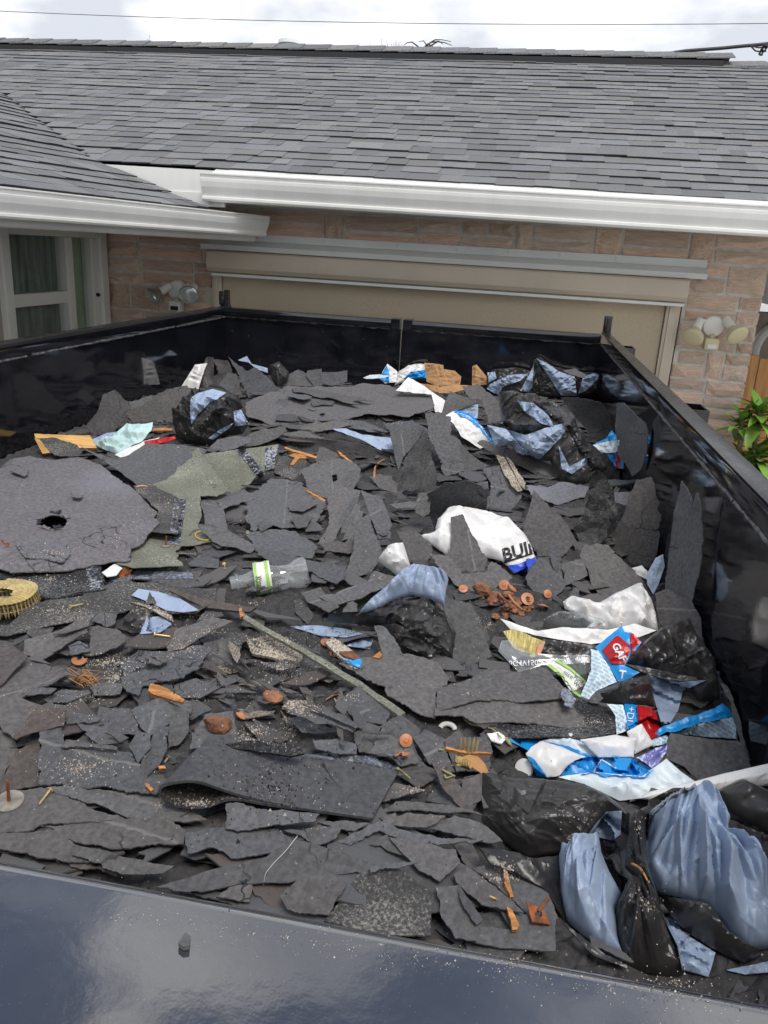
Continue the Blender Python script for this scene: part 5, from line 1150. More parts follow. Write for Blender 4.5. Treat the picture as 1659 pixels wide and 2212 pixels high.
for pg, lb in (([(60, 800), (130, 762), (170, 800), (150, 830), (90, 815)], 'small felt patch lifted near the top of the holed sheet'), ([(420, 940), (500, 945), (480, 970), (430, 960)], 'tiny torn flake right of the pipe hole'), ([(100, 1240), (180, 1170), (400, 1230), (420, 1290), (380, 1330), (220, 1310), (150, 1320)], 'cracked felt patch below the pipe hole'), ([(700, 1250), (760, 1210), (790, 1230), (770, 1280), (710, 1275)], 'lifted corner flake at the near edge of the holed sheet')):
    S('A', pg, 'felt_violet', lb, torn=1.2, bend=.8)
# felt cluster in the middle
S('B', [(0, 1180), (150, 1150), (300, 1160), (430, 1250), (400, 1330), (200, 1300), (60, 1270)], 'felt', 'wide felt scrap above the water bottle')
S('B', [(0, 960), (150, 860), (330, 880), (400, 950), (480, 980), (440, 1080), (350, 1150), (250, 1150), (150, 1130), (50, 1170), (0, 1100)], 'line1', 'broad felt scrap with faint stripe in the hollow left of centre')
S('A', [(1200, 990), (1300, 950), (1460, 900), (1530, 960), (1340, 1035), (1370, 1150), (1380, 1180), (1240, 1150), (1220, 1050)], 'line0', 'felt scrap at the right border of the olive shingle')
S('A', [(1185, 1130), (1380, 1160), (1530, 1240), (1510, 1300), (1400, 1280), (1280, 1230)], 'felt', 'curled bluish felt lip below the yellow rubber ring', lean=(0, -.3), bend=1.5)
S('B', [(255, 1012), (380, 960), (432, 1000), (340, 1057), (262, 1040)], 'felt', 'bluish oval felt flake in the hollow, upper of two', torn=1.2)
S('B', [(265, 1082), (330, 1060), (400, 1070), (370, 1132), (310, 1152)], 'felt', 'bluish felt flake just below the oval one in the hollow', torn=1.2)
S('B', [(70, 1112), (130, 1090), (170, 1130), (90, 1177)], 'felt', 'small bluish felt flake left of the hollow', torn=1.2)
S('B', [(330, 800), (420, 750), (560, 720), (640, 740), (690, 790), (640, 930), (560, 960), (480, 980), (370, 910)], 'line1', 'large felt scrap below the orange wood chips', holes=[([(515, 820), (545, 815), (550, 850), (525, 862)], .6)], lean=(0, -.2))
S('B', [(415, 740), (440, 650), (480, 660), (540, 690), (560, 720), (430, 752)], 'felt', 'dark felt scrap right of the orange wood chips', lean=(0, -.6))
S('B', [(580, 912), (620, 800), (690, 790), (680, 850), (625, 932)], 'felt', 'leaf-sized upright felt scrap in the middle of the load', lean=(0, -.5))
S('B', [(490, 950), (560, 900), (690, 930), (640, 1020), (560, 1150), (520, 1250), (430, 1250), (500, 1120)], 'felt', 'curved felt scrap running down towards the water bottle', lean=(.15, -.2))
for k in range(7):
    x = 560 + 14 * k; y = 1010 + 42 * k
    S('B', [(x + 90, y - 60), (x + 118, y - 50), (x + 100, y + 20), (x + 40, y + 110), (x - 10, y + 120), (x + 10, y + 70)], 'felt', 'narrow felt splinter, %s from the back in the fanned row right of the hollow' % ('first', 'second', 'third', 'fourth', 'fifth', 'sixth', 'last')[k], lean=(.25, -.4), group='fanned felt splinters')
S('B', [(660, 1110), (740, 1060), (790, 1200), (820, 1300), (760, 1400), (700, 1430), (580, 1475), (640, 1290)], 'felt', 'tall felt scrap right of the fanned splinters', lean=(.1, -.3))
S('B', [(690, 920), (800, 950), (850, 1050), (877, 1120), (870, 1205), (800, 1212), (750, 1080)], 'line2', 'felt strip hanging down the middle of the heap', lean=(.1, -.35))
S('B', [(865, 572), (1010, 530), (1075, 560), (950, 720), (920, 810), (900, 740)], 'line1', 'bluish felt slab left of the dark leaf-shaped scrap', lean=(-.1, -.5), torn=.5)
S('B', [(740, 830), (800, 820), (920, 870), (910, 930), (800, 900)], 'felt', 'felt splinters bunched under the bluish slab', lean=(0, -.4))
S('R', [(740, 540), (790, 530), (900, 570), (1060, 610), (1210, 690), (1240, 770), (1090, 720), (870, 620)], 'felt', 'long felt scrap in front of the open blue-lined bag', lean=(0, -.4))
S('B', [(1290, 640), (1400, 740), (1460, 772), (1370, 800), (1300, 800), (1280, 700)], 'felt', 'split felt scrap with dark cracks right of the cracked slab', lean=(0, -.6))
S('B', [(1075, 460), (1150, 450), (1230, 470), (1235, 590), (1280, 610), (1300, 700), (1310, 800), (1200, 838), (1150, 700), (1100, 610)], 'line0', 'upright cracked felt slab beside the white blue-edged wrapper', lean=(0, -.8), torn=1.3)
S('C', [(205, 880), (340, 900), (430, 870), (585, 890), (560, 950), (400, 1000), (250, 960)], 'felt_violet', 'pale grey felt scrap lying right of the speckled strips', lean=(0, -.2))
S('B', [(1420, 790), (1560, 760), (1640, 900), (1659, 950), (1600, 1055), (1460, 1012), (1470, 870)], 'line0', 'felt scrap above the lettered white bag', lean=(0, -.5))
S('B', [(1500, 705), (1545, 715), (1600, 800), (1660, 925), (1630, 935), (1560, 830)], 'gran_light', 'left of two narrow strips with pale speckled granules', 'shingle', 'shingle', GF, lean=(.1, -.5), thick=.006)
S('B', [(1560, 720), (1590, 735), (1680, 870), (1672, 910), (1620, 830)], 'gran_light', 'right of two narrow strips with pale speckled granules', 'shingle', 'shingle', GF, lean=(.1, -.5), thick=.006)
S('B', [(1090, 912), (1180, 860), (1330, 805), (1410, 840), (1462, 862), (1440, 1020), (1300, 1030), (1150, 1170), (1100, 1060)], 'line2', 'deeply shadowed felt trough above the lettered white bag', lean=(0, -1.4), nz=-.35, roll=(90, .04))
S('B', [(1235, 895), (1300, 885), (1452, 860), (1462, 1020), (1320, 1018), (1250, 1010)], 'line0', 'square felt scrap with a stripe inside the dark trough', lean=(0, -.7))
S('B', [(855, 1012), (1000, 985), (1032, 992), (1010, 1022), (900, 1032)], 'felt', 'small flat flap left of the striped upright scrap', lean=(0, -.3))
S('B', [(1035, 930), (1112, 925), (1105, 1050), (1070, 1077), (1018, 1052)], 'line2', 'small upright felt scrap with a diagonal stripe', lean=(-.1, -1.2))
S('B', [(1075, 563), (1110, 650), (1130, 750), (1142, 862), (1000, 920), (960, 910), (898, 967), (930, 830), (950, 730)], 'line2', 'dark leaf-shaped felt scrap standing up in the middle', lean=(.5, -1.3), nz=-.15, bend=.8)
S('C', [(490, 1150), (560, 1050), (590, 830), (640, 818), (720, 900), (755, 1050), (740, 1150), (640, 1250), (540, 1270)], 'asphalt', 'rough shiny asphalt slab standing on the right', 'shingle', 'shingle', GF, lean=(-.2, -1.5), thick=.008, torn=1.3, bend=1.5)
S('C', [(770, 1110), (870, 850), (960, 832), (990, 950), (1020, 1060), (1000, 1150), (1050, 1280), (980, 1310), (960, 1380), (740, 1330), (718, 1180)], 'felt', 'big dark felt slab standing before the right wall', lean=(-.45, -1.6), nz=.25)
S('C', [(740, 930), (840, 925), (870, 850), (900, 960), (800, 1010), (730, 990)], 'felt_violet', 'greyish felt scrap between the asphalt and the big dark slab', lean=(0, -.8))
S('C', [(820, 1385), (900, 1365), (935, 1400), (930, 1450), (870, 1420)], 'white_film', 'small white paper corner near the pointed shard', 'paper', 'paper', None, lean=(-.2, -1.2), wr=(.04, .008), torn=.5)
S('C', [(930, 1420), (985, 1320), (1030, 1300), (1040, 1370), (1000, 1480), (970, 1540), (935, 1480)], 'bag_blue', 'blue plastic wedge left of the pointed shard', 'plastic_strip', 'plastic scrap', None, lean=(-.3, -1.4), wr=(.06, .012), torn=.2)
S('C', [(1030, 1565), (1090, 1170), (1150, 960), (1190, 868), (1230, 960), (1240, 1015), (1265, 938), (1285, 945), (1280, 1150), (1230, 1480), (1195, 1585), (1110, 1580)], 'felt', 'tall pointed felt shard with forked tip against the right wall', wall=True, lean=(-6, -1.2), torn=.6, bend=.6)
S('C', [(530, 1300), (560, 1240), (700, 1250), (820, 1370), (900, 1440), (962, 1545), (850, 1582), (690, 1570), (600, 1500), (580, 1400)], 'felt', 'broad felt scrap behind the white crumpled sheet', lean=(0, -.4))
S('C', [(190, 1150), (250, 908), (340, 1000), (420, 1070), (512, 1220), (430, 1310), (280, 1312)], 'felt', 'felt slab right of the lettered white bag', lean=(-.2, -1.6))
S('C', [(420, 1352), (560, 1328), (577, 1430), (440, 1492)], 'line0', 'striped felt scrap right of the lettering', lean=(0, -.6))
S('C', [(210, 1322), (350, 1318), (420, 1400), (442, 1500), (330, 1600), (215, 1480)], 'felt', 'felt scrap below the lettered edge of the white bag', lean=(0, -.5))
S('C', [(340, 1252), (382, 1228), (418, 1300), (400, 1402), (370, 1380)], 'felt', 'narrow felt scrap beside the lettered bag end', lean=(-.1, -1))
# --- white lettered bag
lbag = S('P', [(902, 1157), (927, 1153), (941, 1148), (945, 1122), (970, 1097), (1006, 1097), (1053, 1104), (1100, 1122), (1128, 1148), (1145, 1175), (1158, 1208), (1150, 1225), (1140, 1233), (1110, 1232), (1085, 1212), (1050, 1205), (975, 1203), (940, 1182)], 'white_film', 'white plastic bag with black lettering and a blue edge', 'plastic_bag', 'plastic bag', None, lean=(0, -.6), wr=(.12, .016), bulge=.025, torn=.25)
sheet('P', [(1096, 1222), (1120, 1218), (1156, 1203), (1158, 1212), (1146, 1224), (1138, 1236), (1112, 1237)], 'royal', 'print', lbag, lean=(0, -.6), torn=.1, wr=(.05, .004), cap=.1)
sheet('P', [(1088, 1213), (1152, 1193), (1153, 1196), (1090, 1216)], 'ink', 'print', lbag, lean=(0, -.6), torn=0, cap=.1, lift=.006)
lettering('BUIL', 'P', (1122, 1190), 38, -17, 'ink', lbag, bold=.03, shear=.1)
S('B', [(905, 1160), (1000, 1150), (1110, 1240), (1122, 1280), (1082, 1362), (985, 1372), (950, 1250)], 'felt', 'felt scrap left of the lettered white bag', lean=(0, -.4))
S('B', [(1090, 1292), (1220, 1310), (1300, 1420), (1450, 1400), (1475, 1340), (1560, 1400), (1602, 1440), (1500, 1500), (1370, 1560), (1250, 1480), (1180, 1400)], 'felt', 'wide felt scrap in front of the lettered white bag', lean=(0, -.3))
S('B', [(1230, 1075), (1300, 1058), (1345, 1160), (1400, 1250), (1452, 1330), (1430, 1400), (1300, 1402), (1220, 1332), (1235, 1200)], 'line1', 'pointed striped felt scrap lying across the white bag', lean=(0, -.6), cap=.12)
S('B', [(790, 1332), (850, 1260), (945, 1228), (980, 1340), (988, 1382), (910, 1427)], 'white_film', 'small crumpled white bag in the centre of the load', 'plastic_bag', 'plastic bag', None, lean=(0, -.8), wr=(.07, .016), bulge=.03, torn=.2)
S('B', [(700, 1502), (770, 1400), (850, 1420), (905, 1430), (850, 1492), (740, 1512)], 'line2', 'dark felt scrap under the small white bag', lean=(.1, -.4))
S('B', [(60, 1265), (200, 1290), (420, 1340), (600, 1380), (590, 1450), (540, 1477), (400, 1400), (250, 1400), (130, 1350)], 'line2', 'bluish striped felt scrap directly behind the water bottle')
S('B', [(440, 1560), (600, 1500), (780, 1440), (900, 1470), (700, 1560), (520, 1605)], 'line2', 'felt scrap between the water bottle and the central blue bag')
S('E', [(330, 60), (450, 20), (560, 150), (500, 180), (380, 110)], 'line2', 'striped felt scrap at the base of the water bottle')
# --- left middle: granular shingle, blue pocket, plank
gs = S('D', [(-80, 290), (60, 250), (180, 120), (340, 100), (640, 40), (700, 0), (1300, 40), (1290, 120), (1180, 185), (770, 145), (700, 170), (560, 190), (300, 250), (60, 320), (-80, 340)], 'gran_grey', 'wide grey granule shingle below the holed felt sheet', 'shingle', 'shingle', GF, torn=.4)
sheet('A', [(620, 1450), (800, 1400), (1000, 1395), (1150, 1410), (1162, 1445), (800, 1442), (640, 1472)], 'tar_blue', 'tar_strip', gs, torn=.4)
lettering('0228', 'A', (850, 1416), 40, 3, 'grey_ink', gs)
S('D', [(1010, 35), (1200, 80), (1420, 130), (1540, 160), (1500, 180), (1200, 130), (1020, 55)], 'felt_brown', 'long dark plank-like felt edge running towards the bottle', lean=(0, -.5), torn=.5, thick=.006)
bag('D', (900, 280), 'flattened bag remnant with blue lining poking from the left shingles',
    [('D', [(690, 262), (800, 145), (905, 170), (880, 300), (780, 292)], dict(lean=(0, -.7), wr=(.06, .014)))],
    [('D', [(790, 70), (830, 30), (950, 48), (1080, 88), (1195, 160), (1100, 172), (1000, 160), (900, 112)], dict(lean=(0, -.7), wr=(.07, .012), cap=.1)), ('D', [(838, 302), (880, 205), (960, 195), (1035, 240), (960, 292)], dict(lean=(0, -.7), wr=(.06, .014), cap=.1))])
S('D', [(870, 125), (900, 50), (940, 115)], 'felt', 'tiny upright felt triangle on the blue bag remnant', lean=(0, -1.3))
S('D', [(780, 105), (830, 110), (1030, 185), (1040, 225), (900, 150)], 'gran_light', 'strip with pale granules crossing the blue bag remnant', 'shingle', 'shingle', GF, lean=(0, -.5), thick=.006)
# --- central blue and black bag
bag('B', (950, 1620), 'blue and black crumpled bag in the centre of the load',
    [('E', [(470, 220), (560, 190), (680, 170), (830, 110), (1000, 70), (1130, 90), (1190, 180), (1232, 270), (1258, 330), (1242, 442), (1100, 452), (950, 422), (880, 345), (800, 262), (700, 242)], dict(lean=(0, -.5), wr=(.09, .030), bulge=.05, solid=True)),
     ],
    [('B', [(675, 1642), (750, 1560), (900, 1450), (920, 1400), (1000, 1368), (1080, 1375), (1190, 1400), (1217, 1450), (1190, 1602), (1100, 1562), (980, 1542), (880, 1572), (780, 1622)], dict(drape=False, lean=(0, -.6), wr=(.11, .018), gather=((1080, 1300), 16, .014), bulge=.035, cap=.10, n_in=8000)),
     ('E', [(265, 255), (420, 248), (600, 270), (705, 300), (600, 322), (450, 312)], dict(lean=(0, -.4), wr=(.05, .010))), ('E', [(600, 372), (700, 330), (765, 330), (745, 392)], dict(lean=(0, -.6), wr=(.05, .012)))],
    [('E', [(640, 190), (800, 150), (960, 120), (1110, 190), (1200, 330), (1215, 430), (1080, 340), (920, 230), (800, 190)], dict(lean=(0, -.6), wr=(.05, .020), bulge=.015, cap=.12)),
     ('E', [(760, 250), (900, 240), (1050, 300), (1200, 400), (1100, 440), (960, 380)], dict(lean=(0, -.6), wr=(.05, .020), cap=.12))])
S('E', [(575, 180), (610, 120), (640, 105), (672, 130), (670, 172)], 'felt', 'small dark felt point at the left end of the central bag', lean=(0, -.6))
S('E', [(1175, 28), (1220, 90), (1350, 120), (1400, 200), (1440, 330), (1477, 440), (1350, 482), (1250, 502), (1240, 430), (1262, 300), (1190, 170)], 'felt', 'tall smooth felt scrap right of the central bag', lean=(.1, -.7), torn=.6)
S('E', [(560, 482), (820, 430), (970, 430), (1150, 480), (1222, 570), (1140, 660), (1140, 792), (1000, 752), (850, 680), (838, 632), (790, 620), (700, 562)], 'felt', 'broad smooth felt sheet in front of the central bag', bend=.4)
S('E', [(770, 252), (832, 258), (890, 320), (947, 427), (820, 432)], 'felt', 'felt tongue leaning on the front of the central bag', lean=(0, -.6))
S('E', [(575, 705), (680, 620), (880, 740), (830, 852), (810, 842), (650, 802)], 'line2', 'dark striped felt scrap under the olive strip')
# --- right middle: black bag, whites, wrappers
S('F', [(980, 60), (1060, 38), (1200, 100), (1262, 220), (1275, 340), (1200, 300), (1000, 285), (990, 140)], 'line0', 'felt scrap between the white crumpled sheet and the right wall', lean=(-.4, -.6))
S('F', [(450, 130), (490, 20), (525, 40), (520, 130)], 'felt', 'small rounded felt scrap left of the white crumpled sheet', lean=(0, -1))
bag('F', (1150, 560), 'crumpled black plastic bag against the right trailer wall',
    [('F', [(800, 490), (830, 430), (930, 340), (1000, 290), (1190, 215), (1240, 330), (1340, 460), (1375, 692), (1250, 705), (1200, 640), (1000, 560)], dict(lean=(-.25, -.8), wr=(.08, .028), bulge=.05, solid=True))], [], [])
wsht = S('F', [(430, 112), (480, 73), (640, 120), (750, 60), (850, 10), (900, -2), (960, 100), (990, 180), (998, 282), (880, 320), (700, 290), (560, 275), (600, 230), (440, 150)], 'white_film', 'white crumpled plastic sheet rising to a peak on the right', 'plastic_sheet', 'plastic sheet', None, lean=(0, -.7), wr=(.12, .030), bulge=.02, torn=.2)
sheet('F', [(50, 213), (160, 250), (280, 285), (430, 262), (700, 275), (860, 240), (990, 280), (880, 322), (600, 362), (320, 322), (110, 272)], 'white_film', 'fold', wsht, lean=(0, -.9), wr=(.09, .012), torn=.2)
sheet('F', [(310, 215), (400, 168), (560, 180), (690, 230), (600, 275), (430, 262)], 'clear', 'clear_film', wsht, lean=(0, -.8), wr=(.05, .014), bulge=.02, torn=.1, cap=.1)
S('F', [(70, 285), (130, 270), (320, 350), (290, 432), (240, 442), (130, 385)], 'gold', 'gold straw-like paper scrap under the white sheet', 'paper', 'paper', None, lean=(0, -.9), wr=(.05, .006), torn=.3)
S('F', [(275, 372), (322, 353), (296, 418), (268, 422)], 'orange', 'orange tag at the right end of the gold scrap', 'tag', 'tag', None, lean=(0, -1), torn=.1, cap=.1)
S('F', [(310, 330), (560, 362), (640, 372), (580, 420), (420, 440), (300, 410)], 'bag_black', 'shiny black plastic strip below the white sheet', 'plastic_strip', 'plastic scrap', None, lean=(0, -.9), wr=(.05, .012), torn=.2)
cp = S('F', [(40, 400), (62, 335), (110, 332), (170, 380), (240, 420), (420, 432), (592, 425), (592, 472), (300, 492), (172, 542), (110, 480)], 'clear', 'clear printed plastic bag with faint upside-down lettering', 'plastic_bag', 'plastic bag', None, lean=(0, -.8), wr=(.10, .006), torn=.1)
lettering('bG4V150', 'F', (192, 474), 46, -2, 'white_ink', cp, flip=True, bold=.012)
nl = S('F', [(330, 490), (392, 452), (480, 508), (560, 580), (572, 602), (532, 682), (470, 640), (420, 560)], 'white_film', 'white and lime water label tucked beside the striped paper', 'label', 'label', None, lean=(0, -.7), wr=(.08, .006), torn=.1)
sheet('F', [(334, 490), (350, 480), (430, 545), (480, 625), (540, 672), (532, 682), (470, 640), (420, 562)], 'green_print', 'print', nl, lean=(0, -.7), torn=0, cap=.1)
sheet('F', [(380, 462), (392, 454), (480, 508), (562, 580), (556, 588), (475, 520)], 'green_print', 'print', nl, lean=(0, -.7), torn=0, cap=.1)
lettering('nice', 'F', (462, 545), 40, 32, 'grey_ink', nl); lettering('Purified', 'F', (536, 588), 33, 40, 'ink', nl); lettering('Water', 'F', (528, 618), 33, 40, 'ink', nl); lettering('16.9 FL OZ', 'F', (505, 640), 14, 40, 'grey_ink', nl)
S('F', [(385, 450), (470, 440), (598, 438), (602, 520), (572, 590), (480, 512)], 'clear', 'clear plastic bottle shell behind the lime water label', 'plastic_bottle', 'bottle', None, lean=(0, -.8), wr=(.05, .012), bulge=.025, torn=.1, cap=.1)
S('F', [(595, 390), (640, 400), (700, 490), (752, 592), (640, 640), (582, 702), (533, 680), (570, 592), (600, 520)], 'printed', 'pale blue paper with fine rows of print below the red emblem', 'paper', 'paper', None, lean=(-.2, -.8), wr=(.12, .010), torn=.5)
gf = S('F', [(622, 385), (700, 320), (780, 252), (800, 292), (850, 300), (900, 352), (842, 432), (800, 492), (890, 535), (835, 570), (760, 592), (690, 462)], 'blue_print', 'blue wrapper with red emblem and white letters', 'wrapper', 'wrapper', None, lean=(-.2, -.9), wr=(.12, .008), torn=.3)
sheet('F', [(665, 397), (740, 318), (760, 310), (830, 370), (830, 400), (800, 480), (722, 482)], 'red_print', 'emblem', gf, lean=(-.2, -.9), torn=0, cap=.1); sheet('F', [(830, 288), (852, 300), (902, 354), (842, 430), (838, 370)], 'red_print', 'print', gf, lean=(-.2, -.9), torn=.1, cap=.1)
lettering('GAF', 'F', (766, 410), 62, 62, 'white_ink', gf, bold=.03, shear=.15); lettering('T', 'F', (785, 548), 70, 8, 'white_ink', gf, bold=.02)
rb = root_at('F', (860, 850), 'wrapper', 'torn red, blue and white wrapper under the open black flap', 'wrapper')
sheet('F', [(690, 722), (790, 728), (822, 872), (750, 908), (740, 790)], 'printed', 'paper_side', rb, lean=(0, -.8), wr=(.07, .006), torn=.4); sheet('F', [(795, 714), (876, 730), (888, 842), (820, 884)], 'blue_print', 'print', rb, lean=(0, -.8), wr=(.08, .006), torn=.2); sheet('F', [(874, 730), (977, 745), (1022, 892), (960, 932), (885, 852)], 'red_print', 'print', rb, lean=(0, -.8), wr=(.08, .008), torn=.2)
lettering('+DL', 'F', (832, 790), 60, 98, 'white_ink', rb)
fl = root_at('F', (1000, 870), 'garbage_bag', 'open black bag flap with blue-grey lining, right of the red emblem', 'garbage bag')
sheet('F', [(940, 545), (1120, 590), (1292, 577), (1150, 642), (1120, 760), (1062, 852), (1030, 872), (985, 720)], 'bag_blue', 'blue_film', fl, lean=(-.2, -.9), wr=(.10, .016), torn=.1)
sheet('F', [(585, 692), (640, 640), (760, 590), (942, 543), (955, 640), (985, 740), (880, 722), (780, 732)], 'bag_black', 'black_film', fl, lean=(.25, -.7), wr=(.08, .018), bulge=.02, torn=.15); sheet('F', [(800, 486), (900, 500), (1050, 530), (1292, 572), (1180, 582), (1050, 575), (940, 548)], 'bag_black', 'black_film', fl, lean=(-.1, -.9), wr=(.05, .014), torn=.1, cap=.1); sheet('F', [(590, 690), (650, 650), (672, 690), (640, 722), (600, 715)], 'felt', 'felt_side', fl, lean=(0, -.5))
# --- right front whites
S('F', [(-40, 905), (0, 840), (420, 860), (600, 866), (545, 800), (430, 690), (450, 650), (560, 690), (702, 738), (742, 800), (748, 908), (540, 942), (200, 930)], 'gran_black', 'black granule shingle under the pair of grey felt slabs', 'shingle', 'shingle', GF, torn=.5)
S('P', [(940, 1522), (1030, 1511), (1095, 1508), (1134, 1513), (1216, 1508), (1256, 1545), (1278, 1571), (1205, 1568), (1100, 1561), (1035, 1561), (996, 1546), (938, 1551)], 'felt', 'lower of two long grey felt slabs right of centre', bend=.7, torn=.7)
S('P', [(945, 1484), (995, 1470), (1056, 1445), (1110, 1455), (1180, 1440), (1222, 1490), (1214, 1510), (1134, 1515), (1095, 1509), (1030, 1512), (945, 1532)], 'felt', 'upper of two long grey felt slabs right of centre', bend=.5, torn=.7)
S('P', [(1210, 1502), (1222, 1488), (1245, 1512), (1235, 1530), (1218, 1525)], 'tar_blue', 'pale sealant flake at the tip of the long felt slabs', 'shingle', 'shingle', GF)
bt = S('F', [(960, 922), (1050, 850), (1180, 800), (1330, 752), (1382, 718), (1462, 800), (1250, 832), (1100, 892)], 'blue_print', 'ragged blue wrapper with pale printed lining at the right wall', 'wrapper', 'wrapper', None, lean=(-.2, -.8), wr=(.08, .010), torn=1.0)
sheet('F', [(1088, 902), (1250, 838), (1462, 798), (1484, 932), (1350, 922)], 'printed', 'lining', bt, lean=(-.2, -.8), wr=(.09, .008), torn=.3); sheet('F', [(958, 940), (1050, 908), (1092, 952), (970, 975)], 'printed', 'lining', bt, lean=(0, -.6), wr=(.05, .006), torn=.3)
S('F', [(1032, 1002), (1070, 900), (1300, 938), (1480, 942), (1522, 990), (1562, 1112), (1230, 1187), (1150, 1100), (1060, 1060)], 'line0', 'rounded felt scrap with a pale stripe by the right front', lean=(-.1, -.3), torn=.5)
S('F', [(1390, 600), (1440, 650), (1500, 850), (1560, 1060), (1530, 1090), (1470, 860)], 'felt', 'narrow dark scrap squeezed along the right wall', lean=(-1, -1)); S('F', [(1540, 950), (1580, 900), (1640, 1030), (1640, 1090), (1580, 1080)], 'felt', 'dark torn scrap in the gap at the right wall', lean=(-.6, -.8))
wf_ = root_at('F', (600, 1150), 'wrapper', 'white and blue torn wrapper spread in front of the black shingle', 'wrapper')
for pg, m_, ln_, tr_, wv in (([(530, 940), (740, 908), (862, 930), (852, 1042), (640, 1042)], 'white_film', -.6, .2, (.12, .009)), ([(810, 890), (900, 843), (972, 970), (860, 1022)], 'white_film', -.6, .2, (.12, .008)), ([(290, 948), (480, 898), (560, 960), (640, 1042), (540, 1045), (420, 990)], 'white_shade', -.5, .3, (.08, .012)),
                  ([(85, 928), (240, 938), (420, 965), (625, 1040), (560, 1052), (430, 992), (220, 1002)], 'blue_print', -.5, 1.0, (.06, .008)), ([(205, 1022), (235, 985), (290, 948), (370, 966), (460, 996), (565, 1040), (500, 1062), (455, 1095), (410, 1152), (385, 1160), (330, 1162), (262, 1112), (225, 1062)], 'white_film', -.5, .2, (.12, .008)), ([(215, 1035), (262, 1060), (332, 1160), (270, 1150), (225, 1090)], 'blue_print', -.6, .8, (.05, .006)),
                  ([(400, 1160), (600, 1128), (900, 1158), (1050, 1048), (1132, 1120), (1235, 1190), (1100, 1242), (900, 1292), (770, 1302), (560, 1202)], 'white_shade', -.6, .2, (.10, .016)), ([(420, 1152), (480, 1070), (640, 1038), (840, 1048), (972, 1112), (920, 1162), (700, 1152), (610, 1132)], 'blue_print', -.7, 1.0, (.12, .005))):
    sheet('F', pg, m_, 'fold' if m_ != 'blue_print' else 'print', wf_, lean=(0, ln_), torn=tr_, wr=wv, bulge=.006 if m_ != 'blue_print' else 0)
sheet('F', [(610, 1125), (655, 1055), (662, 1056), (618, 1127)], 'white_ink', 'print', wf_, lean=(0, -.7), torn=0, cap=.1); sheet('F', [(655, 1055), (662, 1052), (750, 1105), (746, 1112)], 'white_ink', 'print', wf_, lean=(0, -.7), torn=0, cap=.1)
S('F', [(865, 1048), (960, 1000), (1052, 968), (1052, 1012), (972, 1112), (920, 1075)], 'navy', 'dark blue foil scrap with white star crease', 'foil', 'foil', None, lean=(0, -.8), wr=(.04, .012), torn=.4, cap=.1)
S('F', [(890, 1292), (950, 1248), (1200, 1190), (1400, 1138), (1659, 1085), (1740, 1070), (1740, 1200), (1500, 1242), (1300, 1264), (960, 1302)], 'white_film', 'long white rolled plastic edge running to the right wall', 'plastic_sheet', 'plastic sheet', None, lean=(0, -.9), wr=(.08, .006), bulge=.015, n_in=6000, torn=.1)
S('F', [(-30, 910), (40, 900), (90, 935), (60, 965), (0, 950)], 'white_film', 'small white paper bit left of the blue torn edge', 'paper', 'paper', None, torn=.6)
# --- left front felt field
S('D', [(0, 880), (80, 930), (105, 1000), (0, 1195), (-80, 1195), (-80, 880)], 'felt', 'dark felt scrap low on the left picture border', lean=(.2, -.2))
S('D', [(0, 1200), (105, 1000), (245, 918), (242, 1212), (0, 1262), (-60, 1262), (-60, 1200)], 'felt_brown', 'brownish flat felt scrap at the left front')
S('D', [(245, 910), (370, 880), (380, 990), (700, 990), (780, 1000), (840, 1090), (870, 1165), (992, 1212), (940, 1282), (500, 1232), (240, 1202)], 'line0', 'flat felt sheet sprinkled with white granules at the left front')
S('D', [(-80, 600), (0, 600), (170, 450), (400, 530), (422, 570), (200, 640), (130, 690), (235, 720), (80, 922), (0, 852), (-80, 800)], 'line2', 'bluish curved felt sheet with a nail hole at the left border', bend=1.0, torn=.5)
S('D', [(-60, 400), (50, 350), (168, 450), (0, 605), (-60, 610)], 'felt_brown', 'brownish felt corner above the bluish curved sheet', torn=.5)
S('D', [(80, 922), (235, 728), (400, 760), (382, 862), (330, 870), (180, 902), (100, 937)], 'felt_brown', 'brownish felt scrap with ragged front right of the nail-holed sheet', lean=(0, -.1))
S('D', [(150, 340), (320, 288), (525, 258), (532, 300), (390, 372), (230, 472), (140, 432)], 'felt', 'felt strip sloping below the grey granule shingle', lean=(0, -.15))
S('D', [(320, 312), (400, 260), (530, 198), (565, 190), (532, 262), (400, 310)], 'line0', 'small striped felt tongue on the grey granule shingle', lean=(0, -.2))
S('D', [(545, 225), (600, 175), (700, 180), (690, 240), (640, 262)], 'felt', 'small felt scrap left of the blue bag remnant', lean=(0, -.2))
S('D', [(530, 262), (700, 280), (780, 330), (700, 380), (560, 430), (480, 420), (540, 380)], 'felt', 'felt scrap in front of the blue bag remnant', lean=(0, -.1))
S('D', [(410, 380), (470, 345), (530, 370), (540, 410), (420, 440)], 'felt', 'bluish felt flake behind the orange washer on the left', lean=(0, -.3))
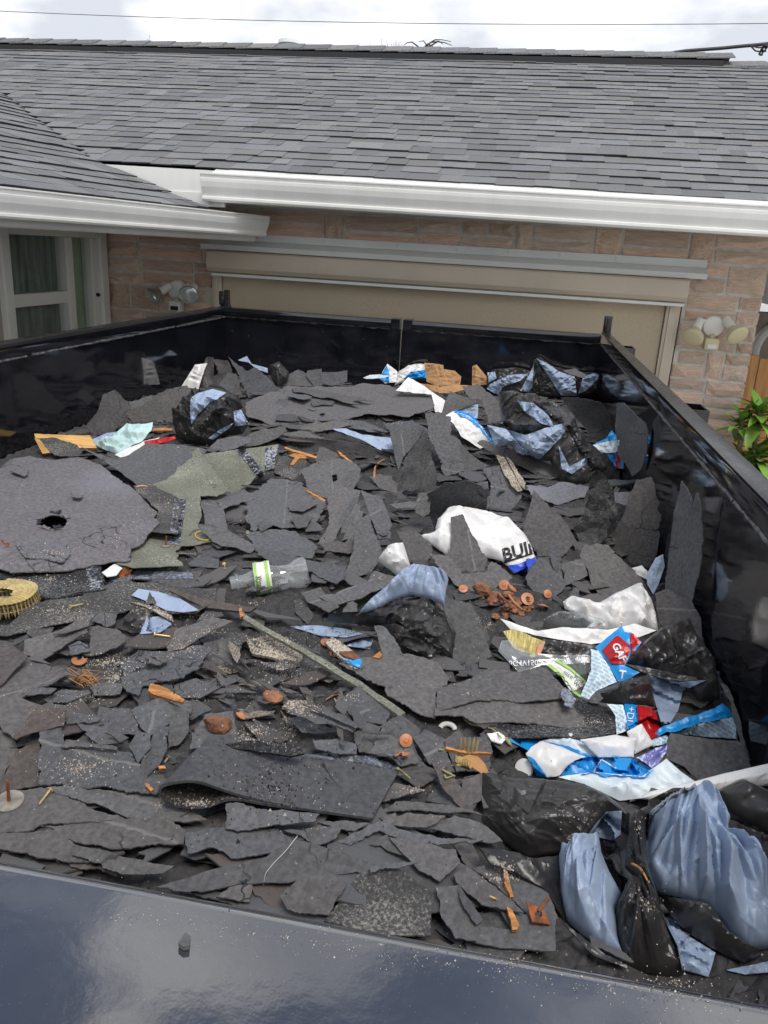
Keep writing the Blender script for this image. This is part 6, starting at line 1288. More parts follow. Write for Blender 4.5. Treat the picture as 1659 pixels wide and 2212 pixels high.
for pg, lb in (([(260, 700), (400, 640), (530, 628), (542, 660), (400, 722), (300, 727)], 'felt strip below the dry grass tuft'), ([(530, 612), (660, 588), (742, 610), (722, 662), (560, 667)], 'oblong felt scrap right of the dry grass tuft'), ([(130, 665), (250, 620), (340, 630), (300, 660), (150, 672)], 'brown felt sliver beside the bluish curved sheet'),
               ([(450, 832), (640, 870), (722, 922), (562, 962), (530, 900)], 'felt scrap with raised edge at the left front'), ([(385, 830), (450, 780), (600, 800), (540, 835), (400, 845)], 'flat felt flake left of centre front'), ([(600, 742), (780, 750), (830, 850), (832, 902), (700, 912), (560, 850)], 'felt scrap left of the kite-shaped striped one'),
               ([(365, 990), (400, 940), (520, 960), (700, 975), (695, 995), (560, 985)], 'low felt ridge on the granule-sprinkled sheet'), ([(510, 900), (560, 880), (640, 930), (770, 945), (760, 960), (590, 965)], 'brownish torn lip over the granule-sprinkled sheet'), ([(630, 905), (700, 880), (775, 930), (720, 960)], 'small felt flake left of the leaf-shaped pair')):
    S('D', pg, 'felt', lb, lean=(0, -.18))
S('D', [(1000, 392), (1060, 280), (1280, 208), (1402, 230), (1280, 282), (1100, 392), (1010, 412)], 'felt', 'felt strip running up to the splintered shingle heap', lean=(0, -.2))
S('D', [(1180, 562), (1200, 480), (1290, 380), (1340, 328), (1420, 420), (1442, 520), (1420, 602), (1300, 592)], 'line1', 'tent-like creased felt scrap left of the splintered heap', lean=(0, -.6), bend=1.5)
S('D', [(1040, 612), (1180, 570), (1322, 630), (1200, 692), (1080, 682)], 'felt', 'felt scrap right of the orange wood chip', lean=(0, -.2))
S('D', [(930, 640), (1060, 690), (1150, 720), (1140, 790), (1050, 740), (960, 700)], 'felt', 'flat felt scrap beneath the orange wood chip')
S('D', [(715, 472), (830, 400), (960, 410), (1060, 420), (1160, 378), (1272, 400), (1200, 502), (1100, 572), (930, 592), (900, 622), (850, 632), (830, 682), (760, 662), (720, 562)], 'felt', 'big felt scrap with ragged lower lobes left of centre', lean=(0, -.12), torn=1.3)
S('D', [(870, 440), (980, 420), (1010, 470), (960, 500), (890, 480)], 'felt', 'loose flake on top of the ragged-lobed felt scrap')
S('D', [(780, 752), (960, 688), (1050, 730), (1062, 802), (902, 917), (840, 852)], 'line1', 'kite-shaped felt scrap with a pale dotted stripe', lean=(0, -.15))
S('D', [(1010, 872), (1050, 740), (1140, 780), (1132, 902), (1080, 962), (1010, 982)], 'felt', 'upright felt scrap right of the kite-shaped one', lean=(0, -.3))
S('D', [(915, 922), (960, 858), (1012, 860), (1002, 1000), (950, 1102), (870, 1168), (838, 1090), (900, 1000)], 'felt', 'right of two leaf-shaped felt scraps at the front', lean=(0, -.12))
S('D', [(775, 992), (830, 893), (907, 910), (902, 1000), (832, 1078)], 'felt', 'left of two leaf-shaped felt scraps at the front', lean=(0, -.15))
S('D', [(1150, 900), (1240, 780), (1400, 780), (1430, 930), (1240, 935), (1280, 980), (1140, 1000)], 'felt', 'flat felt ground behind the rolled shingle', lean=(0, -.1))
S('D', [(0, 1270), (250, 1220), (450, 1300), (620, 1370), (760, 1400), (1002, 1412), (760, 1422), (500, 1442), (240, 1452), (200, 1482), (0, 1492), (-80, 1490), (-80, 1270)], 'felt', 'wide felt sheet under the loose nails at the left front')
S('D', [(250, 1215), (600, 1230), (940, 1282), (1120, 1330), (1250, 1390), (1130, 1410), (960, 1402), (760, 1392), (600, 1332), (450, 1292), (330, 1252)], 'line0', 'long felt sheet with a pale line below the granule-sprinkled sheet', torn=1.1)
S('D', [(240, 1452), (500, 1430), (760, 1415), (1002, 1410), (1112, 1482), (1100, 1562), (700, 1602), (450, 1552), (330, 1482)], 'line0', 'felt sheet in the front left with a faint stripe', torn=1.2)
S('G', [(0, 30), (150, 80), (310, 120), (520, 190), (500, 205), (260, 135), (100, 105), (0, 95), (-60, 80), (-60, 30)], 'felt_brown', 'brown-edged felt strip along the front left border', torn=1.2, lean=(0, -.2))
S('D', [(-60, 1500), (200, 1490), (330, 1480), (450, 1562), (640, 1662), (400, 1662), (0, 1592), (-60, 1580)], 'felt', 'felt strip at the lower left border', torn=1.2)
S('G', [(310, 60), (540, 130), (752, 160), (700, 192), (520, 197), (310, 110)], 'felt', 'ragged felt lip in the front left', lean=(0, -.15))
# --- front middle layers
S('E', [(810, 850), (920, 798), (1050, 870), (1010, 950), (1062, 1052), (1000, 1010), (880, 942)], 'felt', 'pointed felt scrap left of the brown dry leaf', lean=(0, -.15))
S('E', [(740, 1020), (820, 860), (900, 940), (1000, 1000), (1040, 1080), (930, 1100), (860, 1040)], 'felt', 'felt scrap under the orange washer pair', lean=(0, -.1))
S('E', [(1190, 942), (1280, 880), (1312, 920), (1480, 910), (1462, 1132), (1262, 1132)], 'felt', 'dark felt scrap behind the broken nail coil')
S('E', [(1000, 922), (1070, 880), (1200, 940), (1182, 962), (1262, 1132), (1200, 1112), (1100, 1082)], 'line2', 'felt scrap left of the broken nail coil', lean=(0, -.1))
S('E', [(420, 1000), (400, 952), (560, 930), (662, 960), (662, 1022), (520, 1022)], 'felt', 'felt scrap behind the tar-edged end of the rolled shingle', lean=(0, -.1))
S('E', [(650, 892), (740, 830), (812, 850), (742, 1022), (680, 1012)], 'felt', 'felt scrap left of the orange washer pair', lean=(0, -.25))
S('E', [(1300, 1202), (1310, 1160), (1422, 1140), (1412, 1300), (1300, 1352)], 'felt', 'upright felt scrap at the left end of the front black bag', lean=(0, -.4))
S('E', [(1110, 1085), (1220, 1120), (1330, 1290), (1310, 1360), (1180, 1230)], 'felt_brown', 'brownish felt blade right of the rolled shingle', lean=(.1, -.25))
S('E', [(820, 1312), (830, 1250), (900, 1200), (1080, 1232), (900, 1292)], 'felt', 'felt scrap under the right end of the rolled shingle', lean=(0, -.1))
S('G', [(670, 247), (900, 180), (1150, 130), (1280, 50), (1450, 90), (1662, 160), (1500, 187), (1250, 227), (1050, 237), (900, 267), (750, 267)], 'felt', 'long curved felt strip near the front wall', lean=(0, -.1), torn=.7)
S('G', [(800, 22), (900, 0), (1200, -10), (1300, 60), (1000, 132), (900, 92), (810, 112)], 'felt', 'felt scrap above the long curved strip at the front', lean=(0, -.1))
S('G', [(930, 300), (1020, 240), (1090, 235), (1080, 320)], 'felt', 'small felt corner between the long strip and the front wall', lean=(0, -.1)); S('G', [(1210, 290), (1300, 210), (1440, 200), (1500, 240), (1420, 370), (1240, 340)], 'felt', 'felt scrap in the hollow near the front wall', lean=(0, -.1))
S('H', [(560, 830), (480, 730), (620, 770), (740, 780), (738, 935), (500, 908), (380, 882), (330, 802)], 'felt', 'flat felt scrap beneath the rusty square washer')
S('P', [(700, 1995), (775, 1885), (830, 1878), (870, 1882), (935, 1925), (932, 1965), (930, 2025), (810, 2020)], 'gran_grey', 'square dark granule shingle close to the front wall', 'shingle', 'shingle', GF, torn=.5)
S('H', [(220, 652), (330, 640), (420, 800), (400, 880), (310, 872), (250, 780)], 'felt', 'curved felt strip right of the square granule shingle', lean=(0, -.1))
S('H', [(320, 632), (350, 680), (427, 790), (400, 812), (330, 702)], 'felt', 'narrow felt strip lying on the curved one at the front', lean=(0, -.1))
S('H', [(480, 532), (520, 540), (700, 660), (752, 790), (620, 772), (480, 642), (380, 562)], 'felt', 'felt scrap dusted with granules left of the front blue bag', lean=(0, -.1))
S('H', [(300, 592), (360, 560), (480, 640), (602, 772), (420, 732), (330, 642)], 'felt', 'felt scrap under the wood splinters at the front', lean=(0, -.1))
for pg, lb in (([(0, 1340), (300, 1378), (442, 1395), (420, 1442), (0, 1482), (-120, 1480), (-120, 1340)], 'thin felt layer under the near edge of the rolled shingle'), ([(430, 1440), (600, 1425), (752, 1440), (650, 1492), (520, 1472)], 'pale-edged felt flake below the rolled shingle'), ([(210, 1492), (450, 1450), (570, 1470), (542, 1532), (400, 1562), (320, 1512)], 'felt scrap with torn tip, front centre left'),
               ([(550, 1542), (800, 1430), (1000, 1500), (1422, 1552), (1250, 1562), (1000, 1562), (800, 1482), (620, 1562)], 'broad felt layer in the front centre'), ([(1090, 1482), (1250, 1400), (1400, 1440), (1542, 1552), (1440, 1562)], 'felt layer tapering to a point before the front black bag'), ([(780, 1382), (900, 1308), (1130, 1310), (1300, 1348), (1452, 1392), (1130, 1362), (900, 1372)], 'long brown felt blade pointing at the front black bag'), ([(800, 1395), (900, 1370), (960, 1440), (890, 1450)], 'small felt flake below the long brown blade'), ([(760, 1440), (960, 1380), (1200, 1390), (1080, 1470), (900, 1450)], 'torn felt lip under the long brown blade'), ([(740, 1562), (850, 1510), (992, 1652), (850, 1602)], 'narrow felt scrap in the front centre right')):
    S('E', pg, 'felt', lb, lean=(0, -.12), torn=1.2)
S('H', [(20, 432), (200, 460), (312, 490), (327, 550), (240, 632), (150, 582)], 'felt', 'oblong felt scrap pointing down, front right of centre', lean=(0, -.12), torn=.8)
S('H', [(-60, 560), (0, 550), (140, 548), (60, 575), (-60, 590)], 'felt', 'flat grey felt end beside the oblong downward scrap', lean=(0, -.12))
# --- front right bags
bag('H', (700, 480), 'broad black bag lying flat in the right front',
    [('H', [(408, 378), (425, 153), (640, 175), (860, 200), (960, 250), (1060, 330), (1052, 422), (960, 330), (870, 462), (820, 492), (620, 522), (510, 447)], dict(lean=(0, -.45), wr=(.12, .020), bulge=.035, solid=True, n_in=12000))],
    [('H', [(1028, 318), (1022, 420), (990, 447), (930, 432), (870, 472), (828, 494), (910, 380), (960, 322)], dict(lean=(0, -.5), wr=(.08, .012), torn_=0) if False else dict(lean=(0, -.5), wr=(.08, .012), cap=.1))])
S('H', [(430, 450), (520, 470), (640, 520), (770, 510), (760, 640), (790, 790), (700, 660), (600, 590), (480, 530)], 'bag_black', 'shadowed black plastic under the flat front bag', 'plastic_sheet', 'plastic sheet', None, lean=(0, .0), wr=(.07, .014), torn=.1)
bag('H', (900, 900), 'slim blue bag with black pleats beside the flat front bag',
    [('H', [(850, 860), (960, 940), (1050, 980), (1050, 1000), (900, 940), (770, 800)], dict(lean=(0, -.4), wr=(.05, .01)))],
    [('H', [(755, 520), (850, 480), (930, 438), (942, 520), (1000, 640), (1032, 700), (1002, 760), (1012, 880), (1042, 972), (960, 942), (860, 862), (790, 792), (768, 680)], dict(drape=False, lean=(.05, -.5), gather=((915, 330), 24, .018), bulge=.05, wr=(.12, .010), n_in=12000, cap=.03))],
    [('H', [(945, 440), (1010, 448), (1032, 600), (1022, 662), (972, 562)], dict(lean=(0, -.55), gather=((960, 300), 40, .008), wr=(.04, .008), cap=.1))])
bag('H', (1140, 960), 'shiny black bag tied in the middle at the front wall',
    [('H', [(1080, 340), (1132, 330), (1130, 420), (1142, 560), (1182, 680), (1202, 760), (1272, 900), (1302, 1022), (1182, 1022), (1040, 992), (1010, 882), (1000, 760), (1042, 652), (1100, 622), (1040, 562), (1058, 430)], dict(lean=(0, -.5), gather=((1095, 590), 60, .014), bulge=.05, wr=(.07, .012), n_in=11000))], [])
S('H', [(1420, 242), (1535, 183), (1700, 250), (1700, 440), (1500, 322)], 'bag_black', 'smooth black plastic sheet at the right picture border', 'plastic_sheet', 'plastic sheet', None, lean=(-.1, -.5), wr=(.10, .012), bulge=.02, torn=.1)
S('H', [(1480, 350), (1700, 440), (1700, 600), (1560, 490)], 'bag_black', 'wrinkled black plastic below the smooth black sheet', 'plastic_sheet', 'plastic sheet', None, lean=(-.1, -.4), wr=(.06, .012), torn=.1)
bag('H', (1400, 900), 'largest blue bag with deep folds in the front right corner',
    [('H', [(1190, 690), (1390, 730), (1480, 850), (1640, 940), (1562, 975), (1400, 905), (1262, 800)], dict(lean=(0, -.35), wr=(.07, .016), bulge=.03))],
    [('H', [(1205, 770), (1262, 795), (1302, 850), (1432, 930), (1402, 1035), (1290, 1005), (1268, 900)], dict(lean=(0, -.5), wr=(.05, .018), bulge=.02)), ('H', [(1480, 1005), (1700, 960), (1700, 1012), (1560, 1025)], dict(lean=(0, -.4), wr=(.06, .01))),
     ('H', [(1132, 420), (1150, 320), (1250, 250), (1330, 228), (1372, 203), (1440, 260), (1492, 360), (1482, 420), (1600, 500), (1700, 590), (1720, 910), (1560, 925), (1480, 852), (1392, 732), (1190, 662), (1140, 560)], dict(lean=(0, -.5), drape=False, gather=((1345, 130), 22, .030), bulge=.06, wr=(.16, .018), n_in=18000, cap=.03))],
    [('H', [(1085, 335), (1150, 268), (1250, 218), (1342, 218), (1250, 258), (1165, 330), (1142, 402), (1112, 505)], dict(lean=(0, -.5), gather=((1300, 200), 80, .010), wr=(.03, .006), cap=.1))])
# ================================================================ rolled shingle in the foreground
def rolled():
    t = root_at('P', (600, 1720), 'shingle', 'shingle folded over on itself with an open teardrop end in front', 'shingle', GF)
    P1, P2 = first_hit(372, 1748)[0], first_hit(800, 1770)[0]; top = first_hit(600, 1715)[0]
    dv_ = P2 - P1; nv = np.array([-dv_[1], dv_[0], 0]); nv /= np.linalg.norm(nv); P1 = P1 - .012 * nv * np.sign(nv[1])
    pro = [(640, 1752), (560, 1740), (497, 1726), (455, 1742), (420, 1748), (380, 1744), (353, 1730), (340, 1714), (344, 1699), (362, 1689), (400, 1684), (445, 1690), (490, 1706), (560, 1728), (640, 1742), (720, 1752), (806, 1766)]
    W = []
    for p in pro:
        d = ray(*p); W.append(CP + d * (((P1 - CP) @ nv) / (d @ nv)))
    W = np.array(W); tt = np.linspace(0, len(W) - 1, 60); W = np.stack([np.interp(tt, np.arange(len(W)), W[:, k]) for k in range(3)], 1)
    for _ in range(3): W[1:-1] = .25 * W[:-2] + .5 * W[1:-1] + .25 * W[2:]
    zz = W[-1][2]; a, b = at_z(806, 1766, zz), at_z(862, 1663, zz); E_ = b - a; m, n = len(W), 14
    tan = np.gradient(W, axis=0); nn = np.cross(tan, E_); nn /= np.linalg.norm(nn, axis=1)[:, None]
    V = []; F = []
    rg = np.random.default_rng(3); jag = .003 * rg.normal(size=m)
    for off in (0, .004):
        for j in range(n):
            u = j / (n - 1)
            sag = -.012 * math.sin(u * 3.1) * np.clip((np.arange(m) - 22) / 20, 0, 1) * 0
            for i in range(m):
                q = W[i] + E_ * (u * (1 + (jag[i] if j == n - 1 else 0))) - nn[i] * off; q = q + np.array([0, 0, .004 * noise2(i * .11, u * 2.5, 8)]); V.append(q)
    for j in range(n - 1):
        for i in range(m - 1):
            q = (j * m + i, j * m + i + 1, (j + 1) * m + i + 1, (j + 1) * m + i); F.append(q); F.append(tuple(m * n + k for k in q[::-1]))
    ring = [i for i in range(m)] + [j * m + m - 1 for j in range(1, n)] + [(n - 1) * m + i for i in range(m - 2, -1, -1)] + [j * m for j in range(n - 2, 0, -1)]
    F += [(ring[i], m * n + ring[i], m * n + ring[(i + 1) % len(ring)], ring[(i + 1) % len(ring)]) for i in range(len(ring))]
    o = add('folded_sheet', np.array(V), F, [M['felt_roll'], M['gran_inner']], t)
    me = o.data; mid = np.mean([v for v in W], 0)
    # granules cover the inner side of the fold
    for p in me.polygons:
        p.material_index = 1 if (min(p.vertices) < m * n) == INNER_FIRST else 0
    autosmooth(o, 50); register(np.array(V), F)
    sheet('E', [(335, 1030), (480, 1018), (690, 1030), (800, 1018), (948, 1030), (917, 1118), (800, 1095), (650, 1065), (420, 1045)], 'tar_blue', 'tar_strip', t, torn=1.2)
    ed = sheet('E', [(-120, 960), (0, 940), (200, 945), (320, 975), (345, 1010), (260, 1032), (120, 1010), (-80, 985)], 'gran_black', 'raised_edge', t, lean=(0, -.6), torn=.6, thick=.006)
    return t
M['felt_roll'] = felt('dark_shingle_back', (.088, .087, .09), var=.02)
M['gran_inner'] = gran('inner_granules', (.02, .019, .018), (.06, .055, .05), (.55, .48, .38), 300, (.44, .55, .68))
INNER_FIRST = False
rolled()
for k in range(7):
    a0 = k * .9; q0 = [(320 + (84 + dr) * math.cos(a0 + da), 1098 + (44 + dr * .55) * math.sin(a0 + da)) for dr, da in ((-12, 0), (-8, .35), (-12, .7), (22 + 9 * (k % 3), .6), (14, .3), (26, .05))]
    S('A', q0, 'asphalt' if k % 2 else 'felt_violet', 'torn tarry lip, %s clockwise around the round pipe hole' % ('first', 'second', 'third', 'fourth', 'fifth', 'sixth', 'last')[k], lean=(0, -.3), torn=1.2, cap=.03, group='torn lips around the pipe hole')
# olive strip running across the splintered heap
def splinter(px, py, size, label, mname, ang, tilt, k, up=.02):
    q = first_hit(px, py); P = q[0] if q is not None else heap_hit(px, py); key = (k, mname)
    if key not in FMESH: FMESH[key] = mesh_from('shingle_splinter', FV[k][0], FV[k][1], M[mname])
    o = inst('shingle_splinter', FMESH[key], None, (P[0], P[1], P[2] + up), (tilt[0], tilt[1], ang), (size, size * .8, min(size, .10)))
    Mx = np.array(Matrix.LocRotScale(o.location, o.rotation_euler, o.scale)); vv = np.array(FV[k][0]) @ Mx[:3, :3].T + Mx[:3, 3]; register(vv, FV[k][1]); FILL.append((o, vv))
    return props(o, label, 'shingle splinter', 'splintered shingle shards')
r = random.Random(21)
for i in range(64):
    u = r.random(); px = 470 + 300 * u + r.uniform(-25, 25); py = 1370 + 60 * u + 175 * r.random() ** .8
    if px > 590 + (py - 1400) * 1.25: continue
    mn_ = 'gran_light' if r.random() < .16 else ('felt_brown' if r.random() < .35 else 'felt')
    splinter(px, py, r.uniform(.025, .058), {'gran_light': 'pale-speckled', 'felt_brown': 'brownish', 'felt': 'dark grey'}[mn_] + ' narrow splinter in the pile of shingle shards left of the olive strip', mn_, r.uniform(-1.2, .3), (r.uniform(-.35, .5), r.uniform(-.3, .35)), 3 * r.randrange(8), r.uniform(.002, .02))
for pg, lb in (([(470, 350), (520, 320), (640, 400), (700, 500), (660, 520), (560, 430)], 'speckled shingle scrap with pale granules left end of the olive strip'), ([(0, 340), (130, 310), (250, 330), (340, 420), (330, 480), (180, 450), (40, 420)], 'upper broken shingle showing pale granules under the olive strip'), ([(215, 740), (260, 695), (360, 690), (450, 780), (460, 810), (330, 770)], 'lower broken shingle scrap covered in pale granules')):
    S('E', pg, 'gran_light', lb, 'shingle', 'shingle', GF, lean=(0, -.2), thick=.006)
for k, pg in enumerate(([(560, 800), (660, 870), (640, 905), (500, 840), (280, 760), (300, 740)], [(580, 790), (670, 850), (665, 880), (540, 820), (340, 735)], [(250, 820), (330, 800), (470, 850), (580, 895), (420, 900), (330, 890)], [(240, 770), (300, 750), (520, 830), (560, 860), (420, 850)])):
    S('E', pg, 'felt', ('thick stacked shingle edge below the pale granule scrap', 'upper thin layer of the stacked shingle edges', 'broad lower layer of the stacked shingle edges', 'middle layer of the stacked shingle edges')[k], lean=(0, -.35), torn=.8)
S('E', [(-15, 170), (0, 190), (150, 280), (350, 390), (520, 490), (700, 590), (880, 720), (957, 783), (922, 806), (860, 757), (690, 622), (500, 522), (330, 412), (150, 312), (-15, 215)], 'olive', 'long narrow olive-green strip running diagonally through the middle', 'shingle', 'shingle', GF, lean=(0, -.1), torn=.25, thick=.006, bend=.3)
S('E', [(583, 460), (640, 462), (690, 448), (697, 462), (685, 497), (640, 487), (620, 470)], 'blue_print', 'small bird-shaped bright blue scrap by the olive strip', 'wrapper', 'wrapper', None, lean=(0, -.3), torn=1.0, wr=(.04, .008))

# ================================================================ water bottle
def bottle():
    a0, b0 = first_hit(498, 1278), first_hit(664, 1268); r0 = .034
    a = a0[0] + np.array([0, 0, .020]); b = b0[0] + np.array([0, 0, r0 + .004]); ax = b - a; Ln = np.linalg.norm(ax); ax /= Ln
    t = thing('plastic_bottle', 'clear crushed water bottle with white and green label lying on its side', 'bottle', (a + b) / 2 - np.array([0, 0, .03]))
    prof = [(0, .0125), (.012, .0125), (.0125, .0155), (.018, .0155), (.0185, .0125), (.03, .0125), (.05, .019), (.075, .028), (.09, .0305)]
    k = .094
    while k < Ln * .62: prof += [(k, .031), (k + .004, .0295)]; k += .008
    while k < Ln - .03: prof += [(k, .0295 if int(k * 250) % 2 else .0275)]; k += .006
    prof += [(Ln - .026, .0308), (Ln - .008, .031), (Ln - .002, .027), (Ln, .02)]
    mb = MB().lathe(prof, a, ax, 28, caps=False); V = np.array(mb.V)
    rel = V - a; s = rel @ ax; rad = rel - s[:, None] * ax; 
    dent = 1 - .33 * np.exp(-((s - Ln * .66) / .030) ** 2) * (.55 + .45 * np.sign(rad[:, 2])) + .06 * noise2(s * 30, np.arctan2(rad[:, 2], rad[:, 0]) * 1.3, 2) * np.clip((s - .06) / .04, 0, 1) * np.clip((Ln - s) / .02, 0, 1)
    V = a + s[:, None] * ax + rad * dent[:, None] * 1.12
    sh = add('bottle_shell', V, mb.F, M['clear_bottle'], t); autosmooth(sh, 25)
    s0, s1 = Ln * .31, Ln * .52; lp = [(s0, .0358), (s0 + .006, .0362), ((s0 + s1) / 2, .0355), (s1 - .004, .0365), (s1, .0358)]
    lb = MB().lathe(lp, a, ax, 28, caps=False); V = np.array(lb.V); lab = add('label', V, lb.F, M['clear_label'], t, True); register(V, lb.F)
    for q0, q1 in ((s0 + .001, s0 + .007), (s1 - .011, s1 - .004)):
        g_ = MB().lathe([(q0, .0368), (q1, .0370)], a, ax, 28, caps=False); g_.obj('green_band', M['green_print'], lab, True)
    for txt, p, sz in (('nice', (551, 1282), 13), ('Purified', (556, 1262), 11), ('Water', (562, 1258), 11)):
        lettering(txt, 'P', p, sz, 84, 'grey_ink' if txt == 'nice' else 'ink', lab)
M['clear_bottle'] = glass_mat('clear_bottle_plastic', (.97, .985, .985), .06, .09, 1.0, .18)
bottle()

# ================================================================ nails, washers, bark, twigs
def nail_mesh(name, L_=.038, r=.0016, hr=.005, m='steel'):
    mb = MB().lathe([(0, hr), (.0012, hr), (.0013, r), (L_ - .005, r), (L_, .0003)], (0, 0, 0), (0, 0, -1), 10); return mesh_from(name, mb.V, mb.F, M[m])
NM = nail_mesh('nail'); NMR = nail_mesh('nail', m='rust'); NB = nail_mesh('nail', .032, .0015, .0053, 'brass')
cc = first_hit(14, 1322); c0 = cc[0] + np.array([-.012, .012, .036])
coil = thing('nail_coil', 'coil of yellow roofing nails with overlapping round heads at the left border', 'nails', c0 - np.array([0, 0, .036]))
r = random.Random(9); th = 0.0; rad = .022; nn_ = 0
while rad < .060 and nn_ < 290:
    tl = .16; p = c0 + np.array([rad * math.cos(th), rad * math.sin(th), .0012 * math.sin(th * 3) - .10 * (rad - .04) ** 2 * 30 * .3])
    inst('nail', NB, coil, p, (tl * math.sin(th) + r.uniform(-.06, .06) + .12, -tl * math.cos(th) + r.uniform(-.06, .06), 0)); nn_ += 1
    st = .0078 / rad; th += st; rad += .0088 * st / (2 * math.pi) * 1.0
for zz_ in (.010, .021):
    MB().tube([c0 + np.array([(.022 + .0088 * a / 6.283) * math.cos(a), (.022 + .0088 * a / 6.283) * math.sin(a), -zz_]) for a in np.linspace(0, 6.283 * 4.3, 170)], .0006, 4).obj('wire_band', M['steel'], coil)
def loose_nail(p, q, label, m='steel', lift=.003, hr=.0048, head=True):
    a, b = first_hit(*p), first_hit(*q)
    if a is None or b is None: return
    A, B = a[0] + np.array([0, 0, lift + (hr if head else 0) * .7]), b[0] + np.array([0, 0, lift]); d = B - A; ln = np.linalg.norm(d); mb = MB().lathe([(0, hr), (.0012, hr), (.0013, .0017), (ln * .92, .0017), (ln, .0004)] if head else [(0, .0016), (ln, .0012)], A, d, 10)
    props(mb.obj('nail', M[m], None, loc=A), label, 'nail', 'loose nails on the load')
for rg_, p, q, lb, m_ in (('D', (302, 1262), (236, 1337), 'thick pale nail lying at the left front', 'brass'), ('A', (1325, 1010), (1205, 948), 'long nail crossing the olive shingle', 'steel'), ('A', (1447, 1112), (1485, 1076), 'bent nail with washer right of the olive shingle', 'steel'), ('A', (1487, 1180), (1418, 1166), 'pale short nail left of the hollow', 'steel'),
                         ('A', (1170, 1313), (1055, 1300), 'grey headless pin below the yellow rubber ring', 'steel'), ('D', (420, 156), (500, 130), 'pale nail on the grey granule shingle', 'brass'), ('D', (925, 322), (1026, 327), 'brass nail in front of the blue bag remnant', 'brass'), ('A', (44, 1257), (8, 1214), 'rusty nail on the near part of the holed sheet', 'rust'),
                         ('B', (1130, 438), (1083, 454), 'white-grey nail right of the flat stack', 'steel'), ('D', (1010, 1065), (985, 1085), 'short shiny nail by the right leaf-shaped scrap', 'steel'), ('A', (1345, 1372), (1352, 1395), 'small nail above the water bottle neck', 'brass'), ('E', (520, 440), (517, 385), 'brown nail under the orange washer left of the blue scrap', 'rust'), ('A', (1290, 900), (1280, 880), 'tiny nail on the folded olive shingle', 'steel'), ('B', (480, 1040), (400, 1085), 'long grey nail in the hollow', 'steel')):
    p, q = cv(rg_, [p, q]); loose_nail(p, q, lb, m_)
def up_nail(px, py, h, label, base, m='rust', rad=.026):
    q = first_hit(px, py); P = q[0]; t = thing('nail', label, 'nail', P); n = q[1] if q[1][2] > 0 else -q[1]
    if base == 'disc': MB().lathe([(.001, .004), (.002, rad * .6), (.001, rad), (.003, rad), (.004, rad * .6), (.003, .003)], P, n, 24).obj('washer', M['steel'], t)
    if base == 'square':
        u = np.cross(n, (0.3, 1, 0)); u /= np.linalg.norm(u); v = np.cross(n, u); k = rad; MB().verts([P + u * a * k + v * b * k * .85 + n * z for z in (.002, .005) for a, b in ((-1, -1), (1, -1), (1, 1), (-1, 1))], [(3, 2, 1, 0), (4, 5, 6, 7), (0, 1, 5, 4), (1, 2, 6, 5), (2, 3, 7, 6), (3, 0, 4, 7)]).obj('washer', M['rust'], t)
    d = n + np.array([.1, 0, .3]); MB().lathe([(0, .0022), (h * .9, .0018), (h, .0004)], P + n * .003, d, 8).obj('shank', M[m], t)
up_nail(20, 1733, .036, 'round steel washer with an upright rusty nail at the left front', 'disc', 'rust', .018)
up_nail(497, 1290, .03, 'small rusty nail standing left of the bottle neck', 'none') if False else None
up_nail(*cv('A', [(745, 1425)])[0], .035, 'rusty square washer with upright nail on the grey-blue sealant strip', 'square', 'rust', .017)
up_nail(*cv('A', [(995, 1248)])[0], .024, 'round rusty washer with nail at the foot of the pale tar strip', 'disc', 'rust', .012)
# rusty square plate near the front wall
pl = S('H', [(615, 710), (690, 742), (719, 808), (640, 796)], 'rust', 'rusty square washer with a bent nail near the front wall', 'nail_plate', 'washer', None, torn=.1, thick=.002, bend=0, lift=.01, lean=(0, -.15), holes=[([(668 + 16 * math.cos(a), 765 + 15 * math.sin(a)) for a in np.linspace(0, 5.7, 10)], .1)])
a, b = cv('H', [(668, 750), (714, 690)]); h = first_hit(*a)[0]; d = ray(*b); e_ = CP + d * ((h[1] + .01) / d[1]); MB().lathe([(0, .0028), (.9 * np.linalg.norm(e_ - h), .0024), (np.linalg.norm(e_ - h), .001)], h, e_ - h, 8).obj('nail', M['bark'], pl)
# orange cap washers
def cap_mesh(k):
    n = 22; a0 = (0, 0, .9, 2.2)[k]; V = []; F = []; an = np.linspace(a0, 2 * math.pi, n) if a0 else np.linspace(0, 2 * math.pi, n, endpoint=False)
    for z, s in ((.0008, 1), (-.0012, -1)):
        for rr, dz in ((.30, .14), (.42, .05), (.8, 0), (1, -.03)): V += [(rr * math.cos(a), rr * math.sin(a), dz + (.06 if s > 0 else -.06)) for a in an]
    for s in (0, 4):
        for j in range(3):
            for i in range(n - (1 if a0 else 0)):
                q = ((s + j) * n + i, (s + j) * n + (i + 1) % n, (s + j + 1) * n + (i + 1) % n, (s + j + 1) * n + i); F.append(q if s else q[::-1])
    for i in range(n - (1 if a0 else 0)):
        F += [(3 * n + i, 3 * n + (i + 1) % n, 7 * n + (i + 1) % n, 7 * n + i), (i, 4 * n + i, 4 * n + (i + 1) % n, (i + 1) % n)]
    if a0: F += [(0, n, 5 * n, 4 * n), (n, 2 * n, 6 * n, 5 * n), (2 * n, 3 * n, 7 * n, 6 * n), (n - 1, 5 * n - 1, 6 * n - 1, 2 * n - 1), (2 * n - 1, 6 * n - 1, 7 * n - 1, 3 * n - 1), (3 * n - 1, 7 * n - 1, 8 * n - 1, 4 * n - 1)]
    if k == 0: F += [tuple(range(n)), tuple(range(4 * n, 5 * n))[::-1]]
    return mesh_from('orange_washer', V, F, M['orange'])
CAPS = [cap_mesh(k) for k in range(4)]
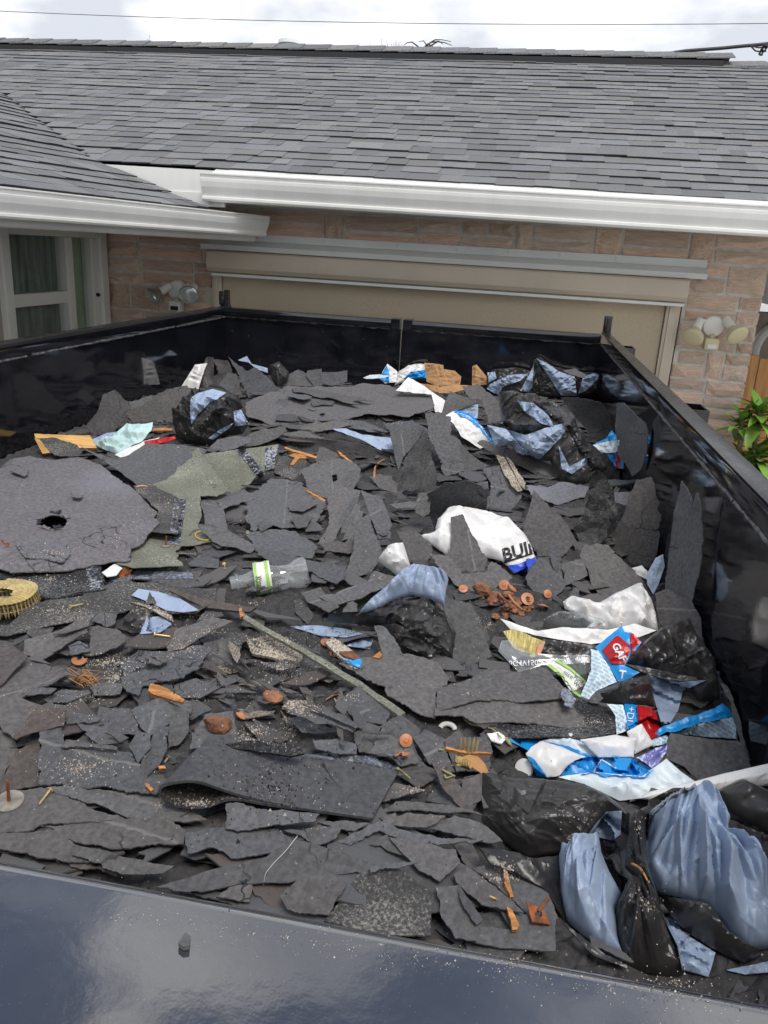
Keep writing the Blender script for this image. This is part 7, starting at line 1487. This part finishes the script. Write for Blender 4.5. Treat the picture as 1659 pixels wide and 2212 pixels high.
for px, py, k, rr, rot, lb in ((524, 1553, 3, .0115, (.5, .1, 1.5), 'C-shaped orange plastic washer right of the bark chunk in front'), (719, 1517, 3, .0125, (.7, .3, 3.6), 'orange crescent washer below the olive strip'), (172, 1434, 3, .013, (.3, 0, .6), 'broken orange washer by the dry grass tuft'), (876, 1613, 0, .0095, (1.0, .4, 0), 'tilted orange disc, upper of two beside the rolled shingle'), (867, 1641, 2, .012, (.5, -.2, 4.0), 'orange ring washer, lower of two beside the rolled shingle'), (705, 1394, 0, .0115, (.1, .1, 0), 'flat orange disc on nails at the splintered heap'), (1000, 1280, 0, .010, (.6, 0, 0), 'small orange disc left of the bark pile'),
                              (1088, 1274, 0, .012, (.9, -.3, 0), 'orange disc at the top of the bark pile'), (1106, 1278, 3, .012, (.6, .4, 1.0), 'orange crescent at the top of the bark pile, right neighbour of the disc'), (1138, 1304, 1, .0145, (.7, .3, 0), 'tilted orange ring in the middle of the bark pile'), (1172, 1316, 2, .0145, (.3, .4, 2.0), 'open orange ring at the right end of the bark pile'), (1135, 1328, 3, .011, (.9, .5, 4.0), 'orange crescent at the near side of the bark pile'), (1182, 1292, 0, .010, (.9, .6, 0), 'small orange disc upper right of the bark pile')):
    h = first_hit(px, py); o = inst('orange_washer', CAPS[k], None, h[0] + np.array([0, 0, .006 + .6 * rr * math.sin(rot[0])]), rot, (rr, rr, .016)); props(o, lb, 'plastic washer', 'orange plastic washers')
def chunk(px, py, size, m, label, grp, name='bark_chip', flat=.5):
    h = first_hit(px, py); rg = np.random.default_rng(int(px * 7 + py)); bm = bmesh.new(); bmesh.ops.create_icosphere(bm, subdivisions=2, radius=1)
    V = np.array([v.co[:] for v in bm.verts]); V = V * (1 + .28 * noise2(V[:, 0] * 1.7 + px, V[:, 1] * 1.7 + V[:, 2] * 2.1, 3))[:, None] + rg.normal(0, .05, V.shape); V[:, 2] *= flat; V[:, 1] *= rg.uniform(.5, .9)
    a = rg.uniform(0, 3.14); c_, s_ = math.cos(a), math.sin(a); V = np.stack([V[:, 0] * c_ - V[:, 1] * s_, V[:, 0] * s_ + V[:, 1] * c_, V[:, 2] + .3 * V[:, 0] * rg.uniform(-1, 1)], 1) * size + h[0] + np.array([0, 0, size * flat * .6])
    bm.verts.index_update(); F = [tuple(v.index for v in f.verts) for f in bm.faces]; bm.free(); o = add(name, V, F, M[m], None, loc=h[0]); register(V, F); return props(o, label, 'bark chip', grp)
chunk(473, 1577, .020, 'bark', 'banded brown bark chunk left of the C-shaped orange washer', None, flat=.75)
chunk(590, 1512, .018, 'bark', 'reddish bark chunk beside the lower pale granule scrap', None); chunk(1041, 1280, .021, 'bark', 'largest reddish bark chip left of the bark pile', None, flat=.7)
r = random.Random(33)
for i in range(26):
    px = 1100 + r.gauss(0, 36); py = 1306 + r.gauss(0, 17) + (px - 1100) * .12
    chunk(px, py, r.uniform(.007, .016), 'bark', 'small reddish bark chip in the pile behind the white sheet edge', 'bark chips in the pile')
S('D', [(905, 598), (960, 612), (1040, 655), (1108, 700), (1095, 714), (1000, 690), (905, 655), (888, 640)], 'wood_or', 'grooved orange wood chip left of the splintered heap', 'wood_chip', 'wood chip', None, lean=(0, -.3), torn=.5, thick=.012, bend=.2)
for rg_, pg, lb in (('K', [(885, 630), (960, 655), (1100, 695), (1095, 710), (950, 665), (885, 640)], 'long orange wood stick beside the folded olive shingle'), ('K', [(910, 690), (950, 675), (985, 680), (1030, 695), (1030, 712), (985, 710), (945, 755), (920, 755), (955, 705)], 'forked orange wood chip near the folded olive shingle'), ('K', [(1240, 655), (1270, 680), (1345, 738), (1330, 742), (1260, 690)], 'thin wood splinter right of the forked chip'), ('B', [(365, 912), (400, 930), (480, 975), (475, 992), (420, 955), (370, 925)], 'pale wood splinter in the hollow'),
                   ('H', [(515, 568), (530, 580), (560, 690), (545, 692), (520, 630)], 'upper pair of pale wood splinters at the front'), ('H', [(530, 730), (555, 745), (585, 815), (575, 830), (555, 832), (545, 780)], 'lower pale wood splinters beside the rusty plate'), ('D', [(868, 1198), (885, 1198), (922, 1238), (905, 1248)], 'short pale wood bit above the teardrop opening'), ('E', [(560, 405), (640, 400), (690, 440), (660, 455), (590, 430)], 'brown bark strip behind the bird-shaped blue scrap'), ('E', [(760, 440), (805, 405), (818, 430), (790, 445)], 'small tan wood bit at the front of the central bag'), ('E', [(1200, 978), (1330, 1012), (1470, 1015), (1470, 1022), (1320, 1022), (1200, 990)], 'thin wood strip lying behind the broken nail coil'), ('D', [(950, 1095), (990, 1090), (995, 1108), (955, 1112)], 'tiny orange wood bit at the right leaf-shaped scrap'), ('D', [(1435, 150), (1450, 145), (1465, 200), (1440, 205)], 'orange splinter standing near the plank-like edge')):
    S(rg_, pg, 'wood_or' if 'bark' not in lb else 'bark', lb, 'wood_chip', 'wood chip', None, lean=(0, -.3), torn=.5, thick=.006, bend=.2)
# broken nail strip with a dry leaf
ns = root_at('E', (1330, 1050), 'nail_strip', 'broken strip of yellow nails stuck upright beside the dry leaf', 'nails')
for i, (x, y) in enumerate(((1292, 1020), (1312, 1018), (1335, 1018), (1357, 1016), (1378, 1020))):
    p = cv('E', [(x, y)])[0]; h = first_hit(*p)[0]; MB().lathe([(0, .0016), (.02, .0016), (.028, .0003)], h, (.05 * i - .1, 0, 1), 8).obj('nail', M['brass'], ns)
for i in range(7):
    p = cv('E', [(1275 + 14 * i, 1085 + 6 * i)])[0]; h = first_hit(*p)[0]; inst('nail', NB, ns, h + np.array([0, 0, .008]), (1.1, .5 - .2 * i, .3 * i))
S('E', [(1270, 1068), (1300, 1035), (1345, 1018), (1395, 1032), (1440, 1090), (1458, 1135), (1415, 1140), (1360, 1098), (1310, 1070)], 'dry_leaf', 'curled brown dry leaf on the broken nail strip', 'dry_leaf', 'leaf', None, lean=(0, -.5), torn=.1, bend=1.5, thick=.0012)
c = cv('A', [(1215, 1195)])[0]; pts = []
for a in np.linspace(0, 2 * math.pi, 30): pts.append(first_hit(c[0] + 15 * math.cos(a) + 2 * math.sin(2 * a), c[1] + 8.5 * math.sin(a) + .25 * 15 * math.cos(a))[0] + np.array([0, 0, .003]))
props(MB().tube(pts, .0016, 6, False).obj('rubber_band', M['yellow'], None, True, loc=pts[0]), 'yellow rubber ring lying left of the hollow', 'rubber band')
h = first_hit(*cv('F', [(200, 1108)])[0]); props(autosmooth(MB().lathe([(0, .013), (.004, .0145), (.007, .013), (.008, .002)], h[0], (-.4, -.8, .5), 20).obj('bottle_cap', M['white_film'], None, loc=h[0])), 'small white round plastic cap left of the torn white wrapper', 'cap')
h = first_hit(*cv('E', [(1210, 885)])[0]); props(autosmooth(MB().tube([h[0] + np.array([.012 * math.cos(a), .007 * math.sin(a), .003 + .006 * math.sin(max(0, a))]) for a in np.linspace(.1, 3.0, 12)], .0042, 10).obj('plastic_ring', M['soffit'], None, loc=h[0])), 'grey-white curled plastic piece above the broken nail strip', 'plastic scrap')
def twig(reg, P, rad, m, label, lift=.006):
    q = [];
    for p in cv(reg, P): q.append(first_hit(*p)[0] + np.array([0, 0, lift]))
    q = np.array(q); tt = np.linspace(0, len(q) - 1, 5 * len(q)); q = np.stack([np.interp(tt, np.arange(len(q)), q[:, k]) for k in range(3)], 1)
    for k in range(2): q[1:-1] = (q[:-2] + 2 * q[1:-1] + q[2:]) / 4
    props(MB().tube(list(q), list(np.linspace(rad, rad * .5, len(q))), 6).obj('twig', M[m], None, True, loc=q[0]), label, 'twig', 'twigs and stems on the load')
for rg_, P, rad, m_, lb in (('B', [(768, 875), (770, 830), (775, 785), (800, 755), (832, 738)], .005, 'dry_leaf', 'forked pale root in the middle of the load'), ('E', [(1070, 1075), (1110, 1100), (1180, 1140), (1255, 1178)], .0022, 'moss', 'pale stem left of the broken nail strip'), ('E', [(1160, 1015), (1220, 1025), (1290, 1032)], .0018, 'moss', 'short green stem behind the nail strip'), ('E', [(1305, 825), (1345, 862), (1400, 875), (1480, 890), (1530, 945)], .002, 'moss', 'yellow stem over the edge of the long felt slabs'), ('E', [(908, 1130), (950, 1160), (985, 1190)], .002, 'moss', 'yellowish stem at the right end of the rolled shingle'), ('H', [(1068, 562), (1100, 580), (1120, 610), (1135, 640)], .002, 'dry_leaf', 'straw bent between the two front blue bags'), ('G', [(1285, 45), (1235, 110), (1180, 165), (1145, 210), (1138, 258)], .00045, 'soffit', 'fine pale thread across the long curved strip'), ('H', [(455, 705), (480, 715), (497, 745)], .0012, 'wood', 'curled wood fibre at the front'), ('A', [(820, 905), (850, 898), (885, 902)], .002, 'wood', 'short straw at the corner of the speckled shingle'), ('E', [(1190, 610 + 560), (1200, 1190), (1240, 1175)], .0015, 'moss', 'thin stem under the felt scrap beside the nail strip'), ('F', [(85, 950), (110, 985), (125, 1015), (140, 1020)], .003, 'moss', 'mossy sprig hanging at the blue torn edge'), ('W', [(150, 260), (200, 330), (280, 400), (340, 395)], .003, 'dry_leaf', 'curved brown stem lying across the bark pile'), ('W', [(60, 250), (110, 300), (180, 340)], .0025, 'bark', 'short brown stem left in the bark pile')):
    twig(rg_, P, rad, m_, lb)
gt = MB(); r = random.Random(4)
for i in range(60):
    p = cv('D', [(440 + r.uniform(0, 120), 560 + r.uniform(0, 55))])[0]; h = first_hit(*p)[0]; gt.tube([h, h + np.array([r.uniform(-.012, .012), r.uniform(-.01, .01), r.uniform(.003, .012)]), h + np.array([r.uniform(-.03, .03), r.uniform(-.02, .02), r.uniform(.0, .008)])], .0006, 4)
props(gt.obj('grass_tuft', M['dry_leaf'], None), 'tuft of fine dry grass on the left front felt', 'grass tuft')
# flake on the front cap
cp_ = [at_z(x, y, RIM + .0045) for x, y in ((385, 2036), (401, 2013), (411, 2022), (409, 2042), (396, 2044))]; cl = [q - np.array([0, 0, .003]) for q in cp_]
props(add('felt_scrap', cp_ + cl, [(0, 1, 2, 3, 4)[::-1], (5, 6, 7, 8, 9)] + [(i, (i + 1) % 5, 5 + (i + 1) % 5, 5 + i) for i in range(5)], M['felt'], None, loc=cp_[0]), 'triangular felt flake on the glossy front wall of the trailer', 'felt scrap', GF)

# ================================================================ hide nothing: drop fillers that nothing of can be seen, then label the rest by what lies nearest
land = [(o, proj_px([np.array(o.matrix_world.translation)])[0]) for o in COL.objects if False]
bpy.context.view_layer.update()
LMK = []
for o in COL.objects:
    if o.parent is None and o.get('label') and o.get('category') in ('garbage bag', 'wrapper', 'paper', 'plastic bag', 'bottle', 'plywood', 'shingle', 'nails', 'plastic sheet', 'paper bag', 'label', 'plastic scrap', 'wood chip', 'plastic washer') and o.get('group') != 'bark chips in the pile':
        q = proj_px([np.array(wloc(o))])[0]; LMK.append((o['label'], q))
used_lab = set(); removed = 0
for o, vv in FILL:
    px = proj_px(vv); c = px.mean(0); vis = 0; w_ = px.max(0) - px.min(0); pts = np.vstack([px[:40:2], c[None]])
    for q in pts:
        h = first_hit(*(c + .9 * (q - c)))
        if h is not None and np.min(np.linalg.norm(vv - h[0], axis=1)) < .35 * np.ptp(vv[:, 0]) + .004:
            # the first thing met is this very scrap
            dq = ray(*(c + .9 * (q - c))); vis += 1
    if vis < 4: bpy.data.objects.remove(o); removed += 1; continue
    if o['category'] != 'felt scrap': continue
    best = sorted(LMK, key=lambda t: np.hypot(*(t[1] - c)))
    for lb, q in best:
        dx, dy = c - q; side_w = ('left of' if dx < 0 else 'right of') if abs(dx) > abs(dy) * 1.3 else ('behind' if dy < 0 else 'in front of')
        cand = 'torn felt scrap ' + side_w + ' the ' + lb
        if len(cand.split()) <= 16 and cand not in used_lab: o['label'] = cand; used_lab.add(cand); break

# ================================================================ granules and crumbs
def scatter(name, label, spots, mats, n_seed, smin, smax, on_cap=False):
    rg = np.random.default_rng(n_seed); V = []; F = []; R_at = []
    base = np.array([(1, 0, -.6), (-.5, .87, -.6), (-.5, -.87, -.6), (0, 0, .9)])
    for px, py, rx, ry, n in spots:
        for _ in range(n if on_cap else int(n * .5)):
            a = rg.uniform(0, 6.28); q = abs(rg.normal(0, .5)); x, y = px + rx * q * math.cos(a), py + ry * q * math.sin(a)
            if on_cap: P = at_z(x, y, RIM + .001)
            else:
                h = first_hit(x, y)
                if h is None: continue
                P = h[0]
            s = rg.uniform(smin, smax) * (1 if rg.random() < .93 else 1.8); t = rg.uniform(0, 6.28); k = len(V)
            b = base * rg.uniform(.7, 1.3, (4, 3)); c_, s_ = math.cos(t), math.sin(t)
            for v in b: V.append((P[0] + s * (v[0] * c_ - v[1] * s_), P[1] + s * (v[0] * s_ + v[1] * c_), P[2] + s * (v[2] + .5)))
            F += [(k, k + 2, k + 1), (k, k + 1, k + 3), (k + 1, k + 2, k + 3), (k + 2, k, k + 3)]; R_at += [rg.random()] * 4
    me = mesh_from(name, V, F, mats); at_ = me.attributes.new('rnd', 'FLOAT', 'FACE'); at_.data.foreach_set('value', R_at)
    o = bpy.data.objects.new(name, me); COL.objects.link(o); return props(o, label, 'granules', kind='stuff')
def ramp_mat(name, cols):
    m = mat(name, (.5, .5, .5), .8); t = m.node_tree; p = t.nodes['Principled BSDF']; at_ = N(t, 'ShaderNodeAttribute', attribute_name='rnd'); r_ = N(t, 'ShaderNodeValToRGB'); r_.color_ramp.interpolation = 'CONSTANT'; L(t, at_.outputs['Fac'], r_.inputs[0])
    r_.color_ramp.elements[0].color = (*cols[0], 1); r_.color_ramp.elements[1].position = 1 - 1 / len(cols); r_.color_ramp.elements[1].color = (*cols[-1], 1)
    for i, c in enumerate(cols[1:-1]): e = r_.color_ramp.elements.new((i + 1) / len(cols)); e.color = (*c, 1)
    L(t, r_.outputs[0], p.inputs['Base Color']); return m
M['grit'] = ramp_mat('loose_granules', [(.60, .52, .42), (.75, .70, .62), (.35, .28, .21), (.55, .50, .46), (.09, .085, .08), (.42, .36, .30)])
spots = [(x * .36 + dx, y * .36 + dy, rx, ry, n) for x, y, rx, ry, n, dx, dy in (
    # left field (region D)
    (640, 470, 90, 26, 900, 0, 1260.8), (690, 560, 36, 26, 500, 0, 1260.8), (560, 690, 40, 14, 260, 0, 1260.8), (480, 1110, 130, 60, 800, 0, 1260.8), (1100, 390, 80, 30, 500, 0, 1260.8), (1160, 690, 50, 10, 220, 0, 1260.8), (1500, 900, 44, 22, 420, 0, 1260.8), (900, 150, 60, 22, 420, 0, 1260.8), (1180, 190, 70, 16, 300, 0, 1260.8), (1270, 290, 70, 22, 260, 0, 1260.8), (400, 720, 110, 60, 220, 0, 1260.8), (300, 160, 220, 40, 500, 0, 1260.8), (1180, 1320, 45, 12, 420, 0, 1260.8), (960, 1330, 14, 10, 60, 0, 1260.8), (1540, 115, 60, 10, 120, 0, 1260.8),
    # middle (region E) and right
    (150, 360, 110, 30, 900, 530.9, 1260.8), (190, 500, 70, 40, 500, 530.9, 1260.8), (350, 760, 60, 22, 420, 530.9, 1260.8), (60, 880, 40, 26, 300, 530.9, 1260.8), (270, 880, 26, 26, 220, 530.9, 1260.8), (1450, 250, 26, 26, 200, 530.9, 1260.8), (640, 680, 26, 14, 120, 530.9, 1260.8), (1000, 1240, 60, 14, 160, 530.9, 1260.8),
    # olive shingle and granule patches (region A)
    (1000, 1000, 120, 60, 300, 0, 730), (1250, 860, 90, 40, 260, 0, 730), (950, 1330, 120, 30, 260, 0, 730), (330, 1290, 60, 16, 200, 0, 730), (300, 1450, 160, 30, 420, 0, 730), (1150, 740, 60, 40, 160, 0, 730), (700, 1200, 300, 260, 260, 0, 730), (640, 400, 120, 16, 120, 530.9, 730), (850, 515, 60, 10, 160, 530.9, 730))]
spots += [(1090, 1880, 40, 26, 420), (1080, 1900, 60, 16, 240), (1380, 1790, 20, 40, 60), (1230, 1760, 120, 40, 60), (1400, 1950, 50, 50, 140), (600, 1700, 420, 220, 420), (500, 1500, 420, 180, 360), (1000, 1500, 360, 200, 220), (820, 1250, 500, 160, 260), (900, 1000, 500, 120, 160), (610, 1450, 90, 60, 400), (1290, 1560, 60, 12, 140)]
scatter('loose_granules', 'pale loose shingle granules strewn over the felt scraps', spots, M['grit'], 5, .0006, .0014)
M['crumb'] = ramp_mat('dark_crumbs', [(.02, .02, .02), (.05, .047, .045), (.09, .085, .08), (.03, .028, .03)])
scatter('felt_crumbs', 'dark crumbs of felt scattered over the load', [(600, 1700, 400, 220, 700), (500, 1450, 380, 160, 700), (700, 1150, 400, 120, 200)], M['crumb'], 8, .0008, .0020)
capspots = [(830 + i * 70, 2060 + i * 11, 60, 60, 26) for i in range(-8, 12)] + [(1450, 2120, 160, 60, 120), (825, 2040, 18, 6, 14), (1100, 2080, 120, 60, 60)]
scatter('cap_grit', 'fine grit lying on the glossy front wall top', capspots, M['grit'], 9, .00018, .00045, True)
